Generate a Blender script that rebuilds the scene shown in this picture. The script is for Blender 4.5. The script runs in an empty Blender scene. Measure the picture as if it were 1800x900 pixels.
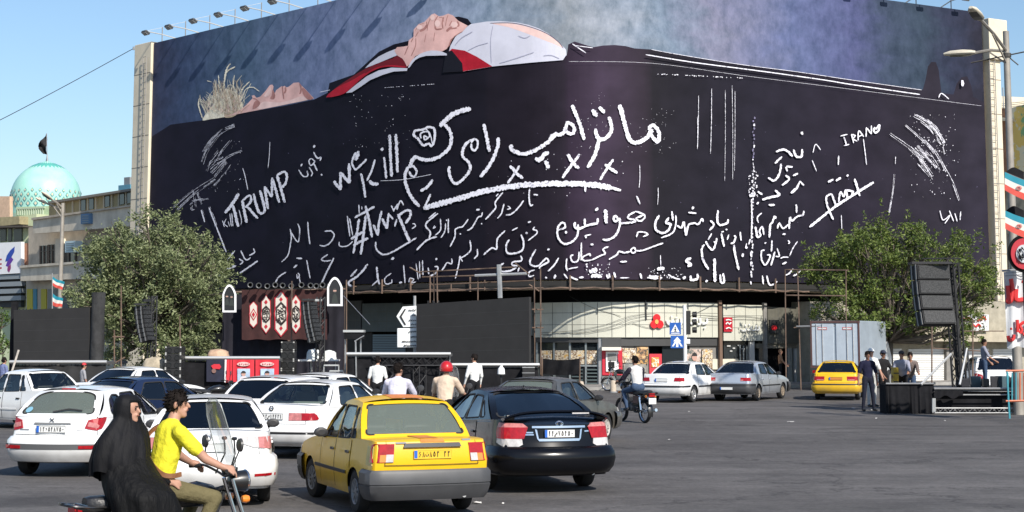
import bpy,bmesh,math,random
from math import radians as R,sin,cos,pi,sqrt,atan2
from mathutils import Vector,Matrix
random.seed(11)
SC = bpy.context.scene
COL = SC.collection

# ------------------------------------------------------------------ camera
FPX,CAMH,PITCH = 2900.0,2.25,math.atan(336/2900)
cam_d = bpy.data.cameras.new('camera'); cam = bpy.data.objects.new('camera',cam_d); COL.objects.link(cam)
cam.location = (0,0,CAMH); cam.rotation_euler = (R(90)+PITCH,0,0)
cam_d.sensor_width = 36; cam_d.lens = FPX/1800*36; cam_d.shift_y = -190/1800
cam_d.clip_start = .1; cam_d.clip_end = 5000
SC.camera = cam

# ------------------------------------------------------------------ light
SUN_DIR = Vector((.49*.79,-.872*.79,.613)).normalized()     # towards the sun
W = bpy.data.worlds.new('World'); SC.world = W; W.use_nodes = True
nt = W.node_tree
sky = nt.nodes.new('ShaderNodeTexSky'); sky.sky_type = 'NISHITA'; sky.sun_disc = False
sky.sun_elevation = math.asin(SUN_DIR.z); sky.sun_rotation = atan2(SUN_DIR.x,SUN_DIR.y)
sky.air_density = 1.2; sky.dust_density = .9; sky.ozone_density = 4.6; sky.altitude = 300
bg = nt.nodes['Background']; bg.inputs['Strength'].default_value = .10
nt.links.new(sky.outputs['Color'],bg.inputs['Color'])
sun_d = bpy.data.lights.new('sun','SUN'); sun_d.energy = 4.2; sun_d.angle = R(.55); sun_d.color = (1.0,.94,.85)
sun = bpy.data.objects.new('sun',sun_d); COL.objects.link(sun)
sun.rotation_euler = SUN_DIR.to_track_quat('Z','Y').to_euler(); sun.location = (40,-60,60)
SC.view_settings.view_transform = 'Standard'; SC.view_settings.look = 'None'
SC.view_settings.exposure = .52; SC.view_settings.gamma = 1
try: SC.cycles.max_bounces = 6; SC.cycles.transparent_max_bounces = 10
except Exception: pass

# ------------------------------------------------------------------ pixel helpers
CP,SP = cos(PITCH),sin(PITCH)
def ray(px,py):
    r,u = (px-900)/FPX,(260-py)/FPX
    return Vector((r,CP-u*SP,SP+u*CP))
def at(px,py,depth):
    d = ray(px,py); t = depth/d.y
    return Vector((d.x*t,depth,CAMH+d.z*t))
def gnd(px,py,z=.0):
    d = ray(px,py); t = (z-CAMH)/d.z
    return Vector((d.x*t,d.y*t,z))
def zat(py,depth): return at(900,py,depth).z
def xat(px,depth): return at(px,596,depth).x

# ------------------------------------------------------------------ object helpers
def tag(o,label=None,cat=None,group=None,kind=None):
    if label: o['label'] = label
    if cat: o['category'] = cat
    if group: o['group'] = group
    if kind: o['kind'] = kind
    return o
def thing(name,label,cat,loc=(0,0,0),rz=.0,group=None):
    o = bpy.data.objects.new(name,None); COL.objects.link(o)
    o.location = loc; o.rotation_euler = (0,0,rz); o.empty_display_size = .2
    return tag(o,label,cat,group)
def origin(o):
    v = Vector((0,0,0))
    while o is not None:
        v = v + o.location; o = o.parent
    return v
def copy_tree(o,parent=None):
    c = o.copy(); COL.objects.link(c); c.parent = parent
    for ch in list(o.children): copy_tree(ch,c)
    return c
class MB:
    def __init__(s): s.v = []; s.f = []; s.m = []; s.uv = None
    def add(s,vs,fs,m=0):
        b = len(s.v); s.v += [tuple(x) for x in vs]
        for q in fs: s.f.append(tuple(b+i for i in q)); s.m.append(m)
        return s
    def box(s,c,d,rz=.0,m=0,M=None):
        x,y,z = d[0]/2,d[1]/2,d[2]/2
        vs = [Vector((a*x,b*y,e*z)) for e in (-1,1) for b in (-1,1) for a in (-1,1)]
        if M is not None: vs = [M @ v for v in vs]
        if rz: q = Matrix.Rotation(rz,3,'Z'); vs = [q @ v for v in vs]
        c = Vector(c); vs = [v+c for v in vs]
        return s.add(vs,[(0,2,3,1),(4,5,7,6),(0,1,5,4),(2,6,7,3),(0,4,6,2),(1,3,7,5)],m)
    def beam(s,a,b,w,h=None,m=0):
        a,b = Vector(a),Vector(b); d = b-a; L = d.length
        M = d.to_track_quat('Y','Z').to_matrix()
        return s.box((a+b)/2,(w,L,h or w),M=M,m=m)
    def tube(s,pts,r,n=6,m=0,cap=True):
        pts = [Vector(p) for p in pts]
        rr = r if isinstance(r,(list,tuple)) else [r]*len(pts)
        vs,fs,prev = [],[],None
        for i,p in enumerate(pts):
            d = (pts[min(i+1,len(pts)-1)]-pts[max(i-1,0)])
            if d.length < 1e-9: d = Vector((0,0,1))
            d.normalize()
            if prev is None: x = d.orthogonal().normalized()
            else:
                x = prev-d*prev.dot(d)
                x = x.normalized() if x.length > 1e-6 else d.orthogonal().normalized()
            prev = x; y = d.cross(x)
            for k in range(n):
                a = 2*pi*k/n; vs.append(p+(x*cos(a)+y*sin(a))*rr[i])
        for i in range(len(pts)-1):
            for k in range(n):
                k2 = (k+1) % n; fs.append((i*n+k,i*n+k2,(i+1)*n+k2,(i+1)*n+k))
        if cap: fs.append(tuple(reversed(range(n)))); fs.append(tuple((len(pts)-1)*n+k for k in range(n)))
        return s.add(vs,fs,m)
    def prism(s,p2,z0,z1,m=0):
        n = len(p2); vs = [(x,y,z0) for x,y in p2]+[(x,y,z1) for x,y in p2]
        fs = [(i,(i+1) % n,n+(i+1) % n,n+i) for i in range(n)]+[tuple(reversed(range(n))),tuple(range(n,2*n))]
        return s.add(vs,fs,m)
    def lathe(s,prof,c=(0,0,0),n=16,m=0,axis='Z',cap=True):
        vs,fs = [],[]
        for r,z in prof:
            for k in range(n):
                a = 2*pi*k/n
                p = (r*cos(a),r*sin(a),z)
                if axis == 'X': p = (z,r*cos(a),r*sin(a))
                if axis == 'Y': p = (r*cos(a),z,-r*sin(a))
                vs.append((p[0]+c[0],p[1]+c[1],p[2]+c[2]))
        for i in range(len(prof)-1):
            for k in range(n):
                k2 = (k+1) % n; fs.append((i*n+k,i*n+k2,(i+1)*n+k2,(i+1)*n+k))
        if cap: fs.append(tuple(reversed(range(n)))); fs.append(tuple((len(prof)-1)*n+k for k in range(n)))
        return s.add(vs,fs,m)
    def grid(s,rows,m=0,closed=False):
        n = len(rows[0]); vs = [p for r in rows for p in r]; fs = []
        for i in range(len(rows)-1):
            for k in range(n if closed else n-1):
                k2 = (k+1) % n; fs.append((i*n+k,i*n+k2,(i+1)*n+k2,(i+1)*n+k))
        return s.add(vs,fs,m)
    def poly(s,pts,m=0): return s.add(pts,[tuple(range(len(pts)))],m)
    def build(s,name,mats,parent=None,smooth=False,label=None,cat=None,group=None,kind=None,world=True,auto=None,bevel=0):
        me = bpy.data.meshes.new(name)
        o0 = origin(parent) if (parent is not None and world) else Vector((0,0,0))
        me.from_pydata([tuple(Vector(v)-o0) for v in s.v],[],s.f)
        if not isinstance(mats,(list,tuple)): mats = [mats]
        for x in mats: me.materials.append(x)
        for p,k in zip(me.polygons,s.m): p.material_index = min(k,len(mats)-1)
        bm = bmesh.new(); bm.from_mesh(me)
        if auto != 'keep': bmesh.ops.recalc_face_normals(bm,faces=bm.faces)
        bm.to_mesh(me); bm.free()
        if smooth:
            for p in me.polygons: p.use_smooth = True
            if smooth is not True: me.set_sharp_from_angle(angle=R(smooth))
        o = bpy.data.objects.new(name,me); COL.objects.link(o)
        if parent is not None: o.parent = parent
        if bevel:
            b = o.modifiers.new('bevel','BEVEL'); b.width = bevel; b.segments = 2; b.limit_method = 'ANGLE'; b.angle_limit = R(40)
        return tag(o,label,cat,group,kind)
def crom(pts,n=5,closed=False):
    P = [Vector(p) for p in pts]
    if len(P) < 3: return P
    out = []
    N = len(P)
    for i in range(N if closed else N-1):
        p0 = P[i-1] if (i > 0 or closed) else P[i]; p1 = P[i]; p2 = P[(i+1) % N]
        p3 = P[(i+2) % N] if (i+2 < N or closed) else p2
        for k in range(n):
            t = k/n
            out.append(.5*((2*p1)+(p2-p0)*t+(2*p0-5*p1+4*p2-p3)*t*t+(3*p1-p0-3*p2+p3)*t**3))
    if not closed: out.append(P[-1])
    return out

# ------------------------------------------------------------------ materials
MATS = {}
def srgb(r,g,b):
    f = lambda c: (c/255/12.92) if c/255 <= .04045 else ((c/255+.055)/1.055)**2.4
    return (f(r),f(g),f(b))
def mat(name,col,rough=.6,metal=.0,spec=.5,var=.0,scale=3.0,bump=.0,bscale=20.0,coat=.0,col2=None,stretch=None,emit=0):
    if name in MATS: return MATS[name]
    m = bpy.data.materials.new(name); m.use_nodes = True; MATS[name] = m
    t = m.node_tree; b = t.nodes['Principled BSDF']
    b.inputs['Base Color'].default_value = (*col,1); b.inputs['Roughness'].default_value = rough
    b.inputs['Metallic'].default_value = metal; b.inputs['Specular IOR Level'].default_value = spec
    if coat: b.inputs['Coat Weight'].default_value = coat; b.inputs['Coat Roughness'].default_value = .04
    if emit: b.inputs['Emission Color'].default_value = (*col,1); b.inputs['Emission Strength'].default_value = emit
    if var or bump or col2:
        tc = t.nodes.new('ShaderNodeTexCoord'); src = tc.outputs['Object']
        if stretch:
            mp = t.nodes.new('ShaderNodeMapping'); mp.inputs['Scale'].default_value = stretch
            t.links.new(src,mp.inputs['Vector']); src = mp.outputs['Vector']
    if var or col2:
        n = t.nodes.new('ShaderNodeTexNoise'); n.inputs['Scale'].default_value = scale; n.inputs['Detail'].default_value = 7; n.inputs['Roughness'].default_value = .65
        t.links.new(src,n.inputs['Vector'])
        r = t.nodes.new('ShaderNodeValToRGB'); r.color_ramp.elements[0].position = .3; r.color_ramp.elements[1].position = .7
        if col2: a,c = col,col2
        else: a = tuple(x*(1-var) for x in col); c = tuple(min(1,x*(1+var)) for x in col)
        r.color_ramp.elements[0].color = (*a,1); r.color_ramp.elements[1].color = (*c,1)
        t.links.new(n.outputs['Fac'],r.inputs['Fac']); t.links.new(r.outputs['Color'],b.inputs['Base Color'])
    if bump:
        n2 = t.nodes.new('ShaderNodeTexNoise'); n2.inputs['Scale'].default_value = bscale; n2.inputs['Detail'].default_value = 5
        t.links.new(src,n2.inputs['Vector'])
        bp = t.nodes.new('ShaderNodeBump'); bp.inputs['Strength'].default_value = bump; bp.inputs['Distance'].default_value = .05
        t.links.new(n2.outputs['Fac'],bp.inputs['Height']); t.links.new(bp.outputs['Normal'],b.inputs['Normal'])
    return m
M_cream = mat('cream_wall',(.62,.54,.40),.85,var=.14,scale=1.4)
M_black = mat('black_cloth',(.012,.012,.014),.9,spec=.15,var=.4,scale=2.5,bump=.7,bscale=2.2)
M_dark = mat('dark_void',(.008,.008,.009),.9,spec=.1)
M_rust = mat('rusty_pipe',(.135,.090,.066),.8,var=.6,scale=2.0)
M_steel = mat('galvanised_steel',(.42,.42,.42),.45,metal=.6,var=.2,scale=3)
M_white = mat('white_paint',(.78,.78,.77),.55,var=.05,scale=3)
M_grey = mat('grey_paint',(.24,.25,.26),.6,var=.12,scale=2)
# ------------------------------------------------------------------ ground
def asphalt():
    m = bpy.data.materials.new('asphalt'); m.use_nodes = True
    t = m.node_tree; b = t.nodes['Principled BSDF']
    tc = t.nodes.new('ShaderNodeTexCoord')
    def noise(sc,det=6,st=(1,1,1)):
        mp = t.nodes.new('ShaderNodeMapping'); mp.inputs['Scale'].default_value = st
        t.links.new(tc.outputs['Object'],mp.inputs['Vector'])
        n = t.nodes.new('ShaderNodeTexNoise'); n.inputs['Scale'].default_value = sc; n.inputs['Detail'].default_value = det; n.inputs['Roughness'].default_value = .65
        t.links.new(mp.outputs['Vector'],n.inputs['Vector']); return n
    def ramp(n,p0,c0,p1,c1):
        r = t.nodes.new('ShaderNodeValToRGB'); r.color_ramp.elements[0].position = p0; r.color_ramp.elements[1].position = p1
        r.color_ramp.elements[0].color = (*c0,1); r.color_ramp.elements[1].color = (*c1,1)
        t.links.new(n.outputs['Fac'],r.inputs['Fac']); return r
    def mix(kind,f,a,c):
        x = t.nodes.new('ShaderNodeMix'); x.data_type = 'RGBA'; x.blend_type = kind
        if isinstance(f,float): x.inputs[0].default_value = f
        else: t.links.new(f,x.inputs[0])
        t.links.new(a,x.inputs[6]); t.links.new(c,x.inputs[7]); return x.outputs[2]
    base = ramp(noise(.35,8),.3,(.092,.086,.082),.7,(.150,.141,.135)).outputs['Color']
    streak = ramp(noise(.6,5,(.12,1.4,1)),.35,(.62,.61,.62),.65,(1.08,1.07,1.07)).outputs['Color']
    base = mix('MULTIPLY',.75,base,streak)
    grain = ramp(noise(17,5),.3,(.66,.66,.66),.72,(1.32,1.32,1.32)).outputs['Color']
    base = mix('MULTIPLY',.8,base,grain)
    oil = ramp(noise(.55,7),.52,(1,1,1),.68,(.55,.55,.56)).outputs['Color']
    base = mix('MULTIPLY',.7,base,oil)
    fine = ramp(noise(4.5,6),.35,(.8,.8,.8),.66,(1.16,1.16,1.16)).outputs['Color']
    base = mix('MULTIPLY',.8,base,fine)
    vc = t.nodes.new('ShaderNodeTexVoronoi'); vc.inputs['Scale'].default_value = .11; t.links.new(tc.outputs['Object'],vc.inputs['Vector'])
    sp = t.nodes.new('ShaderNodeSeparateColor'); t.links.new(vc.outputs['Color'],sp.inputs[0]); mr = t.nodes.new('ShaderNodeMapRange'); mr.inputs['To Min'].default_value = .84; mr.inputs['To Max'].default_value = 1.1; t.links.new(sp.outputs[0],mr.inputs['Value'])
    cb_ = t.nodes.new('ShaderNodeCombineColor'); [t.links.new(mr.outputs[0],cb_.inputs[k]) for k in range(3)]; base = mix('MULTIPLY',.8,base,cb_.outputs[0])
    # cracks and patch seams
    v = t.nodes.new('ShaderNodeTexVoronoi'); v.feature = 'DISTANCE_TO_EDGE'; v.inputs['Scale'].default_value = .14
    nz = noise(1.3,6); add = t.nodes.new('ShaderNodeVectorMath'); add.operation = 'ADD'
    sc = t.nodes.new('ShaderNodeVectorMath'); sc.operation = 'SCALE'; sc.inputs['Scale'].default_value = 1.6
    t.links.new(nz.outputs['Color'],sc.inputs[0]); t.links.new(tc.outputs['Object'],add.inputs[0]); t.links.new(sc.outputs[0],add.inputs[1])
    t.links.new(add.outputs[0],v.inputs['Vector'])
    r = t.nodes.new('ShaderNodeValToRGB'); r.color_ramp.elements[0].position = .0; r.color_ramp.elements[1].position = .006
    r.color_ramp.elements[0].color = (.3,.3,.3,1); r.color_ramp.elements[1].color = (1,1,1,1)
    t.links.new(v.outputs['Distance'],r.inputs['Fac'])
    base = mix('MULTIPLY',.8,base,r.outputs['Color'])
    t.links.new(base,b.inputs['Base Color'])
    b.inputs['Roughness'].default_value = .82; b.inputs['Specular IOR Level'].default_value = .35
    bp = t.nodes.new('ShaderNodeBump'); bp.inputs['Strength'].default_value = .5; bp.inputs['Distance'].default_value = .02
    t.links.new(noise(45,4).outputs['Fac'],bp.inputs['Height']); t.links.new(bp.outputs['Normal'],b.inputs['Normal'])
    return m
g = MB(); g.add([(-900,-200,0),(900,-200,0),(900,2500,0),(-900,2500,0)],[(0,1,2,3)])
g.build('road',asphalt(),kind='structure')

# ------------------------------------------------------------------ the curved facade
FAC = crom([(-27.4,104.2,0),(-21.4,98.0,0),(-16,92.4,0),(-10.5,86.8,0),(-8.8,85.0,0),(-4.8,81.2,0),(-1.1,78.7,0),(2.65,77.2,0),(6.7,77.8,0),(10.5,79.8,0),(14.2,82.2,0),(18.8,84.9,0),(25.4,88.7,0),(31,92.0,0)],14)
UPIV = 46.0
FARC = [.0]
for a,b in zip(FAC,FAC[1:]): FARC.append(FARC[-1]+(b-a).length)
def fac(u,off=.0,z=.0):
    if off < -.55:                                                # extra setback towards the left, shaped to deepen the hoarding's shadow on the fascia
        e = max(.0,min(1.0,(UPIV-u)/9.0)); off -= 1.9*e*e*(3-2*e)
    u = max(0,min(FARC[-1]-1e-4,u)); i = 0
    lo,hi = 0,len(FARC)-1
    while hi-lo > 1:
        mid = (lo+hi)//2
        if FARC[mid] <= u: lo = mid
        else: hi = mid
    t = (u-FARC[lo])/(FARC[lo+1]-FARC[lo]); p = FAC[lo].lerp(FAC[lo+1],t)
    a,b = FAC[max(lo-3,0)],FAC[min(lo+4,len(FAC)-1)]
    d = (b-a).normalized(); n = Vector((d.y,-d.x,0))
    return Vector((p.x,p.y,z))+n*off
def fnormal(u):
    a = fac(u); b = fac(u,1.0); return (b-a).normalized()
def u_of(px,off=.0,py=596):
    s = ray(px,py); s = s.x/s.y
    lo,hi = .0,FARC[-1]
    for _ in range(40):
        mid = (lo+hi)/2; p = fac(mid,off)
        if p.x-s*p.y < 0: lo = mid
        else: hi = mid
    return lo
def hit(px,py,off=.0):
    u = u_of(px,off,py); p = fac(u,off); d = ray(px,py); t = p.y/d.y
    return Vector((p.x,p.y,CAMH+d.z*t))
UPIV = u_of(1128); UL,UR = u_of(257.5),u_of(1744)
ZT,ZB = 20.0,5.02
def strip(mb,u0,u1,z0,z1,off,m=0,n=None,thick=.0):
    n = n or max(1,int((u1-u0)/.8))
    us = [u0+(u1-u0)*i/n for i in range(n+1)]
    if thick:
        rows = [[fac(u,off,z0),fac(u,off,z1),fac(u,off-thick,z1),fac(u,off-thick,z0)] for u in us]
        b = len(mb.v); mb.grid(rows,m,closed=True)
        mb.f.append(tuple(b+k for k in (3,2,1,0))); mb.m.append(m)
        mb.f.append(tuple(b+4*n+k for k in (0,1,2,3))); mb.m.append(m)
    else:
        mb.grid([[fac(u,off,z0),fac(u,off,z1)] for u in us],m)
    return mb
def fbox(mb,u,z0,z1,w,off,thick,m=0):
    return strip(mb,u-w/2,u+w/2,z0,z1,off,m,n=max(1,int(w/1.2)),thick=thick)

# pavement with a kerb along the facade
kerb = MB(); strip(kerb,.2,FARC[-1]-.2,.0,.14,3.6,thick=.3)
kerb.build('kerb',mat('kerb_stone',(.30,.29,.27),.85,var=.25,scale=2),kind='structure')
pv = MB(); n = 60
pv.grid([[fac(FARC[-1]*i/n,3.3,.13),fac(FARC[-1]*i/n,-1.4,.13)] for i in range(n+1)])
pv.build('pavement',mat('paving',(.24,.225,.205),.85,var=.3,scale=1.2,bump=.2),kind='structure')

# ------------------------------------------------------------------ corner building under the billboard
bld = thing('corner_building','curved corner building with shops and bank under the giant hoarding','building',fac(u_of(1000),-1,0))
OFS = -.85                                                        # facade set back under the hoarding
w = MB(); strip(w,UL-1.2,UR+.9,4.55,ZT-.5,-.5,0)
top = [fac(UL-1.2+(UR-UL+2.1)*i/50,-.5,ZT-.5) for i in range(51)]
w.poly(top+[Vector((24,112,ZT-.5)),Vector((-14,116,ZT-.5))])
a = fac(UR+.9,-.5); w.add([(a.x,a.y,0),(a.x,a.y,ZT-.5),(24,112,ZT-.5),(24,112,0)],[(0,1,2,3)])
a = fac(UL-1.2,-.5); w.add([(a.x,a.y,0),(a.x,a.y,ZT-.5),(-14,116,ZT-.5),(-14,116,0)],[(0,1,2,3)])
w.build('wall',M_cream,bld)
# cream end piers with joints and a ladder
M_pier = mat('pier_render',(.66,.585,.45),.85,var=.1,scale=1.2)
p = MB(); strip(p,UL-1.95,UL-.06,0,ZT+.1,.15,n=1,thick=1.4)
p.build('pier',M_pier,bld,bevel=.03)
p = MB(); strip(p,UR+.28,UR+1.12,0,ZT-.3,.2,n=1,thick=1.6)
p.build('pier',M_pier,bld,bevel=.03)
p = MB(); strip(p,UR+.1,UR+1.5,ZT-2.6,ZT-.35,.42,n=1,thick=2.0)
p.build('pier_head',M_pier,bld,bevel=.03)
j = MB()
for k in range(9): strip(j,UL-1.93,UL-.08,3+k*1.9,3.035+k*1.9,.158,n=1)
for k in range(8): strip(j,UR+.3,UR+1.1,3+k*1.9,3.035+k*1.9,.208,n=1)
j.build('joint',mat('joint_grey',(.16,.14,.12),.9),bld)
for u,o in ((UL-.5,.3),(UR+.36,.32)):
    l = MB()
    for s in (-.2,.2): l.tube([fac(u+s,o,3),fac(u+s,o,ZT-.8)],.025,5)
    for k in range(42): l.tube([fac(u-.2,o,3.2+k*.39),fac(u+.2,o,3.2+k*.39)],.018,4)
    l.build('ladder',mat('ladder_steel',(.30,.28,.26),.6,metal=.3),bld)
# ground floor: dark recess, fascia panels, shopfronts
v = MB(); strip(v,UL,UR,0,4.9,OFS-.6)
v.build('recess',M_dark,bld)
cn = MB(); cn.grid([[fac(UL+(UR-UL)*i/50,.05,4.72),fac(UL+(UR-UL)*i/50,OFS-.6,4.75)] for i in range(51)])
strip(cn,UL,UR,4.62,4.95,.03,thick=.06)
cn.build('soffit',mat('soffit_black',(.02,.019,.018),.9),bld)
M_panel = mat('fascia_panel',(.52,.515,.435),.5,var=.06,scale=1.5)
M_joint = mat('panel_joint',(.10,.10,.09),.9)
def fascia(px0,px1,y0,y1,m,jm=M_joint,step=.72,nm='fascia'):
    u0,u1 = u_of(px0,OFS),u_of(px1,OFS); ym = (px0+px1)/2
    d = fac((u0+u1)/2,OFS).y
    z1,z0 = zat(y0,d),zat(y1,d)
    f = MB(); strip(f,u0,u1,z0,z1,OFS,thick=.15); f.build(nm,m,bld)
    q = MB(); k = u0+step
    while k < u1: strip(q,k-.012,k+.012,z0+.02,z1-.02,OFS+.004,n=1); k += step
    for zz in (z0+(z1-z0)*.36,z0+(z1-z0)*.70): strip(q,u0,u1,zz-.01,zz+.01,OFS+.004)
    q.build('panel_seam',jm,bld)
    return u0,u1,z0,z1
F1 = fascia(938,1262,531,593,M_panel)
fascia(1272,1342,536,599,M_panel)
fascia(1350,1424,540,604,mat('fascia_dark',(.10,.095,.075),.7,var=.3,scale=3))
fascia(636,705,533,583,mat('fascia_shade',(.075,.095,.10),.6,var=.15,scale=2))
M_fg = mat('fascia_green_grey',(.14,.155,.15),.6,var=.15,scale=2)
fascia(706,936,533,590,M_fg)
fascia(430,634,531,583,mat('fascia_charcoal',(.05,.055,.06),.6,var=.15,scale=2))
# pillars between shops (dark) and lower facade
M_stone = mat('shop_stone',(.20,.19,.175),.7,var=.25,scale=2.0)
def onfac(px0,px1,y0,y1,m,nm,off=OFS,thick=.12,parent=bld,bevel=0):
    u0,u1 = u_of(px0,off),u_of(px1,off); d = fac((u0+u1)/2,off).y
    b = MB(); strip(b,u0,u1,max(.132,zat(y1,d)),zat(y0,d),off,thick=thick)
    return b.build(nm,m,parent,bevel=bevel)
onfac(1265,1270,528,690,mat('brown_post',(.16,.10,.07),.7),'pillar',OFS+.1)
onfac(1343,1349,532,690,M_stone,'pillar',OFS+.08)
onfac(1091,1140,594,690,M_stone,'wall',OFS-.2)
onfac(1212,1262,594,690,M_stone,'wall',OFS-.22)
onfac(1052,1058,594,690,M_steel,'pillar',OFS-.1)
onfac(940,1052,594,602,mat('lintel_dark',(.05,.05,.05),.6),'lintel',OFS-.1)
onfac(1092,1262,594,608,mat('lintel_dark',(.05,.05,.05)),'lintel',OFS-.1)
# bank glazing: frames, panes and posters behind the lower panes
M_glass = mat('shop_glass',(.02,.025,.028),.08,spec=.9)
onfac(942,1052,603,690,M_glass,'shop_glazing',OFS-.3)
M_alu = mat('aluminium',(.30,.33,.33),.45,metal=.4)
for x in (942,972,1000,1028,1050): onfac(x,x+3.2,602,690,M_alu,'mullion',OFS-.22)
onfac(942,1052,641,644,M_alu,'transom',OFS-.225)
for x in (1005,1031):
    for k in range(7): onfac(x,x+19,649+k*6,651+k*6,mat('grille_grey',(.11,.14,.14),.5,metal=.3),'window_bar',OFS-.2)
def splat(name,cols,scale):
    if name in MATS: return MATS[name]
    m = mat(name,cols[0],.5,col2=cols[1],scale=scale)
    r = [n for n in m.node_tree.nodes if n.type == 'VALTORGB'][0]; r.color_ramp.interpolation = 'CONSTANT'
    r.color_ramp.elements[0].position = .0; r.color_ramp.elements[1].position = .42
    for i,c in enumerate(cols[2:]):
        e = r.color_ramp.elements.new(.5+.08*i); e.color = (*c,1)
    return m
M_post1 = splat('notice_poster',[(.55,.33,.10),(.62,.55,.42),(.20,.12,.06),(.66,.62,.55)],5)
M_post2 = splat('portrait_poster',[(.13,.16,.14),(.10,.12,.11),(.50,.38,.32),(.6,.58,.55)],2.3)
for x0,x1 in ((950,970),(975,999),(1003,1027),(1031,1049)): onfac(x0,x1,616,640,M_post1,'poster',OFS-.24,.03)
onfac(1094,1120,612,638,M_post1,'poster',OFS-.12,.03)
onfac(1118,1139,610,640,splat('portrait_tan',[(.45,.25,.08),(.06,.05,.04),(.35,.2,.1),(.6,.4,.2)],3),'poster',OFS-.12,.03)
onfac(1096,1135,640,664,mat('notice_grey',(.25,.24,.21),.6,var=.5,scale=5),'poster',OFS-.12,.03)
onfac(1141,1163,622,676,mat('red_poster',(.50,.035,.05),.5),'poster',OFS-.12,.03)
onfac(1145,1158,628,645,splat('red_poster_panel',[(.6,.3,.07),(.7,.66,.6),(.6,.25,.05)],4),'poster_panel',OFS-.085,.02)
onfac(1164,1204,604,690,M_glass,'shop_glazing',OFS-.3)
onfac(1207,1232,614,680,M_post2,'poster',OFS-.13,.03)
onfac(1234,1252,614,676,M_post1,'poster',OFS-.13,.03)
# portrait on the poster: head and shoulders
pt = MB(); d = fac(u_of(1219,OFS),OFS).y; c0 = hit(1221,624,OFS-.09); hd = []
for k in range(14): hd.append(hit(1221+4.6*cos(2*pi*k/14),628+6.5*sin(2*pi*k/14),OFS-.09))
pt.poly(hd,0); pt.poly([hit(x,y,OFS-.092) for x,y in ((1212,652),(1213,641),(1218,636),(1224,636),(1229,641),(1230,652))],1)
pt.poly([hit(1221+4.9*cos(pi+pi*k/8),626+6.2*sin(pi+pi*k/8),OFS-.085) for k in range(9)],2)
pt.build('portrait',[mat('print_skin',(.5,.3,.24),.5),mat('print_white',(.6,.6,.58),.5),mat('print_hair',(.03,.03,.03),.5)],bld)
# second shop right of the bank
onfac(1272,1342,600,640,M_glass,'shop_glazing',OFS-.3)
for x,y,w_ in ((1278,607,6),(1288,611,4),(1297,606,5),(1283,616,4),(1304,612,5)): onfac(x,x+w_,y,y+2.2,mat('display_goods',(.5,.5,.48),.6),'display_item',OFS-.22,.05)
onfac(1252,1297,631,649,mat('cream_board',(.62,.58,.47),.7,var=.1),'stall_riser',OFS-.1)
onfac(1252,1297,649,690,M_stone,'wall',OFS-.2)
onfac(1298,1316,606,690,mat('door_black',(.012,.012,.013),.4),'door',OFS-.24)
for x in (1300,1306,1312): onfac(x,x+1.6,608,688,M_alu,'door_bar',OFS-.18,.04)
onfac(1318,1326,600,690,mat('shop_white_post',(.5,.5,.48),.6),'pillar',OFS-.1)
onfac(1384,1392,606,690,M_alu,'pillar',OFS-.1)
onfac(1396,1404,606,690,mat('shop_white_post',(.5,.5,.48)),'pillar',OFS-.15)
onfac(1330,1424,604,612,mat('lintel_tan',(.18,.165,.13),.7,var=.2),'lintel',OFS-.1)
# shutters and grey window behind the stage
M_shut = mat('roller_shutter',(.17,.23,.27),.5,metal=.3)
for k in range(10): onfac(655,712,588+k*4.2,591+k*4.2,M_shut,'shutter_slat',OFS-.2,.06)
onfac(655,712,588,632,mat('shutter_back',(.08,.11,.13),.6),'shutter',OFS-.27,.05)
# a dark lower facade behind the stage on the left
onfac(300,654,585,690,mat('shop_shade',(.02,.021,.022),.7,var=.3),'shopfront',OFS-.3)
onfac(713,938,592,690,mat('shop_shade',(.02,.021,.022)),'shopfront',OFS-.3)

# scaffold pipe rail under the hoarding, on posts
rail = thing('pipe_rail','long rusty scaffold pipe running below the lower edge of the hoarding','pipe',fac(u_of(1000),.9,4.3))
r = MB(); r.tube([fac(u_of(612)+ (u_of(1420)-u_of(612))*i/70,.16+.03*sin(i*.9),4.60+.03*sin(i*1.7)) for i in range(71)],.042,6)
r.build('pipe',M_rust,rail)
for px in (626,676,726,830,1003,1076,1157,1228,1296,1360):
    q = MB(); u = u_of(px); q.tube([fac(u,.2,4.5),fac(u,.2,5.2)],.045,6); q.tube([fac(u,.2,4.9),fac(u,.01,4.9)],.03,5)
    q.build('post',M_rust,rail)

# ------------------------------------------------------------------ left street: cream block, pale corner house, mosque
def plane_pt(px,py,A,B):                    # a point of the vertical plane through A-B (plan view)
    d = ray(px,py); ax,ay = A; bx,by = B
    nx,ny = by-ay,-(bx-ax)
    t = (nx*ax+ny*ay)/(nx*d.x+ny*d.y)
    return Vector((d.x*t,d.y*t,CAMH+d.z*t))
def shift(p,off,n): return Vector((p[0]+n[0]*off,p[1]+n[1]*off,p[2]))
class Wall:
    def __init__(s,pxa,da,pxb,db):
        a,b = at(pxa,596,da),at(pxb,596,db); s.A = (a.x,a.y); s.B = (b.x,b.y)
        d = Vector((b.x-a.x,b.y-a.y,0)).normalized(); s.n = Vector((d.y,-d.x,0))
        if s.n.x*s.A[0]+s.n.y*s.A[1] > 0: s.n = -s.n
    def p(s,x,y,off=0): return plane_pt(x,y,(s.A[0]+s.n.x*off,s.A[1]+s.n.y*off),(s.B[0]+s.n.x*off,s.B[1]+s.n.y*off))
    def slab(s,mb,quad,off=.0,thick=.2,m=0):
        f = [s.p(x,y,off) for x,y in quad]; b = [q-s.n*thick for q in f]; n = len(f)
        return mb.add(f+b,[tuple(range(n)),tuple(reversed(range(n,2*n)))]+[(i,n+i,n+(i+1) % n,(i+1) % n) for i in range(n)],m)
LW = Wall(34,118,236,105)
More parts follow.
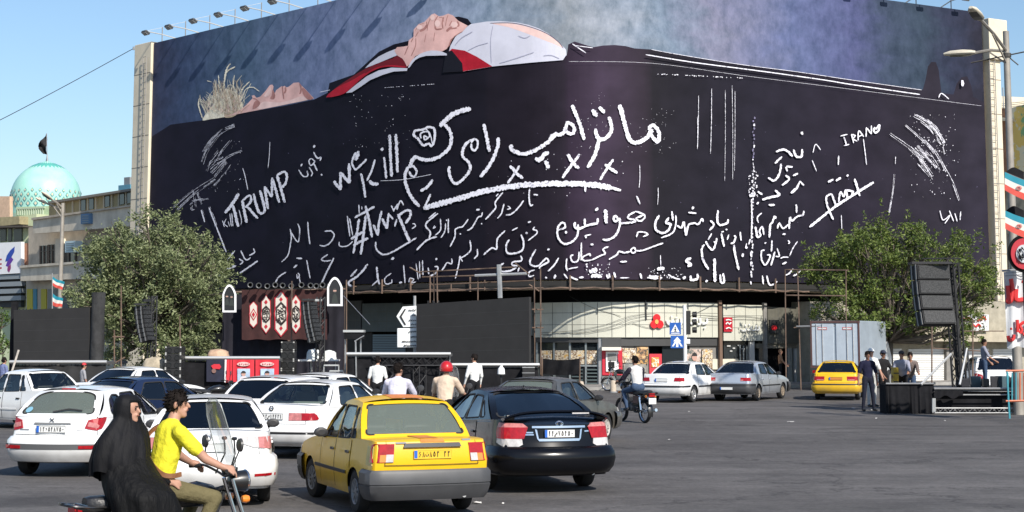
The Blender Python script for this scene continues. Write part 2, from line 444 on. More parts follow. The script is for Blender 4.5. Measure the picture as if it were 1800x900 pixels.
lb = thing('cream_block','weathered cream concrete block with two parapets left of the hoarding','building',LW.p(120,600))
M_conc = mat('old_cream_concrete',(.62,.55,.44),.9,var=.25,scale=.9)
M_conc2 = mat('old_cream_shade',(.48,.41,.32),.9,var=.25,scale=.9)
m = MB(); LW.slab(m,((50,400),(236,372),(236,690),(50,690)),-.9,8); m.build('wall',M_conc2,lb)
m = MB(); LW.slab(m,((58,386),(236,362),(236,397),(58,411)),.25,.3); m.build('parapet',M_conc,lb)
m = MB(); LW.slab(m,((55,383),(236,359),(236,362),(55,387)),.4,.7); m.build('coping',M_conc2,lb)
m = MB(); LW.slab(m,((36,470),(236,456),(236,487),(36,494)),.3,.3); m.build('parapet',M_conc,lb)
m = MB(); LW.slab(m,((34,467),(236,452),(236,456),(34,471)),.45,.7); m.build('coping',M_conc,lb)
M_win = mat('house_glass',(.05,.05,.05),.15,spec=.7)
for x0,x1,y0,y1 in ((69,83,432,464),(84,97,430,463),(108,132,428,462),(160,190,424,458)):
    q = MB(); LW.slab(q,((x0,y0),(x1,y0-1),(x1,y1-1),(x0,y1)),-.78,.1); wn = q.build('window',M_win,lb)
    q = MB()
    for xx in (x0,(x0+x1)/2-.7,x1-1.4): LW.slab(q,((xx,y0),(xx+1.4,y0),(xx+1.4,y1),(xx,y1)),-.70,.07)
    LW.slab(q,((x0+1.5,y0+9),(x1-1.5,y0+9),(x1-1.5,y0+10.4),(x0+1.5,y0+10.4)),-.70,.07)
    q.build('frame',mat('window_frame_brown',(.14,.11,.085),.7),wn)
m = MB(); LW.slab(m,((97,420),(106,419),(106,470),(97,471)),-.5,.4); m.build('pillar',M_conc,lb)
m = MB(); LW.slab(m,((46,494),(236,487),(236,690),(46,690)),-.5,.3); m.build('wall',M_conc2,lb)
for x0,x1,c in ((47,57,(.5,.42,.03)),(58,64,(.05,.22,.30)),(72,81,(.45,.38,.02)),(84,100,(.2,.19,.17)),(104,120,(.1,.1,.1))):
    m = MB(); LW.slab(m,((x0,508),(x1,508),(x1,545),(x0,545)),-.42,.06); m.build('shop_panel',mat('panel_%d' % x0,c,.6),lb)
# penthouse of tan panels
m = MB(); LW.slab(m,((86,357),(236,333),(236,372),(86,384)),-2.0,6); m.build('penthouse_wall',mat('tan_panel',(.36,.29,.15),.8,var=.15,scale=1.2),lb)
m = MB(); LW.slab(m,((84,354),(238,330),(238,334),(84,358)),-1.6,7); m.build('penthouse_roof',mat('roof_grey',(.22,.2,.17),.8),lb)
for i,x in enumerate((99,112,126,139,153,167,181,195,207,220)):
    y = 357-(x-86)*.163
    m = MB(); LW.slab(m,((x,y),(x+1.8,y),(x+1.8,y+29),(x,y+29)),-1.9,.1); m.build('post',mat('penthouse_post',(.5,.44,.32),.8),lb)
    if i in (3,4,6,8,9):
        m = MB(); LW.slab(m,((x+2,y+3),(x+11,y+2),(x+11,y+21),(x+2,y+23)),-1.94,.06); m.build('window',M_win,lb)
# roof tank and vent near the pier
tk = thing('roof_vent','grey vent box on a blue roof stand by the tall pier','vent',LW.p(221,334,-3))
m = MB(); LW.slab(m,((218,312),(228,311),(228,325),(218,326)),-3,.6); m.build('vent_box',M_grey,tk)
m = MB(); LW.slab(m,((208,326),(229,324),(229,334),(208,336)),-2.9,1.0); m.build('stand',mat('stand_blue',(.10,.28,.38),.6),tk)
# air conditioners and blue cooler
for (x0,y0,x1,y1,lab,col) in ((114,424,131,443,'pale blue evaporative cooler on the lower balcony of the cream block',(.50,.62,.64)),(142,376,157,393,'blue framed window cooler set in the upper parapet',(.10,.20,.34))):
    c = thing('air_cooler',lab,'cooler',LW.p(x0,y1,.3),group='coolers on the cream block')
    m = MB(); LW.slab(m,((x0,y0),(x1,y0-1),(x1,y1),(x0,y1+1)),.5,.6); m.build('casing',mat('cooler_%d' % x0,col,.6),c)
    m = MB()
    for k in range(4): LW.slab(m,((x0+2,y0+3+k*4),(x1-2,y0+2.5+k*4),(x1-2,y0+4+k*4),(x0+2,y0+4.5+k*4)),.53,.04)
    m.build('grille',mat('cooler_grille',(.25,.3,.32),.6),c)
# pale green corner house, with the sign in front
GW = Wall(-70,124,64,119)
gh = thing('pale_green_house','pale green and yellow corner house below the turquoise dome','building',GW.p(30,600))
m = MB(); GW.slab(m,((-70,392),(64,376),(64,690),(-70,690)),-.4,8); m.build('wall',mat('pale_green_render',(.50,.56,.36),.85,var=.15,scale=.8),gh)
m = MB(); GW.slab(m,((-70,386),(34,380),(34,394),(-70,404)),.4,.8); m.build('cornice',mat('olive_cornice',(.30,.26,.15),.85,var=.2),gh)
for x0,x1 in ((0,10),(14,20),(24,38)):
    m = MB(); GW.slab(m,((x0,402),(x1,401),(x1,424),(x0,425)),-.3,.1); m.build('window',M_win,gh)
m = MB(); GW.slab(m,((-70,398),(40,396),(40,399),(-70,402)),.6,1.0); m.build('canopy',mat('canopy_dark',(.07,.06,.05),.8),gh)
m = MB(); GW.slab(m,((37,428),(57,427),(57,470),(37,472)),.05,.3); m.build('salmon_panel',mat('salmon_panel',(.50,.27,.18),.8,var=.1),gh)
m = MB(); GW.slab(m,((28,364),(88,362),(88,384),(28,386)),-2.5,6); m.build('penthouse',mat('pale_green_two',(.42,.52,.33),.85,var=.15),gh)
m = MB()
for k in range(12): GW.slab(m,((30+k*4,367),(31+k*4,367),(31+k*4,378),(30+k*4,378)),-2.4,.1)
GW.slab(m,((29,366),(78,364),(78,366),(29,368)),-2.4,.1); m.build('railing',mat('pale_rail',(.4,.46,.36),.7),gh)
m = MB(); GW.slab(m,((-80,345),(17,345),(17,420),(-80,420)),-5,.3); m.build('rear_block',mat('peach_render',(.55,.38,.27),.85,var=.15),gh)
# flame sign and grey louvres
sg = thing('flame_sign','white shop sign with a blue and violet flame emblem','sign',GW.p(15,482,.5))
m = MB(); GW.slab(m,((-70,430),(37,425),(37,480),(-70,486)),.6,.3); m.build('board',mat('sign_white',(.70,.71,.73),.5,var=.04),sg)
fl = [(9,458),(14,446),(20,438),(25,434),(24,444),(20,452),(24,456),(18,464),(21,468),(17,474),(15,478),(12,474),(13,468),(9,466),(12,460)]
m = MB(); m.poly([GW.p(x,y,.612) for x,y in ((9,460),(12,449),(18,440),(26,433),(25,443),(20,452),(13,459))],0)
m.poly([GW.p(x,y,.614) for x,y in ((10,467),(13,459),(20,452),(23.5,456),(19,463),(14,469))],1)
m.poly([GW.p(x,y,.616) for x,y in ((13,471),(14,469),(19,464),(19,472),(16,479),(13,476))],2)
m.build('emblem',[mat('flame_blue',(.02,.06,.35),.5),mat('flame_violet',(.10,.03,.30),.5),mat('flame_plum',(.22,.03,.14),.5)],sg)
m = MB()
for k,y in enumerate((455,463,470)): m.poly([GW.p(x,yy,.612) for x,yy in ((-4,y),(3,y-.4),(3,y+2.4),(-4,y+2.8))])
m.build('lettering',mat('letter_red',(.4,.05,.07),.5),sg)
m = MB()
for k in range(4): GW.slab(m,((-70,486+k*12.5),(37,482+k*12.5),(37,490+k*12.5),(-70,494+k*12.5)),.5,.4)
m.build('louvre',mat('louvre_grey',(.26,.29,.31),.5,metal=.3),gh)
m = MB(); GW.slab(m,((-70,484),(37,480),(37,540),(-70,540)),.05,.3); m.build('louvre_back',mat('louvre_back',(.045,.05,.055),.6),gh)

# mosque dome
DD = 190.0
dc = at(80,365,DD); S = DD/FPX
ms = thing('mosque_dome','turquoise tiled mosque dome rising behind the left street','dome',(dc.x,DD,dc.z-3))
prof = [(59.5,-14),(60,0),(60.5,10),(60.5,20),(58.5,32),(54,44),(47,55),(38,64.5),(27,72.5),(15,78),(6,81),(2,83)]
pr = crom([(r*S,z*S,0) for r,z in prof],4)
m = MB(); m.lathe([(p.x,p.y) for p in pr],(dc.x,DD,dc.z),56)
def dome_mat():
    mm = mat('turquoise_tile',(.30,.60,.50),.4,col2=(.40,.68,.58),scale=.8)
    return mm
m.build('shell',dome_mat(),ms,smooth=True)
def dome_r(z):
    for a,b in zip(pr,pr[1:]):
        if a.y <= z <= b.y: return a.x+(b.x-a.x)*(z-a.y)/max(1e-6,b.y-a.y)
    return 0
dm = [MB() for _ in range(3)]
def dpt(ang,z,o=.03): r = dome_r(z)+o; return Vector((dc.x+r*sin(ang),DD-r*cos(ang),dc.z+z))
for row,(zc,hh) in enumerate(((3*S,5.6*S),(11*S,5.6*S),(19*S,5*S),(26.5*S,4*S))):
    for k in range(28):
        a = 2*pi*(k+(row % 2)*.5)/28; da = .075*(1-.12*row)
        dm[0].poly([dpt(a-da,zc,.05),dpt(a,zc-hh,.05),dpt(a+da,zc,.05),dpt(a,zc+hh,.05)])
        dm[1].poly([dpt(a-da*.6,zc,.09),dpt(a,zc-hh*.6,.09),dpt(a+da*.6,zc,.09),dpt(a,zc+hh*.6,.09)])
for k in range(28):
    a = 2*pi*k/28; dm[2].poly([dpt(a-.16,74*S,.05),dpt(a,68*S,.05),dpt(a+.16,74*S,.05),dpt(a,79*S,.05)])
dm[0].build('tile_pattern',mat('tile_teal',(.10,.33,.34),.4),ms)
dm[1].build('tile_pattern',mat('tile_gold',(.50,.42,.24),.4,col2=(.62,.62,.5),scale=2),ms)
dm[2].build('tile_pattern',mat('tile_green',(.10,.40,.34),.4),ms)
m = MB(); m.lathe([(62*S,-60*S),(62*S,-13*S)],(dc.x,DD,dc.z),40); m.build('drum',mat('drum_green',(.36,.5,.38),.8,var=.1),ms)
m = MB(); m.tube([(dc.x,DD,dc.z+82*S),(dc.x,DD,dc.z+95*S)],[.16,.05],8); m.build('finial',M_steel,ms)
fl = thing('mourning_flag','black flag on a pole at the top of the turquoise dome','flag',(dc.x+.3,DD-.6,dc.z+5.2))
m = MB(); m.tube([(dc.x+.15,DD-.5,dc.z+82*S),(dc.x+.0,DD-.5,dc.z+131*S)],.05,6); m.build('pole',M_steel,fl)
m = MB(); rows = []
pa = [(80.5,235),(66,256),(66.5,259),(75,272)];
for i in range(7):
    t = i/6; a = at(81.5+1.2*t,234+37*t,DD-.5); tipy = 258+14*t*t
    b = at(66+10*t*t,257+2*t+12*t*t,DD-.5+.3*sin(i*1.5)); rows.append([a.lerp(b,k/5)+Vector((0,.35*sin(k*1.4+i),0)) for k in range(6)])
m.grid(rows); m.build('cloth',mat('flag_black',(.012,.011,.012),.8),fl,smooth=True)

# ------------------------------------------------------------------ right street
RW = Wall(1745,112,1830,107)
rb = thing('mural_building','distant pale building with a painted mural at the right edge','building',RW.p(1790,600))
m = MB(); RW.slab(m,((1752,196),(1830,176),(1830,690),(1752,690)),-.2,9); m.build('wall',mat('pale_render',(.60,.55,.42),.85,var=.1),rb)
m = MB(); RW.slab(m,((1772,190),(1830,182),(1830,330),(1772,325)),.0,.15)
m.build('mural',splat('mural_paint',[(.12,.42,.48),(.55,.55,.42),(.60,.45,.10),(.16,.36,.16)],.35),rb)
m = MB(); RW.slab(m,((1749,190),(1772,190),(1772,480),(1749,480)),.05,.25); m.build('brick_panel',mat('brown_brick',(.27,.15,.09),.9,var=.35,scale=2.5),rb)
for y in (206,322,380):
    m = MB(); RW.slab(m,((1747,y),(1770,y+2),(1770,y+7),(1747,y+5)),.6,.6); m.build('slab',M_pier,rb)
for y0,y1 in ((215,240),(333,358),(395,430)):
    m = MB(); RW.slab(m,((1753,y0),(1760,y0),(1760,y1),(1753,y1)),.12,.06); m.build('window',M_win,rb)
m = MB(); RW.slab(m,((1768,326),(1830,330),(1830,420),(1768,410)),.1,.2); m.build('grey_screen',mat('grey_screen',(.25,.26,.24),.7,var=.4,scale=1.5),rb)
m = MB()
for k in range(9): RW.slab(m,((1768+k*5,405),(1770.5+k*5,405),(1770.5+k*5,480),(1768+k*5,480)),.12,.2)
m.build('fin',mat('grey_fin',(.35,.35,.33),.7),rb)
m = MB(); RW.slab(m,((1744,168),(1760,170),(1760,196),(1744,196)),-.5,3); m.build('roof_block',M_pier,rb)
m = MB(); q = RW.p(1764,190,0); m.tube([q,q+Vector((0,0,1.4))],.04,5)
for k in range(3): m.tube([RW.p(1748,184+k*3,-.2),RW.p(1830,176+k*3,-.2)],.025,4)
m.build('roof_rail',M_grey,rb)
# low white shop row under the right tree
SW = Wall(1424,81.9,1790,88.6)
sr = thing('shop_row','low white shop row with shutters behind the right hand tree','building',SW.p(1600,690))
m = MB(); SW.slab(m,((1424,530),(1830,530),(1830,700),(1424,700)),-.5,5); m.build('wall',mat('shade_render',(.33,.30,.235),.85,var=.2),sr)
m = MB(); SW.slab(m,((1500,585),(1830,582),(1830,602),(1500,598)),.5,1.0); m.build('canopy',mat('canopy_cream',(.42,.37,.28),.8,var=.15),sr)
for x0,x1 in ((1597,1662),(1540,1585),(1700,1738),(1746,1790)):
    m = MB(); SW.slab(m,((x0,614),(x1,613),(x1,676),(x0,676)),-.4,.1); sh = m.build('shutter',mat('white_shutter',(.72,.72,.70),.55),sr)
    m = MB()
    for k in range(15): SW.slab(m,((x0,617+k*4),(x1,617+k*4),(x1,617.7+k*4),(x0,617.7+k*4)),-.385,.02)
    m.build('slat_line',mat('shutter_line',(.3,.3,.3),.6),sh)
m = MB(); SW.slab(m,((1664,606),(1676,606),(1676,690),(1664,690)),-.2,.2); m.build('pillar',M_stone,sr)
rs = thing('red_letter_sign','white shop sign with red lettering under the right tree','sign',SW.p(1712,582,.8))
m = MB(); SW.slab(m,((1686,553),(1738,553),(1738,582),(1686,582)),.7,.2); m.build('board',mat('sign_white',(.7,.71,.73)),rs)
# ------------------------------------------------------------------ the hoarding
hb = thing('billboard','giant curved dark hoarding with a lying man in a suit and white chalk handwriting','billboard',fac(u_of(1000),0,ZB))
def print_mat():
    m = bpy.data.materials.new('printed_sky'); m.use_nodes = True
    t = m.node_tree; b = t.nodes['Principled BSDF']; b.inputs['Roughness'].default_value = .6; b.inputs['Specular IOR Level'].default_value = .2
    uv = t.nodes.new('ShaderNodeUVMap'); uv.uv_map = 'UVMap'
    sx = t.nodes.new('ShaderNodeSeparateXYZ'); t.links.new(uv.outputs['UV'],sx.inputs[0])
    nz = t.nodes.new('ShaderNodeTexNoise'); nz.inputs['Scale'].default_value = 9; nz.inputs['Detail'].default_value = 6; nz.inputs['Roughness'].default_value = .6
    mp = t.nodes.new('ShaderNodeMapping'); mp.inputs['Scale'].default_value = (2.2,1.3,1); t.links.new(uv.outputs['UV'],mp.inputs['Vector']); t.links.new(mp.outputs['Vector'],nz.inputs['Vector'])
    ma = t.nodes.new('ShaderNodeMath'); ma.operation = 'MULTIPLY_ADD'; ma.inputs[1].default_value = .10; t.links.new(nz.outputs['Fac'],ma.inputs[0]);
    ad = t.nodes.new('ShaderNodeMath'); ad.operation = 'ADD'; ad.inputs[1].default_value = -.05; t.links.new(sx.outputs['X'],ad.inputs[0]); t.links.new(ad.outputs[0],ma.inputs[2])
    r = t.nodes.new('ShaderNodeValToRGB'); t.links.new(ma.outputs[0],r.inputs['Fac'])
    stops = [(267,(.0350,.0398,.0800)),(330,(.0450,.0684,.1357)),(430,(.0780,.1261,.1989)),(560,(.1630,.2033,.3367)),(700,(.2165,.2616,.3890)),(860,(.2273,.2858,.3694)),(1000,(.2171,.2407,.2696)),(1080,(.2399,.2694,.3209)),(1160,(.1498,.1956,.2596)),(1260,(.1732,.1751,.2494)),(1400,(.0974,.1187,.2251)),(1500,(.0669,.0754,.1640)),(1560,(.0382,.0530,.0898)),(1620,(.0314,.0477,.0736)),(1670,(.0229,.0274,.0529)),(1729,(.0176,.0172,.0303))]
    for i,(px,c) in enumerate(stops):
        pos = max(0,min(1,(u_of(px,0,110)-UL)/(UR-UL)))
        if i < 2: e = r.color_ramp.elements[i]; e.position = pos
        else: e = r.color_ramp.elements.new(pos)
        e.color = (*c,1)
    n2 = t.nodes.new('ShaderNodeTexNoise'); n2.inputs['Scale'].default_value = 26; n2.inputs['Detail'].default_value = 8; n2.inputs['Roughness'].default_value = .7
    mp2 = t.nodes.new('ShaderNodeMapping'); mp2.inputs['Scale'].default_value = (3.0,.55,1); t.links.new(uv.outputs['UV'],mp2.inputs['Vector']); t.links.new(mp2.outputs['Vector'],n2.inputs['Vector'])
    r2 = t.nodes.new('ShaderNodeValToRGB'); r2.color_ramp.elements[0].position = .32; r2.color_ramp.elements[1].position = .7
    r2.color_ramp.elements[0].color = (.55,.62,.66,1); r2.color_ramp.elements[1].color = (1.34,1.3,1.3,1); t.links.new(n2.outputs['Fac'],r2.inputs['Fac'])
    x = t.nodes.new('ShaderNodeMix'); x.data_type = 'RGBA'; x.blend_type = 'MULTIPLY'; x.inputs[0].default_value = 1
    t.links.new(r.outputs['Color'],x.inputs[6]); t.links.new(r2.outputs['Color'],x.inputs[7]); t.links.new(x.outputs[2],b.inputs['Base Color'])
    return m
def black_mat():
    m = bpy.data.materials.new('printed_black'); m.use_nodes = True
    t = m.node_tree; b = t.nodes['Principled BSDF']; b.inputs['Roughness'].default_value = .62; b.inputs['Specular IOR Level'].default_value = .12
    uv = t.nodes.new('ShaderNodeUVMap'); uv.uv_map = 'UVMap'
    sx = t.nodes.new('ShaderNodeSeparateXYZ'); t.links.new(uv.outputs['UV'],sx.inputs[0])
    r = t.nodes.new('ShaderNodeValToRGB'); t.links.new(sx.outputs['X'],r.inputs['Fac'])
    stops = [(267,(.0130,.0107,.0229)),(420,(.0085,.0074,.0163)),(700,(.0091,.0080,.0153)),(857,(.0091,.0080,.0137)),(858,(.0117,.0094,.0153)),(990,(.0160,.0121,.0197)),(1002,(.0269,.0173,.0328)),(1060,(.0403,.0268,.0492)),(1140,(.0218,.0156,.0249)),(1146,(.0118,.0104,.0157)),(1320,(.0142,.0126,.0207)),(1500,(.0170,.0136,.0236)),(1640,(.0208,.0175,.0266)),(1729,(.0227,.0194,.0310))]
    for i,(px,c) in enumerate(stops):
        pos = max(0,min(1,(u_of(px,0,330)-UL)/(UR-UL)))
        if i < 2: e = r.color_ramp.elements[i]; e.position = pos
        else: e = r.color_ramp.elements.new(pos)
        e.color = (*c,1)
    n2 = t.nodes.new('ShaderNodeTexNoise'); n2.inputs['Scale'].default_value = 12; n2.inputs['Detail'].default_value = 6
    mp2 = t.nodes.new('ShaderNodeMapping'); mp2.inputs['Scale'].default_value = (3.0,1.0,1); t.links.new(uv.outputs['UV'],mp2.inputs['Vector']); t.links.new(mp2.outputs['Vector'],n2.inputs['Vector'])
    r2 = t.nodes.new('ShaderNodeValToRGB'); r2.color_ramp.elements[0].position = .3; r2.color_ramp.elements[1].position = .72
    r2.color_ramp.elements[0].color = (.72,.72,.72,1); r2.color_ramp.elements[1].color = (1.2,1.2,1.2,1); t.links.new(n2.outputs['Fac'],r2.inputs['Fac'])
    x = t.nodes.new('ShaderNodeMix'); x.data_type = 'RGBA'; x.blend_type = 'MULTIPLY'; x.inputs[0].default_value = 1
    t.links.new(r.outputs['Color'],x.inputs[6]); t.links.new(r2.outputs['Color'],x.inputs[7]); t.links.new(x.outputs[2],b.inputs['Base Color'])
    return m
# top outline of the black lower half, as printed (photo points carried onto the sheet)
EDGE = [(267,240),(300,219),(352,212),(420,200),(500,186),(552,175),(576,163),(579,146),(622,131),(643,112),(666,91),(692,78),(717,72),(740,62),(800,30),(806,29),(822,33),(829,42),(836,70),(850,110),(930,110),(996,98),(999,78),(1010,73),(1042,83),(1060,80),(1080,79),(1100,81),(1115,85),(1145,87),(1200,97),(1300,113),(1400,126),(1500,141),(1622,158),(1627,140),(1631,117),(1637,109),(1645,109),(1650,123),(1655,164),(1676,166),(1682,147),(1690,136),(1700,134),(1707,150),(1711,170),(1729,180)]
def edge_y(px):
    for (a,b),(c,d) in zip(EDGE,EDGE[1:]):
        if a <= px <= c: return b+(d-b)*(px-a)/(c-a)
    return EDGE[0][1] if px < 267 else EDGE[-1][1]
xs = sorted(set([267+i*(1729-267)/150 for i in range(151)]+[e[0] for e in EDGE]))
cv = MB(); us = [u_of(x,0,edge_y(x)) for x in xs]; us[0],us[-1] = UL,UR; zs = [hit(x,edge_y(x)).z for x in xs]
def sheet(mb,lo,hi,m):
    mb.grid([[fac(u,0,a),fac(u,0,b)] for u,a,b in zip(us,lo,hi)],m)
sheet(cv,zs,[ZT]*len(us),0); sheet(cv,[ZB]*len(us),zs,1)
cv.grid([[fac(u,0,ZT),fac(u,-.5,ZT)] for u in us],2); cv.grid([[fac(u,0,ZB),fac(u,-.5,ZB)] for u in us],2)
for u in (UL,UR): cv.add([fac(u,0,ZB),fac(u,0,ZT),fac(u,-.5,ZT),fac(u,-.5,ZB)],[(0,1,2,3)],2)
canvas = cv.build('canvas',[print_mat(),black_mat(),M_dark],hb)
me = canvas.data; uvl = me.uv_layers.new(name='UVMap'); o0 = origin(canvas)
def uv_at(p):
    s = (p.x+o0.x)/(p.y+o0.y); lo,hi = .0,FARC[-1]
    for _ in range(30):
        mid = (lo+hi)/2; q = fac(mid)
        if q.x-s*q.y < 0: lo = mid
        else: hi = mid
    return ((lo-UL)/(UR-UL),(p.z+o0.z-ZB)/(ZT-ZB))
vuv = [uv_at(v.co) for v in me.vertices]
for lp in me.loops: uvl.data[lp.index].uv = vuv[lp.vertex_index]

# ---- printed figure: flat patches of ink a few millimetres proud of the sheet
LAYER = [.010]
def patch(mb,pts,m,sm=0,o=(0,0),s=1.0):
    LAYER[0] += .0012
    if sm: pts = [(p.x,p.y) for p in crom([(x,y,0) for x,y in pts],sm,closed=True)]
    bm = bmesh.new(); vs = [bm.verts.new((o[0]+x/s,o[1]+y/s,0)) for x,y in pts]
    es = [bm.edges.new((vs[i],vs[(i+1) % len(vs)])) for i in range(len(vs))]
    bmesh.ops.triangle_fill(bm,use_beauty=True,edges=es)
    x0,x1 = min(v.co.x for v in bm.verts),max(v.co.x for v in bm.verts); k = math.ceil(x0/8)*8
    while k < x1:
        bmesh.ops.bisect_plane(bm,geom=bm.verts[:]+bm.edges[:]+bm.faces[:],plane_co=(k,0,0),plane_no=(1,0,0)); k += 8
    bmesh.ops.triangulate(bm,faces=bm.faces)
    bm.verts.index_update()
    mb.add([hit(v.co.x,v.co.y,LAYER[0]) for v in bm.verts],[tuple(v.index for v in f.verts) for f in bm.faces],m)
    bm.free()
def ribbon(mb,pts,w,m=0,o=(0,0),s=1.0,jit=.10,n=5,taper=True,off=None):
    P = crom([(o[0]+x/s,o[1]+y/s,0) for x,y in pts],n) if len(pts) > 2 else [Vector((o[0]+pts[0][0]/s,o[1]+pts[0][1]/s,0)).lerp(Vector((o[0]+pts[1][0]/s,o[1]+pts[1][1]/s,0)),k/8) for k in range(9)]
    Q = [P[0]]
    for p in P[1:]:
        k = int((p-Q[-1]).length/2.2)
        a = Q[-1]
        for i in range(1,k+1): Q.append(a.lerp(p,i/(k+1)))
        Q.append(p)
    w = w/s; N = len(Q); rows = []
    if off is None: LAYER[0] += .00008; off = LAYER[0]
    for i,p in enumerate(Q):
        d = Q[min(i+1,N-1)]-Q[max(i-1,0)]
        if d.length < 1e-6: d = Vector((1,0,0))
        d.normalize(); q = Vector((-d.y,d.x,0))
        e = min(1,.55+.45*min(i,N-1-i)/2.0) if taper else 1
        a = w/2*e*(1+random.uniform(-jit,jit)*1.6); b = w/2*e*(1+random.uniform(-jit,jit)*1.6)
        l,r_ = p+q*a,p-q*b
        rows.append([hit(l.x,l.y,off),hit(r_.x,r_.y,off)])
    mb.grid(rows,m)
I_skin,I_skin2,I_skin3,I_hair,I_hair2,I_red,I_red2,I_white,I_black,I_grey,I_fold = range(11)
inks = [mat('ink_skin',(.72,.44,.405),.6,spec=.2,var=.2,scale=1.1),mat('ink_skin_shade',(.40,.19,.17),.6,spec=.2,var=.25,scale=2),mat('ink_skin_light',(.80,.56,.52),.6,spec=.2,var=.14,scale=1.5),
        mat('ink_blond',(.78,.69,.55),.6,spec=.2,var=.35,scale=3),mat('ink_blond_dark',(.48,.37,.26),.6,spec=.2,var=.3,scale=3),
        mat('ink_red',(.42,.012,.028),.6,spec=.2,var=.3,scale=.8),mat('ink_dark_red',(.17,.010,.018),.6,spec=.2),mat('ink_white',(.60,.60,.69),.6,spec=.2,var=.12,scale=.5),mat('ink_black',(.010,.010,.016),.6,spec=.15),mat('ink_grey',(.10,.09,.13),.6,spec=.2),mat('ink_fold',(.40,.40,.50),.6,spec=.2)]
fg = MB(); H_ = dict(o=(340,100),s=7.5); B_ = dict(o=(560,10),s=5.293); C_ = dict(o=(600,0),s=3.6)
patch(fg,[(120,835),(170,740),(250,640),(330,570),(390,470),(420,420),(470,430),(540,480),(590,560),(640,600),(655,660),(610,740),(400,795),(220,822)],I_hair,3,**H_)
patch(fg,[(420,800),(410,700),(440,560),(500,480),(560,540),(600,640),(560,770)],I_hair2,3,**H_)
patch(fg,[(380,795),(500,760),(610,700),(640,680),(700,630),(780,545),(768,512),(800,503),(832,540),(880,525),(950,450),(1008,372),(1040,364),(1056,390),(1050,430),(1072,480),(1090,440),(1160,387),(1180,392),(1202,380),(1222,402),(1260,392),(1320,342),(1390,336),(1420,372),(1480,430),(1590,548),(1200,632),(900,692),(610,748)],I_skin,0,**H_)
patch(fg,[(860,690),(900,600),(1000,590),(1150,600),(1300,560),(1420,520),(1560,552),(1200,630)],I_skin3,3,**H_)
patch(fg,[(1050,430),(1080,510),(1060,560),(1010,550),(1030,510),(1040,450)],I_skin2,2,**H_)
patch(fg,[(1390,345),(1425,380),(1425,470),(1395,490),(1410,420)],I_skin2,2,**H_)
patch(fg,[(1440,400),(1575,545),(1500,560),(1440,480)],I_skin2,2,**H_)
patch(fg,[(780,690),(800,600),(840,570),(880,600),(860,650)],I_skin2,2,**H_)
patch(fg,[(930,520),(980,440),(1020,400),(1020,470),(980,520)],I_skin3,2,**H_)
ribbon(fg,[(1172,390),(1178,450),(1192,556)],16,I_skin2,jit=0,**H_)
ribbon(fg,[(1212,400),(1215,440),(1200,480)],22,I_skin2,jit=0,**H_)
ribbon(fg,[(785,545),(830,560),(860,600)],14,I_skin2,jit=0,**H_)
for pts,w in (([(400,450),(415,250),(450,140),(490,90)],17),([(415,320),(440,200),(550,130)],14),([(330,480),(335,350),(330,240)],12),([(250,640),(290,480),(290,320)],10),([(120,810),(70,650),(78,540)],14),([(170,740),(100,600),(85,500)],8),([(620,580),(690,430),(780,400),(870,455)],12),([(600,540),(650,420),(740,325)],14),([(525,440),(530,330),(540,240)],10),([(560,440),(570,340),(640,240)],5),([(230,650),(190,560),(260,440)],6),([(180,315),(240,330)],8),([(440,420),(470,370),(530,380)],8),([(650,600),(700,460),(760,350)],6),([(360,500),(300,420),(300,300)],5)):
    ribbon(fg,pts,w,I_hair,jit=.35,**H_)
for _ in range(300):
    x0,y0 = random.uniform(150,640),random.uniform(520,760); y0 = max(y0,430+abs(x0-440)*.9)
    a = random.uniform(-2.6,-.9); L = random.uniform(60,170)
    ribbon(fg,[(x0,y0),(x0+cos(a)*L*.6,y0+sin(a)*L*.5),(x0+cos(a+random.uniform(-.7,.7))*L,y0+sin(a)*L)],random.uniform(2,5),random.choice((I_hair,I_hair,I_hair,I_skin3,I_hair2)),jit=.3,**H_)
for _ in range(110):
    x0,y0 = random.uniform(260,640),random.uniform(430,700)
    ribbon(fg,[(x0,y0),(x0+random.uniform(-25,15),y0-80),(x0+random.uniform(-40,25),y0-150)],random.uniform(3,6),random.choice((I_hair,I_hair2)),jit=.3,**H_)
# shirt, ties, jacket edge, belly
patch(fg,[(690,290),(720,235),(780,180),(820,152),(920,136),(1010,134),(1100,140),(1180,156),(1250,180),(1310,212),(1370,260),(1420,312),(1425,345),(1402,380),(1200,396),(960,420),(770,452),(680,330)],I_white,0,**C_)
patch(fg,[(955,150),(1080,149),(1200,176),(1300,215),(1375,270),(1402,303),(1340,276),(1200,222),(1060,172)],I_skin3,2,**C_)
ribbon(fg,[(940,147),(1080,146),(1200,172),(1300,212),(1370,262),(1405,305)],5,I_grey,jit=0,**C_)
patch(fg,[(676,330),(700,308),(780,320),(860,360),(955,420),(770,451),(762,402)],I_red,0,**C_)
patch(fg,[(660,330),(700,320),(765,400),(770,452),(640,460)],I_black,0,**C_)
patch(fg,[(70,850),(130,790),(200,735),(330,650),(430,590),(560,530),(690,490),(720,468),(790,490),(830,575),(700,560),(600,570),(480,620),(380,700),(270,800),(190,835),(90,850)],I_red2,2,**B_)
patch(fg,[(70,852),(130,790),(220,735),(300,700),(400,640),(440,625),(380,690),(270,795),(190,835)],I_red,2,**B_)
ribbon(fg,[(240,790),(380,680),(520,590),(650,560),(810,572)],14,I_red,jit=0,**B_)
patch(fg,[(255,812),(340,740),(450,655),(560,602),(680,576),(828,582),(822,606),(700,612),(600,642),(480,692),(380,762),(310,806)],I_white,0,**B_)
patch(fg,[(432,582),(480,532),(560,472),(640,432),(715,402),(728,462),(680,482),(560,532)],I_white,0,**B_)
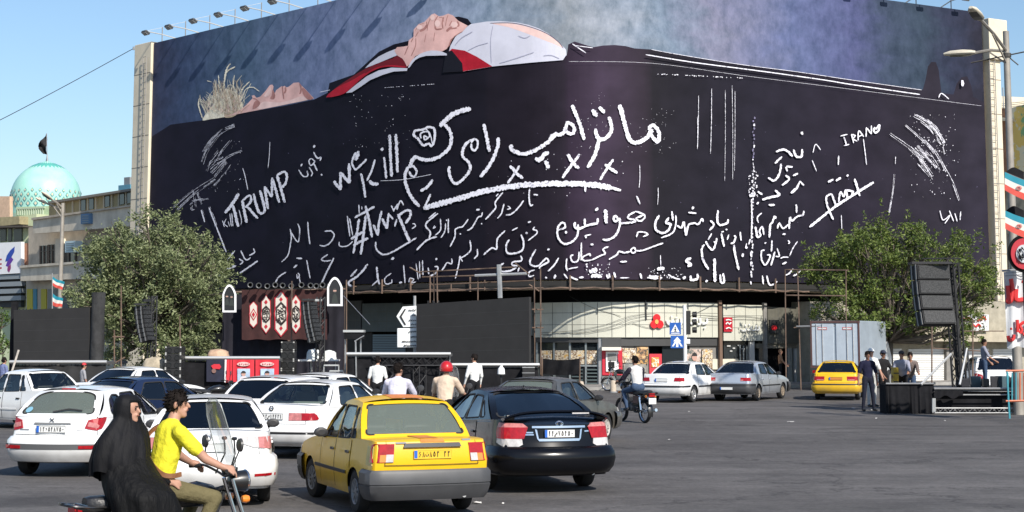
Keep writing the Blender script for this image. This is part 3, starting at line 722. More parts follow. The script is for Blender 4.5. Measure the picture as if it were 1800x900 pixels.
patch(fg,[(822,566),(800,520),(780,492),(730,462),(705,420),(730,386),(790,380),(832,372),(840,320),(882,290),(885,222),(930,172),(985,150),(1050,82),(1080,72),(1120,100),(1160,92),(1205,74),(1250,90),(1300,140),(1388,186),(1340,240),(1240,305),(1195,400),(1150,425),(1000,425),(900,470),(845,548)],I_skin,0,**B_)
for pts,w in (([(1010,178),(985,215),(940,238)],22),([(1082,190),(1095,220),(1150,215)],16),([(1190,240),(1215,215),(1240,200)],22),([(1290,195),(1305,180),(1290,145)],14),([(1225,215),(1260,212),(1290,205)],12)): ribbon(fg,pts,w,I_skin2,jit=0,**B_)
for pts,w in (([(1110,95),(1080,150),(1085,200)],10),([(1165,105),(1150,160),(1158,215)],12),([(1005,150),(1012,220)],9),([(1240,140),(1215,190)],9),([(880,300),(860,340)],9),([(835,375),(800,460)],10),([(930,240),(900,290)],8),([(1235,310),(1210,380)],12)): ribbon(fg,pts,w,I_skin2,jit=0,**B_)
for pts,w in (([(900,235),(930,185),(985,160)],5),([(1050,95),(1018,175),(1010,235)],7),([(1120,110),(1150,110),(1165,150)],6),([(1205,85),(1190,130),(1180,190)],7),([(1340,240),(1260,290),(1200,390)],6),([(905,300),(900,380),(860,470)],8),([(1080,250),(1070,330)],6),([(1000,260),(985,340)],6)): ribbon(fg,pts,w,I_skin2,jit=0,**B_)
for cx,cy,rx,ry in ((1105,165,26,32),(1262,175,32,26),(940,200,28,22),(1060,110,22,26)):
    patch(fg,[(cx+rx*cos(k*pi/6),cy+ry*sin(k*pi/6)) for k in range(12)],I_skin3,0,**B_)
patch(fg,[(832,575),(845,548),(870,505),(950,445),(1050,416),(1150,428),(1195,462),(1000,466),(900,505),(850,570)],I_white,2,**B_)
for pts,w in (([(720,285),(760,240),(830,200)],5),([(800,320),(860,290),(930,270)],4),([(1000,400),(1100,370),(1220,330)],5),([(1120,225),(1160,240),(1195,225)],4),([(1380,370),(1330,350),(1280,352)],5),([(960,160),(945,260),(950,400)],3)): ribbon(fg,pts,w,I_fold,jit=.2,**C_)
fg.build('painted_figure',inks,hb,auto='keep')

# ---- chalk handwriting, line work and scratches
def chalk_mat(name,c,thr):
    m = bpy.data.materials.new(name); m.use_nodes = True; t = m.node_tree; b = t.nodes['Principled BSDF']; b.inputs['Roughness'].default_value = .9; b.inputs['Specular IOR Level'].default_value = .1
    tc = t.nodes.new('ShaderNodeTexCoord'); n = t.nodes.new('ShaderNodeTexNoise'); n.inputs['Scale'].default_value = 7; n.inputs['Detail'].default_value = 6; n.inputs['Roughness'].default_value = .75
    t.links.new(tc.outputs['Object'],n.inputs['Vector']); r = t.nodes.new('ShaderNodeValToRGB'); r.color_ramp.elements[0].position = thr; r.color_ramp.elements[1].position = thr+.13
    r.color_ramp.elements[0].color = (.16,.15,.21,1); r.color_ramp.elements[1].color = (*c,1)
    t.links.new(n.outputs['Fac'],r.inputs['Fac']); t.links.new(r.outputs['Color'],b.inputs['Base Color']); return m
CH = [chalk_mat('chalk_white',(.80,.79,.86),.34),chalk_mat('chalk_faint',(.22,.20,.34),.45)]
VA,VB,VC,VD = dict(o=(680,170),s=4.5),dict(o=(900,170),s=4.5),dict(o=(300,200),s=4.5),dict(o=(500,220),s=4.5)
VE,VF,VG,VH = dict(o=(480,340),s=5.293),dict(o=(700,330),s=5.0),dict(o=(930,330),s=5.0),dict(o=(1140,330),s=5.0)
VI,VJ = dict(o=(1300,200),s=3.214),dict(o=(0,350),s=2.728)
ST = [
 (VA,[(40,[(665,95),(600,108),(520,140),(460,190),(420,235)]),(30,[(450,215),(490,260),(510,320),(500,390),(450,450),(380,490),(300,500),(230,478),(200,505),(180,560)]),(18,[(175,560),(210,550),(235,590),(220,630),(190,622),(178,590)]),(28,[(170,555),(145,610),(150,690),(180,770),(220,830),(260,868)]),
   (20,[(240,330),(212,300),(230,268),(290,258),(320,242),(370,250),(380,300),(370,370),(350,388),(330,370),(290,385),(258,350),(240,320)]),(14,[(270,330),(268,290),(320,275),(340,310),(300,340),(295,310),(320,320)]),(9,[(300,250),(340,290),(362,380)]),
   (24,[(265,745),(310,722),(340,692),(362,655)]),(18,[(668,365),(690,335),(718,350),(714,400),(694,425),(670,408),(668,370)]),(24,[(690,338),(640,360),(605,410),(600,470),(640,510),(660,560),(640,610),(590,662),(545,688),(508,650),(492,590),(495,550)]),
   (30,[(768,215),(785,300),(812,435)]),(30,[(880,322),(880,380),(850,470),(800,560),(738,636)]),(34,[(985,378),(988,415),(1030,440),(1090,452),(1180,420),(1260,370),(1320,312),(1345,282)]),(26,[(975,545),(1030,610),(1078,645)]),(20,[(1050,545),(1010,610),(955,685)]),(38,[(1172,490),(1215,498),(1240,462),(1282,440)]),(36,[(1255,505),(1282,565)]),
   (20,[(345,770),(322,825),(295,880)]),(48,[(290,885),(400,850),(520,820),(650,780),(800,740),(1000,708),(1150,690)]),(24,[(22,300),(28,450),(38,632)]),(26,[(70,295),(78,440),(84,600)])]),
 (VB,[(48,[(140,697),(300,688),(480,688),(600,692),(700,706),(790,722)]),(24,[(780,718),(820,730),(862,740)]),(30,[(300,320),(340,300),(380,300),(412,280),(430,225),(445,205),(490,240),(485,288),(450,290),(422,262)]),(32,[(476,65),(505,140),(540,230),(570,342)]),(38,[(635,102),(672,156)]),(38,[(688,82),(732,128)]),
   (32,[(660,252),(668,300),(690,338),(740,328),(782,280),(785,215),(766,158)]),(34,[(685,310),(680,380),(650,470),(598,562)]),(30,[(440,455),(480,520),(530,568)]),(24,[(535,455),(470,540),(398,642)]),(26,[(735,535),(780,570),(834,604)]),(22,[(802,495),(750,570),(696,658)]),
   (36,[(850,64),(868,120),(895,230),(918,310),(960,362),(1030,350),(1080,310),(1110,255)]),(30,[(1078,262),(1112,224),(1155,262),(1164,325),(1150,358),(1108,312),(1084,285)]),(5,[(1010,540),(1012,640),(1005,720)]),(13,[(985,785),(1012,850)]),(18,[(580,705),(580,752)])]),
 (VC,[(27,[(430,785),(485,715),(540,632)]),(27,[(495,725),(515,810),(535,893)]),(24,[(565,685),(585,780),(600,862)]),(20,[(570,685),(625,645),(636,690),(592,742)]),(22,[(602,732),(690,828)]),(23,[(655,632),(690,760),(720,788),(744,750),(705,605)]),(23,[(770,753),(742,575)]),(21,[(742,575),(800,658)]),(21,[(800,658),(802,505)]),(23,[(802,505),(860,702)]),(25,[(903,702),(842,485)]),(22,[(842,485),(895,458),(920,490),(905,555),(868,590)]),
   (8,[(410,845),(425,895)]),(7,[(440,830),(424,868),(452,895)]),(7,[(455,852),(466,890)]),(8,[(468,790),(480,890)]),(8,[(483,787),(492,890)]),(7,[(540,760),(560,840),(555,880)]),
   (18,[(240,380),(260,310),(290,255),(350,185),(430,122),(505,92)]),(7,[(255,400),(290,300),(380,170)]),(9,[(285,455),(310,380),(380,290)]),(8,[(330,400),(400,300),(480,205)]),(6,[(350,440),(440,345),(565,292)]),(22,[(300,430),(350,385),(420,355)]),(12,[(320,470),(390,400),(435,360)]),(14,[(345,500),(400,425),(440,380)]),(8,[(340,570),(390,520),(440,460)]),(6,[(20,740),(180,602),(340,500)]),(8,[(50,760),(200,622),(355,520)]),(6,[(380,540),(470,400)]),
   (9,[(150,720),(172,700),(160,750),(190,758)]),(9,[(180,600),(200,740)]),(9,[(212,620),(242,718)]),(8,[(170,692),(300,668)]),(9,[(245,760),(265,830)]),(13,[(302,738),(330,810),(362,892)]),
   (26,[(1128,254),(1142,262)]),(24,[(1030,402),(1040,408)]),(11,[(1012,442),(1050,495),(1085,488),(1078,450)]),(11,[(1095,422),(1120,465),(1112,495)]),(10,[(1110,352),(1138,378),(1108,410),(1094,372),(1112,352)]),(12,[(1128,385),(1160,452)]),(12,[(1130,302),(1160,350),(1188,345),(1180,372)]),(14,[(1188,478),(1200,486)]),(5,[(785,222),(780,330),(770,430)]),(7,[(570,430),(590,500),(610,600)])]),
 (VD,[(27,[(390,442),(445,512)]),(25,[(445,512),(442,372)]),(27,[(442,372),(515,458)]),(27,[(515,458),(511,302)]),(34,[(588,205),(562,278)]),(17,[(562,215),(535,290),(560,350),(600,320),(650,268)]),(21,[(605,382),(625,470),(641,572)]),(17,[(716,272),(690,360),(652,440)]),(28,[(670,440),(700,462),(745,466)]),(19,[(788,252),(806,422)]),(28,[(764,184),(780,198)]),(4,[(760,440),(940,430),(1160,390)])]),
 (VE,[(25,[(800,238),(775,400),(745,558)]),(25,[(862,205),(840,390),(815,568)]),(26,[(725,425),(780,390),(835,355)]),(26,[(745,482),(820,445),(885,415)]),(14,[(690,210),(715,400)]),(12,[(712,232),(740,392)]),(12,[(798,105),(802,190)]),(10,[(825,120),(828,150)]),(23,[(760,226),(850,175),(944,122)]),(27,[(860,115),(895,260),(920,408)]),(25,[(932,292),(978,392)]),(24,[(976,388),(985,280),(1010,162)]),(26,[(1014,232),(1060,328)]),(24,[(1060,328),(1076,182)]),(19,[(1076,192),(1118,240)]),
   (15,[(1100,112),(1125,168)]),(15,[(1120,162),(1160,102),(1152,150),(1185,68),(1214,110)]),(17,[(1150,240),(1132,308)]),(28,[(1160,192),(1215,320),(1275,458)]),(26,[(1170,202),(1240,158),(1278,170),(1270,225),(1230,278)]),(17,[(955,450),(960,515),(1020,568),(1100,550),(1200,492),(1335,412)]),(36,[(1106,598),(1122,612)]),(14,[(480,352),(540,350),(568,392),(530,460),(480,488),(432,482)]),(13,[(322,264),(330,370),(344,472)]),(12,[(230,282),(248,340),(236,448),(202,420),(170,362)]),(12,[(158,330),(170,400),(160,480),(138,575),(80,638)]),(12,[(615,450),(622,490),(690,488),(742,445)]),
   (14,[(510,568),(452,608),(480,630),(540,622)]),(17,[(566,600),(500,730),(446,842)]),(12,[(312,620),(345,790)]),(18,[(218,602),(270,606)]),(18,[(192,692),(224,664)]),(12,[(230,740),(246,760),(226,790),(220,752)]),(12,[(240,762),(256,850)]),(14,[(12,858),(50,780),(120,732)]),(19,[(722,774),(780,706)]),(21,[(880,657),(800,758),(702,828),(736,868)]),(19,[(964,682),(975,790),(990,848)]),(15,[(985,800),(920,858)]),(12,[(1100,742),(1040,790),(1050,840),(1100,832),(1105,800)]),(20,[(1172,832),(1200,826)]),(12,[(1215,667),(1228,834)]),(11,[(1264,830),(1272,790),(1308,800),(1282,834),(1330,822)]),(12,[(1275,692),(1302,700)]),(10,[(1330,652),(1350,800)]),(10,[(1362,632),(1366,788)]),(12,[(1390,622),(1395,760)])]),
 (VF,[(15,[(1155,8),(1150,80),(1160,152),(1186,148)]),(15,[(1190,58),(1228,64)]),(14,[(1102,112),(1060,170),(1000,228),(946,240)]),(12,[(962,160),(986,180),(955,190)]),(12,[(930,142),(920,180),(905,230),(872,270)]),(15,[(920,42),(870,100),(850,140),(858,172),(820,222),(766,278)]),(12,[(880,52),(860,76)]),(13,[(740,216),(730,250),(700,262),(650,348),(606,376)]),(18,[(686,196),(716,190)]),(13,[(728,314),(738,318)]),(13,[(615,276),(570,338),(530,350),(502,370),(498,430),(456,518)]),(14,[(540,404),(552,408)]),
   (13,[(440,272),(440,398)]),(12,[(416,312),(410,380),(376,440)]),(12,[(420,284),(430,288)]),(16,[(350,226),(242,320),(282,390),(270,442)]),(12,[(330,216),(268,270)]),(12,[(370,272),(372,370),(322,420)]),(10,[(320,332),(308,358),(330,342)]),(17,[(340,430),(250,462),(162,548)]),(11,[(125,316),(146,320),(150,340),(120,360)]),(13,[(1200,342),(1186,365),(1214,375),(1218,402),(1142,464)]),(14,[(1140,306),(1166,295)]),(20,[(1120,394),(1136,402)]),(17,[(1080,412),(1102,480),(1090,548),(1022,577),(958,570),(950,502),(976,456)]),(13,[(1000,376),(1050,350)]),
   (15,[(940,377),(872,450),(865,538),(820,530),(750,590)]),(13,[(695,537),(696,590),(666,624)]),(13,[(630,462),(635,550),(562,612),(540,600),(566,648)]),(13,[(542,602),(526,700),(502,798)]),(13,[(470,622),(470,668),(430,660),(402,700),(380,734)]),(13,[(320,692),(350,700),(330,750),(272,778)]),(20,[(328,622),(342,630)]),(15,[(264,702),(270,760)]),(16,[(1210,542),(1166,620),(1160,668),(1200,690),(1242,678),(1298,622),(1320,650),(1252,690),(1242,712)]),(24,[(1314,536),(1328,546)]),(16,[(1410,616),(1370,680),(1316,734)]),(15,[(1076,597),(1084,640),(1012,652),(1002,680),(1060,690),(1050,738)]),(16,[(928,662),(892,690),(902,734),(980,730),(1040,700)]),(13,[(1200,722),(1152,740),(1150,780),(1194,770)]),(16,[(1292,792),(1304,786)]),(15,[(1386,770),(1372,798)])]),
 (VG,[(17,[(932,207),(1000,230),(1018,260),(980,293),(942,270),(1000,242)]),(19,[(930,212),(880,240),(872,268),(920,280),(930,298),(862,310),(800,312)]),(21,[(780,272),(760,246),(742,270),(762,298),(795,272),(794,340),(760,418),(702,455),(646,455)]),(36,[(670,190),(680,312)]),(40,[(588,182),(602,198)]),(24,[(605,267),(595,310),(540,325),(490,340),(440,360),(402,340),(405,302)]),(22,[(490,272),(490,330)]),(20,[(430,322),(430,400),(392,464),(312,494),(256,440),(252,360),(280,312),(310,312),(314,350),(262,370)]),(26,[(316,386),(334,396)]),(14,[(486,425),(545,410)]),(17,[(494,432),(506,440)]),(13,[(950,77),(975,138)]),(15,[(945,434),(960,392),(1010,390),(1044,410),(1002,430)]),
   (15,[(1178,486),(1082,520),(1000,550),(942,555)]),(15,[(940,555),(925,527),(896,545),(910,574),(940,560)]),(17,[(890,560),(840,570),(790,560),(770,590),(702,630)]),(17,[(800,650),(860,648)]),(16,[(700,517),(652,540),(668,578),(620,600),(552,635)]),(15,[(550,635),(482,640),(472,610),(530,582),(538,602)]),(15,[(460,482),(458,638)]),(15,[(440,562),(430,640),(382,650),(366,602),(390,590)]),(15,[(332,622),(326,690),(338,732)]),(13,[(346,714),(430,696)]),(18,[(540,496),(566,500)]),(44,[(532,744),(560,730),(600,722)]),(34,[(545,782),(590,770),(640,782)]),(16,[(682,762),(690,790)]),(15,[(702,752),(710,790)]),(18,[(746,742),(760,790)]),(14,[(306,757),(340,798)]),(16,[(365,782),(400,800),(430,808)]),(18,[(440,790),(480,786)]),(14,[(230,762),(220,798)]),(17,[(146,794),(156,786)]),(17,[(976,752),(990,798)]),(20,[(1040,792),(1100,780),(1170,792)]),(10,[(800,792),(880,790)]),(22,[(1060,770),(1064,795)]),(22,[(1110,770),(1114,795)])]),
 (VH,[(21,[(95,242),(62,300),(66,368),(120,398),(170,378),(194,320),(152,310),(180,262)]),(19,[(205,207),(215,288)]),(15,[(240,242),(240,320),(210,398),(112,440)]),(17,[(250,332),(290,350),(310,302),(330,418),(350,330),(400,312),(440,320),(468,272),(480,300)]),(17,[(350,216),(420,225)]),(28,[(382,172),(398,182)]),(20,[(610,197),(605,290),(630,328),(690,310),(700,277)]),(18,[(542,287),(575,325),(536,374)]),(13,[(555,402),(522,458)]),(19,[(600,442),(590,490),(560,548),(512,490),(508,470)]),(12,[(575,470),(592,500)]),(20,[(480,512),(466,560),(482,640),(528,718)]),(15,[(470,520),(492,500)]),(19,[(640,402),(664,518)]),(12,[(640,390),(662,384)]),(13,[(705,412),(692,458)]),(17,[(722,490),(750,480),(764,432),(750,422)]),(21,[(750,502),(762,590),(793,722)]),(17,[(805,387),(814,464)]),(16,[(680,362),(690,372)]),
   (13,[(905,100),(908,270),(905,450)]),(14,[(895,450),(880,498)]),(14,[(900,560),(902,608)]),(14,[(900,650),(902,690)]),(14,[(900,730),(906,788)]),(14,[(898,822),(902,850)]),(15,[(862,490),(856,528),(872,520)]),(21,[(830,577),(826,608)]),(17,[(1365,202),(1355,240),(1310,252),(1260,290),(1242,262),(1236,362)]),(17,[(1230,320),(1182,358),(1150,312),(1132,358)]),(19,[(1120,272),(1108,252),(1090,300),(1070,330),(1062,438)]),(15,[(1176,410),(1206,405)]),(15,[(1294,148),(1302,170),(1300,220)]),(21,[(940,342),(955,438)]),(15,[(955,440),(985,420),(976,380),(1000,342),(1014,414)]),(13,[(996,222),(956,260),(966,308)]),
   (15,[(1085,462),(1080,560)]),(15,[(1020,547),(992,562),(996,640),(1030,678),(1070,600),(1042,590)]),(17,[(1110,562),(1076,683)]),(13,[(1130,532),(1150,600),(1116,602)]),(10,[(1310,472),(1270,530),(1240,600)]),(12,[(1230,612),(1190,610),(1160,620)]),(17,[(1176,672),(1214,655)]),(12,[(1226,462),(1240,480),(1228,492)]),(13,[(1020,490),(1036,482)]),(27,[(580,622),(582,720),(585,828)]),(20,[(630,762),(636,828),(664,830),(656,752)]),(26,[(504,814),(516,826)]),(28,[(375,617),(332,640),(374,680),(342,686)]),(23,[(370,772),(376,810),(428,800),(430,757)]),(32,[(308,782),(320,800)]),(18,[(2,790),(110,802)]),(14,[(172,762),(220,790),(280,805)]),(7,[(105,592),(108,690)]),(36,[(76,716),(140,706)]),(16,[(1000,772),(1010,848)]),(16,[(1040,772),(1060,848),(1098,850),(1130,822)]),(13,[(1202,770),(1240,750),(1270,712)]),(17,[(1272,778),(1370,712)]),
   (38,[(888,74),(940,52)]),(20,[(960,32),(1000,60)]),(23,[(1000,105),(1080,82),(1148,62),(1112,22)]),(21,[(1056,150),(1110,152)]),(26,[(954,130),(966,140)]),(21,[(1256,44),(1300,2)])]),
 (VI,[(8,[(590,130),(605,180)]),(7,[(570,126),(610,116)]),(7,[(590,180),(620,172)]),(8,[(632,116),(645,165)]),(8,[(632,116),(655,124),(640,140),(665,155)]),(8,[(670,150),(673,96),(702,130)]),(7,[(672,130),(692,120)]),(8,[(715,130),(716,77)]),(8,[(716,77),(745,114)]),(8,[(745,114),(745,66)]),(12,[(760,76),(772,84),(790,62),(785,95),(765,106),(756,82)]),(5,[(700,142),(718,288)]),(15,[(395,640),(450,596),(540,525),(640,460),(758,386)]),(14,[(650,367),(680,464)]),(14,[(600,432),(640,440),(630,470)]),(11,[(560,500),(570,442),(590,468),(600,430),(610,478)]),(12,[(520,452),(490,472),(500,530),(530,598)]),(12,[(520,452),(545,518)]),(14,[(500,386),(530,370)]),(14,[(545,380),(572,360)]),(15,[(606,346),(614,352)]),
   (22,[(985,8),(1060,52),(1115,115),(1148,170)]),(10,[(1000,5),(1090,60),(1150,150),(1165,230)]),(9,[(940,62),(1040,150),(1110,228)]),(7,[(850,112),(960,190)]),(12,[(960,190),(1020,250),(1100,368)]),(30,[(990,192),(1020,225),(1050,250)]),(18,[(1040,220),(1080,260),(1115,305)]),(12,[(1015,255),(1050,300),(1085,345)]),(10,[(1010,275),(1078,352)]),(5,[(1070,180),(1140,280),(1200,378),(1240,490)]),(6,[(1100,202),(1170,328)]),(7,[(1060,200),(1120,300)]),
   (15,[(350,102),(356,118)]),(13,[(206,215),(255,202),(300,240)]),(13,[(305,202),(320,240),(350,240),(354,200)]),(13,[(240,242),(200,280)]),(13,[(235,282),(225,340),(195,378),(162,360)]),(12,[(265,296),(300,300)]),(12,[(262,300),(270,325)]),(12,[(260,347),(280,370),(240,404)]),(12,[(330,336),(302,350)]),(10,[(340,380),(364,404)]),(13,[(340,382),(320,425),(290,448)]),(5,[(415,220),(430,172),(458,204)]),(5,[(410,262),(435,324)]),(8,[(560,237),(558,288)]),(4,[(880,242),(870,400),(846,558)]),(4,[(575,572),(578,650)]),(6,[(1132,547),(1150,600),(1190,572),(1160,620)]),(6,[(1185,547),(1210,608)]),(6,[(1216,562),(1230,608)]),(6,[(1250,552),(1246,600)])]),
 (VJ,[(7,[(1215,236),(1220,256),(1195,270)]),(7,[(1155,247),(1178,290),(1202,280)]),(7,[(1146,286),(1164,300),(1150,314)]),(9,[(1150,355),(1190,328),(1236,296)]),(7,[(1126,247),(1082,310),(1098,338)]),(7,[(1110,322),(1130,322),(1062,350),(1052,375)]),(7,[(1040,332),(1030,380),(1060,380),(1060,342)]),(7,[(1000,365),(1020,380)]),(7,[(1002,42),(1040,140),(1085,254)]),(6,[(965,52),(982,110)])]),
]
def drag(pts,w,V):                                              # side of the chalk dragged over the sheet: a bundle of broken hairlines
    n = max(2,int(w/2.6)); P = [Vector((x,y,0)) for x,y in pts]; P = crom(P,6) if len(P) > 2 else [P[0].lerp(P[1],k/10) for k in range(11)]
    for i in range(n):
        o = (i/(n-1)-.5)*w*1.5; k = 0
        while k < len(P)-2:
            L = random.randint(2,7)
            if random.random() < .72:
                q = P[k:k+L+1]
                if len(q) > 1: d = q[-1]-q[0]; d.normalize(); e = Vector((-d.y,d.x,0))*(o+random.uniform(-1,1)); ribbon(chalk,[(v.x+e.x,v.y+e.y) for v in (q[0],q[len(q)//2],q[-1])],random.uniform(.9,2.8),0,jit=.5,**V)
            k += L
for V,lst in ST:
    chalk = MB()
    for w,pts in lst:
        if (V is VC and pts[0][0] < 400 and pts[0][1] < 780) or (V is VI and pts[0][0] > 840 and pts[0][1] < 300): drag(pts,w,V)
        else: ribbon(chalk,pts,w*.86,0,jit=.2,**V)
    chalk.build('chalk_writing',CH,hb,auto='keep')
scr = MB()
for x0,y0,x1,y1,w in ((1228,168,1226,262,.6),(1251,155,1249,270,.75),(1275,158,1274,318,.5),(1287,150,1288,316,.5),(1292,160,1291,300,.5),(1226,205,1226,262,.8),(1157,330,1156,360,.8)):
    ribbon(scr,[(x0,y0),((x0+x1)/2+.6,(y0+y1)/2),(x1,y1)],w,0,jit=.5)
for i in range(40):                                              # dotted lines, specks and drips of chalk
    x = 1155+i*3.8;
    if random.random() < .75: ribbon(scr,[(x,130+i*.18+random.uniform(-1,1)),(x+random.uniform(1,4),130+i*.18)],random.uniform(.6,1.8),0,jit=.3)
for i in range(26):
    x = 676+i*3.4
    if random.random() < .7: ribbon(scr,[(x,154-i*.25),(x+2.5,154-i*.25)],random.uniform(.5,1.3),0)
for i in range(46):
    y = 205+i*6.2; x = 1325-.08*i+random.uniform(-1.5,1.5)
    ribbon(scr,[(x,y),(x+random.uniform(-1,1),y+random.uniform(2,6))],random.uniform(.8,3.0),0 if y > 290 or random.random() < .4 else 1,jit=.4)
def specks(n,x0,x1,y0,y1,r0,r1,m=0):
    for _ in range(int(n*.7)):
        x,y = random.uniform(x0,x1),random.uniform(y0,y1); r_ = random.uniform(r0,r1)*random.choice((.5,.6,.8))
        ribbon(scr,[(x,y),(x+random.uniform(-1,1)*r_,y+r_*1.3)],r_,m,jit=.4,taper=False)
specks(90,610,720,165,260,.5,1.4); specks(70,1100,1190,190,270,.5,1.3); specks(60,1010,1080,160,260,.5,1.2)
specks(50,870,1100,270,345,.6,1.8); specks(130,1600,1690,200,350,.5,1.6); specks(60,370,430,230,340,.5,1.3)
specks(170,300,1720,215,480,.5,1.2,1); specks(50,1030,1075,460,488,.8,3.0); specks(70,1316,1332,300,345,.8,3)
specks(120,1615,1665,235,300,.7,2.0); specks(60,1140,1200,470,490,.6,2.2)
for pts,w in (([(1135,96),(1222,110),(1330,124),(1445,140),(1500,149),(1617,166)],1.7),([(1145,87),(1200,97),(1300,113),(1400,126),(1500,141),(1620,158)],.7),([(1000,108),(1145,111),(1300,132),(1450,151),(1600,170),(1725,186)],.35),([(1650,172),(1655,164),(1668,174)],1.6),([(1006,77),(1018,85),(1030,93)],1.6),([(562,162),(580,158)],1.0),([(1010,80),(1042,84)],1.2)): ribbon(scr,pts,w,0,jit=.1)
patch(scr,[(1690,141),(1693,141),(1695,147),(1693,152),(1690,151)],0)
scr.build('chalk_scratches',CH,hb,auto='keep')

# ---- floodlights along the top edge, on outriggers
def floodlight(u,arm,label):
    n = fnormal(u); b = fac(u,0,ZT)
    f = thing('floodlight',label,'floodlight',b,group='floodlights along the top of the hoarding')
    tdir = Vector((-n.y,n.x,0))
    q = MB(); q.tube([fac(u,-.25,ZT-.4),fac(u,-.25,ZT+.95)],.03,5); q.build('post',mat('lamp_post_grey',(.22,.21,.20),.6,metal=.3),f)
    tip = fac(u,0,ZT+.55)+n*arm
    q = MB(); q.tube([fac(u,-1.6,ZT+.1),fac(u,-.25,ZT+.5),tip],.034,5); q.tube([fac(u,-.25,ZT+.92),tip],.012,4)
    q.build('arm',mat('lamp_arm_white',(.5,.5,.49),.5,metal=.2),f)
    ha = (n*.5-Vector((0,0,1))*.55).normalized()
    q = MB(); M = Matrix((tdir,n,Vector((0,0,1)))).transposed() @ Matrix.Rotation(R(32),3,'X')
    q.box(tip+Vector((0,0,-.10)),(.52,.34,.14),M=M); hd = q.build('lamp_head',mat('lamp_housing',(.06,.06,.06),.5,metal=.2),f,bevel=.03)
    q = MB(); q.box(tip+Vector((0,0,-.10))+M @ Vector((0,0,-.085)),(.44,.27,.02),M=M); q.build('lens',mat('lamp_glass',(.35,.36,.36),.15),hd)
    q = MB(); q.tube([tip+tdir*.22,tip+tdir*.24+Vector((0,0,-.16)),tip+tdir*.19+Vector((0,0,-.2))],.02,4); q.build('bracket',M_grey,hd)
k = 0; u = UL+.5
LPOS = []
while u < UR-.3: LPOS.append(u); u += 2.55
def in_frame(u):
    p = fac(u,.9,ZT+.5)-Vector((0,0,CAMH)); fw = p.y*CP+p.z*SP; return 260-FPX*(-p.y*SP+p.z*CP)/fw > -6
VIS = [in_frame(u) for u in LPOS]; NL = VIS.index(False) if False in VIS else len(VIS); ORD = 'leftmost second third fourth fifth sixth seventh eighth ninth tenth'.split()
for i,u in enumerate(LPOS):
    if i < NL: lab = 'leftmost floodlight, above the far left corner of the hoarding' if i == 0 else ORD[i]+' floodlight from the left end of the hoarding'
    elif VIS[i]: k = len(LPOS)-1-i; lab = 'rightmost floodlight, at the right corner of the hoarding' if k == 0 else ORD[k]+' floodlight from the right end of the hoarding'
    else: lab = 'floodlight above the frame, known by its shadow on the middle of the hoarding'
    floodlight(u,.9,lab)
# ------------------------------------------------------------------ trees
def leaf_mat(name,c0,c1):
    m = bpy.data.materials.new(name); m.use_nodes = True; t = m.node_tree; b = t.nodes['Principled BSDF']
    b.inputs['Roughness'].default_value = .5; b.inputs['Specular IOR Level'].default_value = .4
    gm = t.nodes.new('ShaderNodeNewGeometry'); r = t.nodes.new('ShaderNodeValToRGB')
    r.color_ramp.elements[0].color = (*c0,1); r.color_ramp.elements[1].color = (*c1,1)
    t.links.new(gm.outputs['Random Per Island'],r.inputs['Fac']); t.links.new(r.outputs['Color'],b.inputs['Base Color'])
    tr = t.nodes.new('ShaderNodeBsdfTranslucent'); t.links.new(r.outputs['Color'],tr.inputs['Color'])
    mx = t.nodes.new('ShaderNodeMixShader'); mx.inputs[0].default_value = .3
    t.links.new(b.outputs[0],mx.inputs[1]); t.links.new(tr.outputs[0],mx.inputs[2])
    t.links.new(mx.outputs[0],t.nodes['Material Output'].inputs['Surface']); return m
M_bark = mat('bark',(.12,.10,.08),.9,var=.4,scale=4,bump=.5)
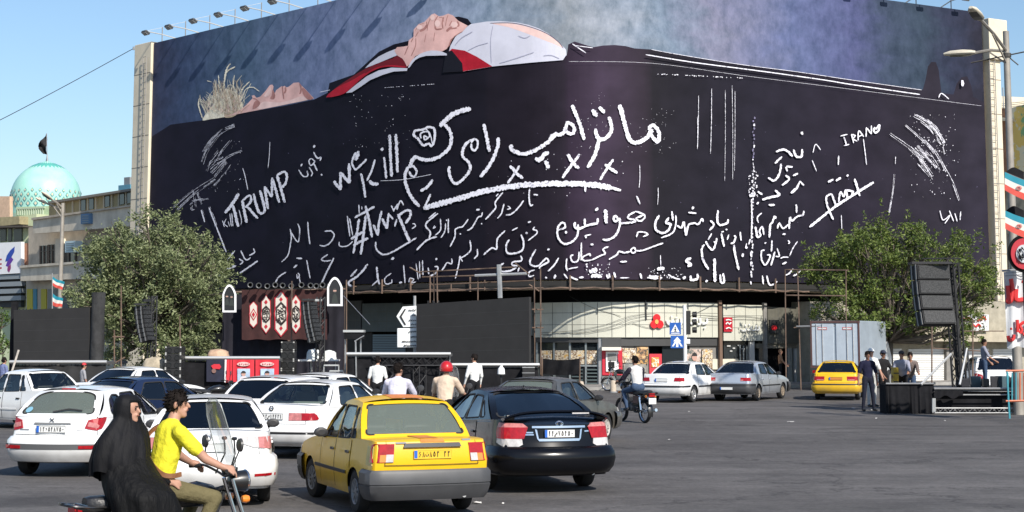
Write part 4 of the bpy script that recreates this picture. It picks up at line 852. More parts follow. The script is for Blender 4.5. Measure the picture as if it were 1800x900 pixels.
def tree(name,label,base,clusters,lm,trunk_r=.22,leaf=.17,per=330,fork=2.2,rnd=None,group=None,spikes=()):
    rg = random.Random(rnd or name)
    t = thing(name,label,'tree',base,group=group)
    tk = MB(); B = Vector(base); F = B+Vector((.1,0,fork))
    tk.tube([B+Vector((0,0,-.1)),B+Vector((.05,0,fork*.5)),F],[trunk_r*1.3,trunk_r,trunk_r*.85],9)
    tk.build('trunk',M_bark,t,smooth=True)
    lb = MB()
    for c,r in clusters:
        c = Vector(c); mid = F.lerp(c,.5)+Vector((rg.uniform(-.3,.3),rg.uniform(-.3,.3),rg.uniform(-.5,.1)))
        lb.tube([F-Vector((0,0,.15)),mid,c],[trunk_r*.5,trunk_r*.3,.03],5,cap=False)
        for _ in range(3):
            q = c+Vector((rg.gauss(0,1),rg.gauss(0,1),rg.gauss(0,1))).normalized()*r*.9
            lb.tube([mid.lerp(c,.6),q],[.04,.012],4,cap=False)
    lb.build('limb',M_bark,t,smooth=True)
    cr = MB()
    def put(p,L,up):
        d = Vector((rg.gauss(0,1),rg.gauss(0,1),rg.gauss(0,.7))).normalized()
        s = d.cross(Vector((rg.gauss(0,.6),rg.gauss(0,.6),1))).normalized(); w = L*rg.uniform(.38,.55)
        n = d.cross(s)*L*.12
        cr.add([p-d*L*.5,p+s*w*.5+n,p+d*L*.5,p-s*w*.5+n],[(0,1,2,3)])
    for c,r in clusters:
        c = Vector(c); n = int(per*(r/1.0)**2*rg.uniform(.75,1.2))
        subs = [(c+Vector((rg.gauss(0,1),rg.gauss(0,1),rg.gauss(0,.8))).normalized()*r*rg.uniform(.45,1.0),r*rg.uniform(.22,.42)) for _ in range(int(9+6*r))]
        for _ in range(n):
            q,rr = rg.choice(subs)
            p = q+Vector((rg.gauss(0,.55),rg.gauss(0,.55),rg.gauss(0,.5)))*rr
            put(p,leaf*rg.uniform(.65,1.3),0)
    for a,b in spikes:                                            # long shoots that stick out of the outline
        a,b = Vector(a),Vector(b)
        for k in range(46):
            f = rg.random(); p = a.lerp(b,f)+Vector((rg.gauss(0,1),rg.gauss(0,1),rg.gauss(0,1)))*.22*(1.15-f)
            put(p,leaf*rg.uniform(.7,1.25),0)
    cr.build('crown',lm,t,auto='keep')
    return t
LM_dusty = leaf_mat('dusty_leaf',(.12,.155,.066),(.31,.345,.175))
LM_green = leaf_mat('green_leaf',(.065,.11,.022),(.22,.27,.07))
LM_dark = leaf_mat('bush_leaf',(.05,.10,.02),(.13,.2,.04))
rg = random.Random(5)
def fill(poly,depth,dd,r0,r1,n):
    """cluster centres spread inside an outline (photo points) through a crown of depth 2*dd"""
    xs_ = [p[0] for p in poly]; ys_ = [p[1] for p in poly]; out = []
    def inside(x,y):
        c = False
        for (x1,y1),(x2,y2) in zip(poly,poly[1:]+poly[:1]):
            if (y1 > y) != (y2 > y) and x < (x2-x1)*(y-y1)/(y2-y1)+x1: c = not c
        return c
    k = 0
    while len(out) < n and k < 20000:
        k += 1; x,y = rg.uniform(min(xs_),max(xs_)),rg.uniform(min(ys_),max(ys_)); r = rg.uniform(r0,r1)
        rp = r*FPX/depth*.85
        if not all(inside(x+rp*cos(a*pi/3),y+rp*sin(a*pi/3)) for a in range(6)): continue
        d = depth+rg.uniform(-dd,dd)
        p = at(x,y,d)
        if all((p-q).length > (r+s)*.33 for q,s in out): out.append((p,r))
    return out
LT = [(275,352),(330,368),(350,395),(378,392),(398,430),(418,480),(432,520),(392,560),(388,640),(180,650),(170,600),(104,545),(112,490),(150,478),(132,440),(160,410),(165,378),(205,372),(232,385),(250,358)]
b = gnd(262,596+6525/82); cl = fill(LT,82,3.2,.55,1.08,128)
tree('plane_tree','big dusty grey green tree standing left of the hoarding behind the stage',(at(262,600,82).x,82,0),cl,LM_dusty,.26,.19,640,2.6,spikes=[(at(232,400,81),at(230,368,81)),(at(300,380,81),at(312,352,81)),(at(390,470,80),at(432,492,80)),(at(150,450,80),at(128,436,80)),(at(390,500,80),at(425,524,80))])
RT = [(1418,440),(1440,425),(1452,432),(1478,408),(1505,402),(1520,372),(1532,378),(1540,352),(1552,350),(1560,392),(1590,372),(1605,380),(1640,402),(1690,400),(1712,420),(1742,400),(1735,440),(1752,470),(1765,520),(1745,600),(1700,610),(1600,600),(1480,600),(1430,570),(1405,520),(1395,470)]
cl = fill(RT,78,2.6,.45,.95,120)
tree('mulberry_tree','leafy green tree right of the bank, spreading over the hoarding corner',(at(1560,600,78).x,78,0),cl,LM_green,.2,.18,560,2.3,spikes=[(at(1530,420,77),at(1518,370,77)),(at(1562,420,77),at(1549,348,77)),(at(1600,410,77),at(1597,368,77)),(at(1500,430,77),at(1475,405,77)),(at(1715,430,77),at(1722,400,77)),(at(1735,450,77),at(1762,425,77)),(at(1430,450,77),at(1412,425,77))])
BT = [(-60,530),(-10,520),(18,535),(26,570),(20,640),(-60,640)]
tree('roadside_bush','bright green bush at the far left edge beside the video wall',(at(-8,600,92).x,92,0),fill(BT,92,1.5,.4,.8,16),LM_dark,.08,.17,420,.8)
# ------------------------------------------------------------------ event equipment
def slab(mb,px0,py0,px1,py1,d0,d1=None,thick=.1,m=0,tilt=0):
    """an upright board given by photo corners; d0, d1 = depth of its left and right ends"""
    d1 = d0 if d1 is None else d1
    q = [at(px0,py0,d0),at(px1,py0,d1),at(px1,py1,d1),at(px0,py1,d0)] if not isinstance(py0,tuple) else [at(px0,py0[0],d0),at(px1,py0[1],d1),at(px1,py1[1],d1),at(px0,py1[0],d0)]
    n = (q[1]-q[0]).cross(q[3]-q[0]).normalized()
    if n.y > 0: n = -n
    bk = [p-n*thick for p in q]
    return mb.add(q+bk,[(0,1,2,3),(7,6,5,4)]+[(i,4+i,4+(i+1) % 4,(i+1) % 4) for i in range(4)],m)
def pipe(px0,py0,d0,px1,py1,d1,r,m,parent,nm='pipe'):
    q = MB(); q.tube([at(px0,py0,d0),at(px1,py1,d1)],r,6); return q.build(nm,m,parent,smooth=40)
def truss(mb,a,b,w=.3,r=.022,n=None,m=0):
    a,b = Vector(a),Vector(b); d = (b-a); L = d.length; d.normalize()
    s = d.orthogonal().normalized() if abs(d.z) > .9 else d.cross(Vector((0,0,1))).normalized(); u = s.cross(d)
    n = n or max(2,int(L/w)); cs = [s*w/2+u*w/2,-s*w/2+u*w/2,-s*w/2-u*w/2,s*w/2-u*w/2]
    for c in cs: mb.tube([a+c,b+c],r,5,m)
    for i in range(n):
        p,q = a+d*L*i/n,a+d*L*(i+1)/n
        for k in range(4):
            e,f = (cs[k],cs[(k+1) % 4]) if i % 2 else (cs[(k+1) % 4],cs[k])
            mb.tube([p+e,q+f],r*.55,4,m,cap=False)
    return mb
M_led = mat('led_panel',(.034,.033,.033),.75,spec=.25,var=.12,scale=1.5)
M_trussb = mat('truss_black',(.03,.03,.032),.5,metal=.3)
M_alum = mat('truss_alu',(.55,.55,.54),.4,metal=.5)
def led(label,px0,px1,yt,yb,d0,d1,cols,rows):
    q0 = at(px0,yb[0],d0); t = thing('video_wall',label,'led screen',(q0.x,q0.y,q0.z),group='black video walls')
    m = MB(); slab(m,px0,yt,px1,yb,d0,d1,.14); m.build('screen_panel',M_led,t)
    s = MB()
    for i in range(1,cols):
        f = i/cols; x = px0+(px1-px0)*f; d = d0+(d1-d0)*f-.004; a = yt[0]+(yt[1]-yt[0])*f; b_ = yb[0]+(yb[1]-yb[0])*f
        slab(s,x-.12,(a,a),x+.12,(b_,b_),d,d,.003)
    for i in range(1,rows):
        f = i/rows; a = yt[0]+(yb[0]-yt[0])*f; b_ = yt[1]+(yb[1]-yt[1])*f; slab(s,px0,(a-.12,b_-.12),px1,(a+.12,b_+.12),d0-.004,d1-.004,.003)
    s.build('seam',mat('led_seam',(.07,.07,.07),.6),t)
    fr = MB()
    for f in (.15,.5,.85):
        x = px0+(px1-px0)*f; d = d0+(d1-d0)*f+.35; truss(fr,at(x,(yt[0]+yt[1])/2,d),(at(x,600,d).x,d,0),.3)
    fr.build('support_truss',M_trussb,t)
    return t
led('black video wall at the far left with diagonal pole shadows on it',24,157,(545,540),(637,635),64,62.5,6,5)
led('large black video wall in the middle under the scaffold, before the bank',732,930,(535,522),(640,637),66,63,8,5)
# stage platforms with skirts and silver edge tubes
def platform(label,px0,px1,yt,d,depth=3.0,skirt=M_black,edge=True,under=.0,nm='stage_platform',cat='stage'):
    a,b = at(px0,yt,d),at(px1,yt,d); z = a.z
    t = thing(nm,label,cat,((a.x+b.x)/2,d,0),group='stage platforms')
    m = MB(); m.box(((a.x+b.x)/2,d+depth/2,z-.06),(b.x-a.x,depth,.10)); m.build('deck',mat('deck_grey',(.10,.10,.10),.8),t)
    if edge:
        m = MB(); m.tube([(a.x-.05,d-.05,z),(b.x+.05,d-.05,z)],.06,8); m.build('edge_tube',M_alum,t,smooth=40)
    m = MB(); n = max(6,int((b.x-a.x)/.17)); rows = []; skr = random.Random(int(px0))
    for i in range(n+1):
        x = a.x+(b.x-a.x)*i/n; w = skr.uniform(-.05,.05)+.03*sin(i*.31)
        rows.append([(x,d+.05+w*.6,z-.12),(x+.02*sin(i),d+.05+w*1.6,z*.5),(x,d+.02+w*2,.02)])
    m.grid(rows); m.build('skirt',skirt,t,smooth=True)
    m = MB()
    for x in (a.x+.1,(a.x+b.x)/2,b.x-.1):
        for yy in (d+.25,d+depth-.2): m.tube([(x,yy,0),(x,yy,z-.1)],.03,5)
    m.build('leg',M_steel,t)
    return t
platform('low stage with grey skirt under the far left video wall',20,186,636,61.5,3.5,mat('skirt_grey',(.022,.022,.023),.9,var=.4,scale=1.2,bump=.5,bscale=3))
platform('stage deck on black lattice trusses left of the middle video wall',612,790,622,60,3.0)
platform('black skirted stage below the middle video wall',726,946,641,61.5,4.0)
platform('long table like stage with red banners on its front',318,490,629,61,2.0)
platform('main stage with the black mourning backdrop',386,640,668,64,6.0,edge=False)
tr = thing('lattice_truss','black lattice truss frame carrying the stage deck before the man in white shirt','truss',at(700,640,59.8))
m = MB(); zt = zat(630,59.8); a,b = xat(655,59.8),xat(788,59.8)
truss(m,(a,59.8,zt-.1),(b,59.8,zt-.1),.3); m.build('top_chord',M_trussb,tr)
for x in (680,738,784):
    m = MB(); xx = xat(x,59.8); truss(m,(xx,59.8,0),(xx,59.8,zt-.25),.32); m.build('upright',M_trussb,tr)
# black drape column beside the left wall, ragged pole at its left
dr = thing('drape_column','tall tower wrapped in black cloth right of the left video wall','drape',gnd(171,596+6525/62.5))
m = MB(); n = 18; rows = []
for zz in [zat(y,62.5) for y in (514,530,550,575,600,622,640)]:
    cx = xat(171,62.5); rows.append([(cx+(.24+.03*sin(3*k+zz*2))*cos(2*pi*k/n),62.5+(.22+.03*sin(2*k+zz*3))*sin(2*pi*k/n),zz) for k in range(n)])
m.grid(rows,closed=True); m.build('cloth',mat('drape_dusty',(.030,.030,.031),.9,var=.4,scale=3,bump=.6,bscale=4),dr,smooth=True)
m = MB(); m.box((xat(171,62.5),62.5,zat(514,62.5)/2),(.3,.3,zat(514,62.5)-.05)); m.build('core',M_trussb,dr)
dr = thing('drape_column','narrow black wrapped tower at the left end of the left video wall','drape',gnd(14,596+6525/64))
m = MB(); m.box((xat(20,64.3),64.6,zat(530,64)/2),(.22,.25,zat(530,64))); m.build('cloth',M_black,dr)
lp = thing('leaning_pole','pale pole leaning against the left stage edge','pole',gnd(8,700))
pipe(7,697,61,33,615,61.2,.04,mat('pole_pale',(.5,.45,.4),.6,var=.3,scale=4),lp)
# line arrays, towers, sub stacks
M_cab = mat('cabinet_black',(.020,.020,.021),.6,spec=.3,var=.3,scale=6)
M_grl = splat('speaker_grille',[(.018,.018,.018),(.010,.010,.010),(.05,.05,.05),(.008,.008,.008)],26)
def line_array(label,d,px,y0,y1,wpx,lean,turn,pole=None,n=8):
    """curved stack of cabinets hanging from a tower"""
    p0 = at(px,y0,d); t = thing('line_array',label,'loudspeaker',p0,group='hanging line arrays')
    H = (y1-y0)/FPX*d; w = wpx/FPX*d; h = H/n
    for k in range(n):
        f = (k+.5)/n; z = p0.z-H*f; dx = lean*(f**1.6)*w; q = MB()
        M = Matrix.Rotation(turn,3,'Z') @ Matrix.Rotation(-.03-.22*f,3,'X')
        q.box((p0.x+dx,d+.06*f,z),(w,.42,h*.93),M=M); c = q.build('cabinet',M_cab,t)
        q = MB(); q.box(Vector((p0.x+dx,d+.06*f,z))+M @ Vector((0,-.222,0)),(w*.94,.02,h*.8),M=M); q.build('grille',M_grl,c)
        for s_ in (-1,1):
            q = MB()
            for yy in (-.12,.1): q.box(Vector((p0.x+dx,d+.06*f,z))+M @ Vector((s_*(w/2+.012),yy,0)),(.02,.05,h*.98),M=M)
            q.build('rigging_plate',mat('rig_grey',(.25,.25,.25),.5,metal=.5),c)
    q = MB(); q.box((p0.x,d,p0.z+.06),(w*1.05,.6,.07)); q.build('bumper_frame',M_trussb,t)
    return t
line_array('curved line array before the dusty tree, left of the speaker stack',62,250,538,600,20,.5,R(62))
line_array('curved line array hanging in front of the mourning banner',62,543,530,600,19,.65,R(60),n=9)
tw = thing('speaker_tower','slim black tower holding the left line array','tower',gnd(267,596+6525/61.6))
m = MB(); truss(m,(xat(267,62.4),62.4,0),(xat(267,62.4),62.4,zat(520,62.4)),.22,.03); m.build('mast',M_trussb,tw)
m = MB(); m.beam((xat(269,62.4),62.4,zat(528,62.4)),(xat(250,62),62,zat(528,62)),.1); m.build('boom',M_trussb,tw)
tw = thing('speaker_tower','slim black tower holding the line array on the main stage','tower',gnd(562,596+6525/61.6))
m = MB(); truss(m,(xat(563,62.4),62.4,0),(xat(563,62.4),62.4,zat(522,62.4)),.22,.03); m.build('mast',M_trussb,tw)
m = MB(); m.beam((xat(564,62.4),62.4,zat(528,62.4)),(xat(540,62),62,zat(527,62)),.08); m.build('boom',M_alum,tw)
def substack(label,d,px0,px1,y0,y1,n,turn=0):
    a,b = at(px0,y0,d),at(px1,y1,d); t = thing('speaker_stack',label,'loudspeaker',((a.x+b.x)/2,d,b.z),group='stacked stage loudspeakers')
    h = (a.z-b.z)/n; w = b.x-a.x
    for k in range(n):
        z = b.z+h*(k+.5); q = MB(); q.box(((a.x+b.x)/2,d+.35,z),(w,.7,h*.96),rz=turn); c = q.build('cabinet',M_cab,t,bevel=.012)
        for sx in (-1,1):
            q = MB(); o = Vector((sx*w*.23,-.352,0)); o.rotate(Matrix.Rotation(turn,3,'Z')); cc = Vector(((a.x+b.x)/2,d+.35,z))+o
            q.lathe([(.001,.0),(h*.28,.0),(h*.30,-.02),(h*.34,-.02),(h*.34,.02)],cc,14,axis='Y')
            q.build('driver',mat('driver_black',(.012,.012,.012),.4),c)
        q = MB()
        for sx in (-1,1):
            for sz in (-1,1): q.box(((a.x+b.x)/2+sx*w*.44,d-.006,z+sz*h*.40),(.05,.03,.05),rz=0)
        q.build('corner_cap',mat('cap_pale',(.4,.4,.38),.5),c)
    return t
substack('tall stack of black bass speakers left of the red banners',60,290,318,609,674,5)
substack('black speaker stack on the stage behind the red banners',62,494,517,600,666,4)
# beige tarpaulin bundles
def bundle(label,px0,px1,y0,y1,d,m_,seed,cat='tarpaulin'):
    rgb = random.Random(seed); a,b = at(px0,y0,d),at(px1,y1,d)
    t = thing('tarpaulin_bundle' if cat == 'tarpaulin' else 'cloth_bundle',label,cat,((a.x+b.x)/2,d+.3,b.z)); q = MB(); n = 16; rows = []
    for i,f in enumerate((.0,.15,.4,.7,.9,1.0)):
        k = (1,1.02,.97,.9,.72,.2)[i]; z = b.z+(a.z-b.z)*f
        rows.append([((a.x+b.x)/2+(b.x-a.x)/2*k*(abs(cos(2*pi*j/n))**.6*(1 if cos(2*pi*j/n) > 0 else -1))*rgb.uniform(.93,1.05),d+.3+.35*k*sin(2*pi*j/n)*rgb.uniform(.9,1.1),z+rgb.uniform(-.05,.05)*(a.z-b.z)) for j in range(n)])
    q.grid(rows,closed=True); q.poly(rows[-1]); q.build('cloth',m_,t,smooth=60)
M_tarp = mat('beige_tarp',(.40,.34,.25),.8,var=.3,scale=3,bump=.6,bscale=6)
bundle('beige tarpaulin over crates between the tower and the speaker stack',246,292,627,676,60.5,M_tarp,1)
bundle('small tan wrapped bundle on the table above the red banners',362,400,614,629,61.3,mat('tan_wrap',(.45,.30,.2),.8,var=.3,scale=4),2)
bundle('white cloth heap on the stage table before the backdrop',537,562,614,632,63,mat('white_heap',(.72,.74,.71),.8,var=.1,scale=3),3,'cloth')
bundle('white cloth draped on the stage next to the line array mast',566,590,616,633,63,mat('white_heap',(.72,.74,.71)),4,'cloth')
tb = thing('stage_table','low white topped table on the main stage','table',at(565,660,63))
m = MB(); a,b = at(524,632,62.7),at(594,632,62.7); m.box(((a.x+b.x)/2,63.1,a.z-.03),(b.x-a.x,.8,.06)); m.build('tabletop',M_white,tb)
for x in (546,548,590,571):
    m = MB(); m.tube([at(x,633,63),at(x,664,63)],.025,6); m.build('leg',M_alum,tb)
# steps
stp = thing('stage_steps','small silver steps leading up to the main stage','steps',gnd(590,596+6525/61))
for k,(x0,x1,y) in enumerate(((570,596,642),(580,604,652),(590,612,662))):
    m = MB(); a,b = at(x0,y,61.2-k*.2),at(x1,y,61.2-k*.2); m.box(((a.x+b.x)/2,61.2-k*.2,a.z),(b.x-a.x,.3,.05)); m.build('tread',M_alum,stp)
    for x in (a.x,b.x):
        m = MB(); m.tube([(x,61.1-k*.2,a.z),(x,61.1-k*.2,0)],.022,5); m.build('leg',M_alum,stp)
# backdrop with banner, arches
bd = thing('stage_backdrop','wide black cloth backdrop of the main stage','backdrop',gnd(500,596+6525/69))
m = MB(); rows = []
for i in range(61):
    f = i/60; x = 391+214*f; d = 70-1.0*f; yt = 516-6*f+2.5*sin(f*9)**2
    zt,zb = zat(yt,d),zat(668,d); X = xat(x,d)
    rows.append([(X,d+.05*sin(i*1.3)*k/4+.03*sin(i*.6+k),zt+(zb-zt)*k/5) for k in range(6)])
m.grid(rows); m.build('cloth',mat('backdrop_cloth',(.022,.021,.028),.9,spec=.15,var=.25,scale=1.2),bd,smooth=True)
m = MB()
for x in (392,440,500,560,604): m.tube([(xat(x,70.4),70.4,0),(xat(x,70.4),70.4,zat(512,70.4))],.04,6)
m.tube([(xat(391,70.3),70.3,zat(514,70.3)),(xat(606,70),70,zat(508,70))],.04,6); m.build('frame',M_rust,bd)
bn = thing('mourning_banner','dark maroon banner with four white medallions on the black backdrop','banner',at(500,560,69))
def bp(x,y,o=.0): return at(x,y,69.2-.9*(x-391)/214-o)
m = MB(); rows = []
for i in range(33):
    x = 425+150*i/32; rows.append([bp(x,y+1.0*sin(i*.8),.05+.03*sin(i*1.1)*k/3) for k,y in enumerate((509,540,570,597))])
m.grid(rows); m.build('cloth',mat('maroon_cloth',(.045,.014,.013),.9,var=.3,scale=3),bn,smooth=True)
M_med,M_medr,M_medk = mat('medallion_cream',(.62,.57,.50),.8),mat('medallion_red',(.42,.015,.03),.8),mat('medallion_script',(.03,.02,.02),.8)
def medallion(cx,y0,y1,w,big):
    t = MB(); cy = (y0+y1)/2; h = (y1-y0)
    def hexa(s,o,m_): t.poly([bp(cx+a*w/2*s,cy+b_*h/2*(1-(1-s)*w/h*1.2),.10+o) for a,b_ in ((0,-1),(1,-.68),(1.0,-.2),(1.1,0),(1.0,.2),(1,.68),(0,1),(-1,.68),(-1.0,.2),(-1.1,0),(-1.0,-.2),(-1,-.68))],m_)
    hexa(1.22,0,1); hexa(1.0,.01,0)
    rr = random.Random(int(cx))
    if big:
        k = .50 if big > 1 else .44
        t.poly([bp(cx+a*w/2*.98,cy+b_*h/2*k,.125) for a,b_ in ((0,-1.12),(1,-.62),(1,.62),(0,1.12),(-1,.62),(-1,-.62))],2)
        t.poly([bp(cx+a*w/2*.85,cy+b_*h/2*k*.86,.135) for a,b_ in ((0,-1),(.9,-.5),(.9,.5),(0,1),(-.9,.5),(-.9,-.5))],0)
        for _ in range(26 if big > 1 else 20):                      # tangled script
            x0,y_ = cx+rr.uniform(-.7,.7)*w/2,cy+rr.uniform(-.72,.72)*h/2*k; a = rr.uniform(0,6.3); pts = []
            for q in range(5): pts.append(bp(max(cx-w*.38,min(cx+w*.38,x0+cos(a+q*.9)*2.6)),y_+sin(a+q*.9)*2.8,.145))
            t.tube(pts,.014,4,2)
    else:
        t.poly([bp(cx+a*w/2*1.1,cy+b_*11,.125) for a,b_ in ((0,-1),(1,0),(0,1),(-1,0))],1)
        t.poly([bp(cx+a*w/2*.8,cy+b_*8,.135) for a,b_ in ((0,-1),(1,0),(0,1),(-1,0))],0)
        t.poly([bp(cx+a*w/2*.5,cy+b_*5,.145) for a,b_ in ((0,-1),(1,0),(0,1),(-1,0))],1)
    for s in (-1,1):
        yy = cy+s*h*.33
        if big: t.poly([bp(cx+a*3.2,yy+b_*4.2,.13) for a,b_ in ((0,-1),(1,0),(0,1),(-1,0))],1)
    t.build('medallion',[M_med,M_medr,M_medk],bn)
medallion(445.5,531,575,12,0); medallion(467.5,520,585,14,1); medallion(494,513,590,19,2); medallion(520,520,584,14,1)
def arch(label,px0,px1,y0,y1,d,figures):
    t = thing('arched_portrait',label,'portrait',at((px0+px1)/2,y1,d)); cx = (px0+px1)/2; w = (px1-px0)/2; sp = y0+(y1-y0)*.36
    def out(s):
        L = [(cx-w*s,y1-w*(1-s)),(cx-w*s,sp)]
        for k in range(1,6): f = k/6; L.append((cx-w*s+w*s*f,sp-(sp-y0-w*(1-s)*1.2)*sin(f*pi/2)**.85))
        L.append((cx,y0+w*(1-s)*1.2)); R_ = [(2*cx-x,y) for x,y in reversed(L[:-1])]
        return L+R_
    o,i = out(1.0),out(.74); q = MB(); n = len(o)
    A = [at(x,y,d) for x,y in o]; B = [at(x,y,d) for x,y in i]; C = [p+Vector((0,.12,0)) for p in A]
    q.add(A+B+C,[(k,(k+1) % n,n+(k+1) % n,n+k) for k in range(n)]+[(k,2*n+k,2*n+(k+1) % n,(k+1) % n) for k in range(n)]); q.build('frame',mat('arch_white',(.78,.78,.78),.6),t)
    q = MB(); q.poly([at(x,y,d+.04) for x,y in i],0)
    for fx,fy,sc in figures:
        q.poly([at(cx+fx+sc*5.2*a,fy+sc*(4+b_*11),d+.036) for a,b_ in ((-.55,.3),(0,0),(.55,.3),(1,1.4),(-1,1.4))],1)
        q.poly([at(cx+fx+sc*2.6*cos(k*pi/5),fy+sc*3.4*sin(k*pi/5),d+.03) for k in range(10)],2)
        q.poly([at(cx+fx+sc*2.6*cos(k*pi/5),fy+sc*1.2+sc*2.4*sin(k*pi/5),d+.028) for k in range(6)],3)
        q.poly([at(cx+fx+sc*2.8*cos(pi+k*pi/5),fy-sc*1.0+sc*2.6*sin(pi+k*pi/5),d+.028) for k in range(6)],3)
    q.build('picture',[mat('picture_dark',(.012,.013,.014),.5),mat('picture_coat',(.03,.035,.03),.5),mat('print_skin',(.5,.3,.24)),mat('picture_hair',(.05,.045,.04),.5)],t)
arch('white arched frame with two small figures at the left of the backdrop',391,415,500,549,68.6,((-4,521,.8),(4,522,.8)))
arch('white arched frame with one bearded figure at the right of the backdrop',575,602,487,538,67.8,((0,511,1.15),))
# row of stage lamps on the backdrop
for i,x in enumerate((440,455,470,484,497,512,530,546,556,567,580)):
    l = thing('stage_lamp','small round stage lamp in the row on top of the black backdrop','lamp',at(x,506,68.5),group='stage lamps on the backdrop')
    q = MB(); c = at(x,501+(i % 3),68.3); q.lathe([(.09,.14),(.12,0),(.12,-.05),(.10,-.05),(.02,.0)],c,12,axis='Y'); q.build('lamp_can',mat('lamp_can',(.12,.12,.12),.4,metal=.5),l)
    q = MB(); q.lathe([(.001,-.035),(.095,-.035)],c,12,axis='Y'); q.build('lens',mat('lamp_lens',(.45,.5,.45),.2),l)
    q = MB(); q.tube([c+Vector((0,.05,0)),at(x,512,69.2)],.015,4); q.build('clamp',M_trussb,l)
# red banners along the table stage
bx = thing('red_banner','dark blue cloth poster with a red patch, left end of the banner row','banner',gnd(380,675),group='banners on the long table stage')
m = MB(); slab(m,363,632,394,671,60.9,thick=.03); m.build('cloth',mat('navy_print',(.014,.016,.035),.8,var=.3,scale=4),bx)
m = MB(); m.poly([at(x,y,60.85) for x,y in ((371,643),(376,640),(386,640),(389,645),(386,649),(374,648))]); m.build('red_patch',mat('banner_red',(.55,.02,.035),.7),bx)
m = MB(); m.poly([at(376+4*cos(k*pi/5),652+4*sin(k*pi/5),60.85) for k in range(10)]); m.build('face',mat('print_skin_dark',(.2,.11,.09),.6),bx)
def rbanner(px0,px1,lab):
    t = thing('red_banner',lab,'banner',gnd((px0+px1)/2,675),group='banners on the long table stage')
    m = MB(); rows = []
    for i in range(9): x = px0+(px1-px0)*i/8; rows.append([at(x,y,60.9+.02*sin(i*1.7)) for y in (632,650,672)])
    m.grid(rows); m.build('cloth',mat('banner_red',(.55,.02,.035)),t,smooth=True)
    cx = (px0+px1)/2; w = px1-px0
    if w > 20:
        m = MB(); m.poly([at(cx+w*.3*cos(k*pi/7),640+3.8*sin(k*pi/7),60.84) for k in range(14)]); m.build('title_plate',mat('banner_pink',(.66,.45,.42),.7),t)
        m = MB()
        for k in range(5): m.tube([at(cx-w*.2+k*w*.1,640+((k*7) % 3)-1,60.82),at(cx-w*.16+k*w*.1,641-((k*5) % 3),60.82)],.016,4)
        m.build('lettering',mat('banner_red',(.55,.02,.035)),t)
        m = MB(); slab(m,cx-w*.28,648,cx+w*.30,671,60.84,thick=.01); m.build('photo_panel',mat('photo_pale',(.36,.46,.58),.6,var=.35,scale=3),t)
        m = MB(); m.poly([at(cx+4*cos(k*pi/6),657+4.2*sin(k*pi/6),60.81) for k in range(12)],0); m.poly([at(cx+x,y,60.815) for x,y in ((-8,671),(-6,664),(-2,661),(3,661),(7,664),(8,671))],1)
        m.poly([at(cx+4.4*cos(pi+k*pi/6),656+4.4*sin(pi+k*pi/6),60.80) for k in range(7)],2)
        m.build('figure',[mat('print_skin',(.5,.3,.24)),mat('figure_pale',(.6,.55,.58),.6),mat('print_hair',(.03,.03,.03))],t)
    else:
        m = MB(); m.poly([at(x,y,60.85) for x,y in ((px0+.3,632),(px0+3.2,632),(px0+2.0,672),(px0-.6,672))]); m.build('white_stripe',M_white,t)
rbanner(395,408,'narrow red banner with a white stripe, second in the banner row')
rbanner(409,447,'red banner with a pale photograph of a person in white on its front')
rbanner(449,490,'red banner with a pale photograph of a dark haired person, right end of the row')
# scaffold poles
def scaffold(label,segs,loc,nm='scaffold',r=.027,m_=M_rust,group=None):
    t = thing(nm,label,'scaffold',loc,group=group)
    for s in segs: pipe(*s,s[6] if len(s) > 6 else r,m_,t) if len(s) <= 6 else pipe(*s[:6],s[6],s[7],t)
    return t
scaffold('thin rusty scaffold poles before the dusty tree, left of the line array',[(201,700,63,201,580,63),(213,700,63,213,502,63),(198,592,63,220,592,63),(198,640,63,220,628,63)],gnd(207,696))
scaffold('single tall rusty pole with a cross tube in front of the mourning banner',[(512,690,63,513,494,63),(506,599,63,520,599,63),(318,700,62.5,316,556,62.5,.025,M_rust)],gnd(512,696))
scaffold('rusty pole at the right end of the black backdrop',[(609,700,66,609,492,66),(627,700,60,625,600,60,.03,M_steel),(604,520,66,650,570,62,.012,M_steel),(623,600,60,640,590,60,.02,M_steel)],gnd(609,694))
scaffold('rusty scaffold frame standing above the middle video wall',[(738,478,67,915,469,65),(742,487,67,925,482,65),(752,501,67,940,493,65),(700,514,67,955,506,65),(756,532,66.5,756,484,66.5),(763,532,66.5,763,478,66.5),(769,532,66.3,768,474,66.3),(840,528,65.5,840,487,65.5),(852,510,65.6,852,492,65.6),(793,512,66,793,499,66),(940,700,64,939,488,64),(951,700,63.5,950,472,63.5),(905,462,65,930,482,65),(720,470,67,742,482,67),(935,544,63.8,955,544,63.8),(935,576,63.8,955,576,63.8),(945,645,63.6,965,640,63.6),(930,500,64,948,512,64),(755,492,67,762,504,67)],gnd(940,696))
scaffold('broad galvanised beam standing in the scaffold over the middle video wall',[(879,524,65,877,465,65,.10,M_steel),(835,484.5,65.4,925,481,64.6,.055,M_alum)],at(878,524,65),'steel_beam')
scaffold('two tall rusty poles with cross tubes left of the grey truck',[(1382,690,74,1380,474,74),(1408,690,74,1402,476,74),(1380,474,74,1492,475,73),(1382,519,74,1488,520,73),(1400,574,74,1490,572,73,.04,M_steel),(1488,690,73,1487,474,73),(1395,576,74,1420,574,74)],gnd(1395,684))
scaffold('thin dark scaffold poles by the red lettered sign',[(1638,676,60,1638,570,60),(1710,676,62,1710,560,62),(1638,612,60,1740,618,62,.02,M_rust),(1690,582,62,1765,582,62,.02,M_rust)],gnd(1660,706))
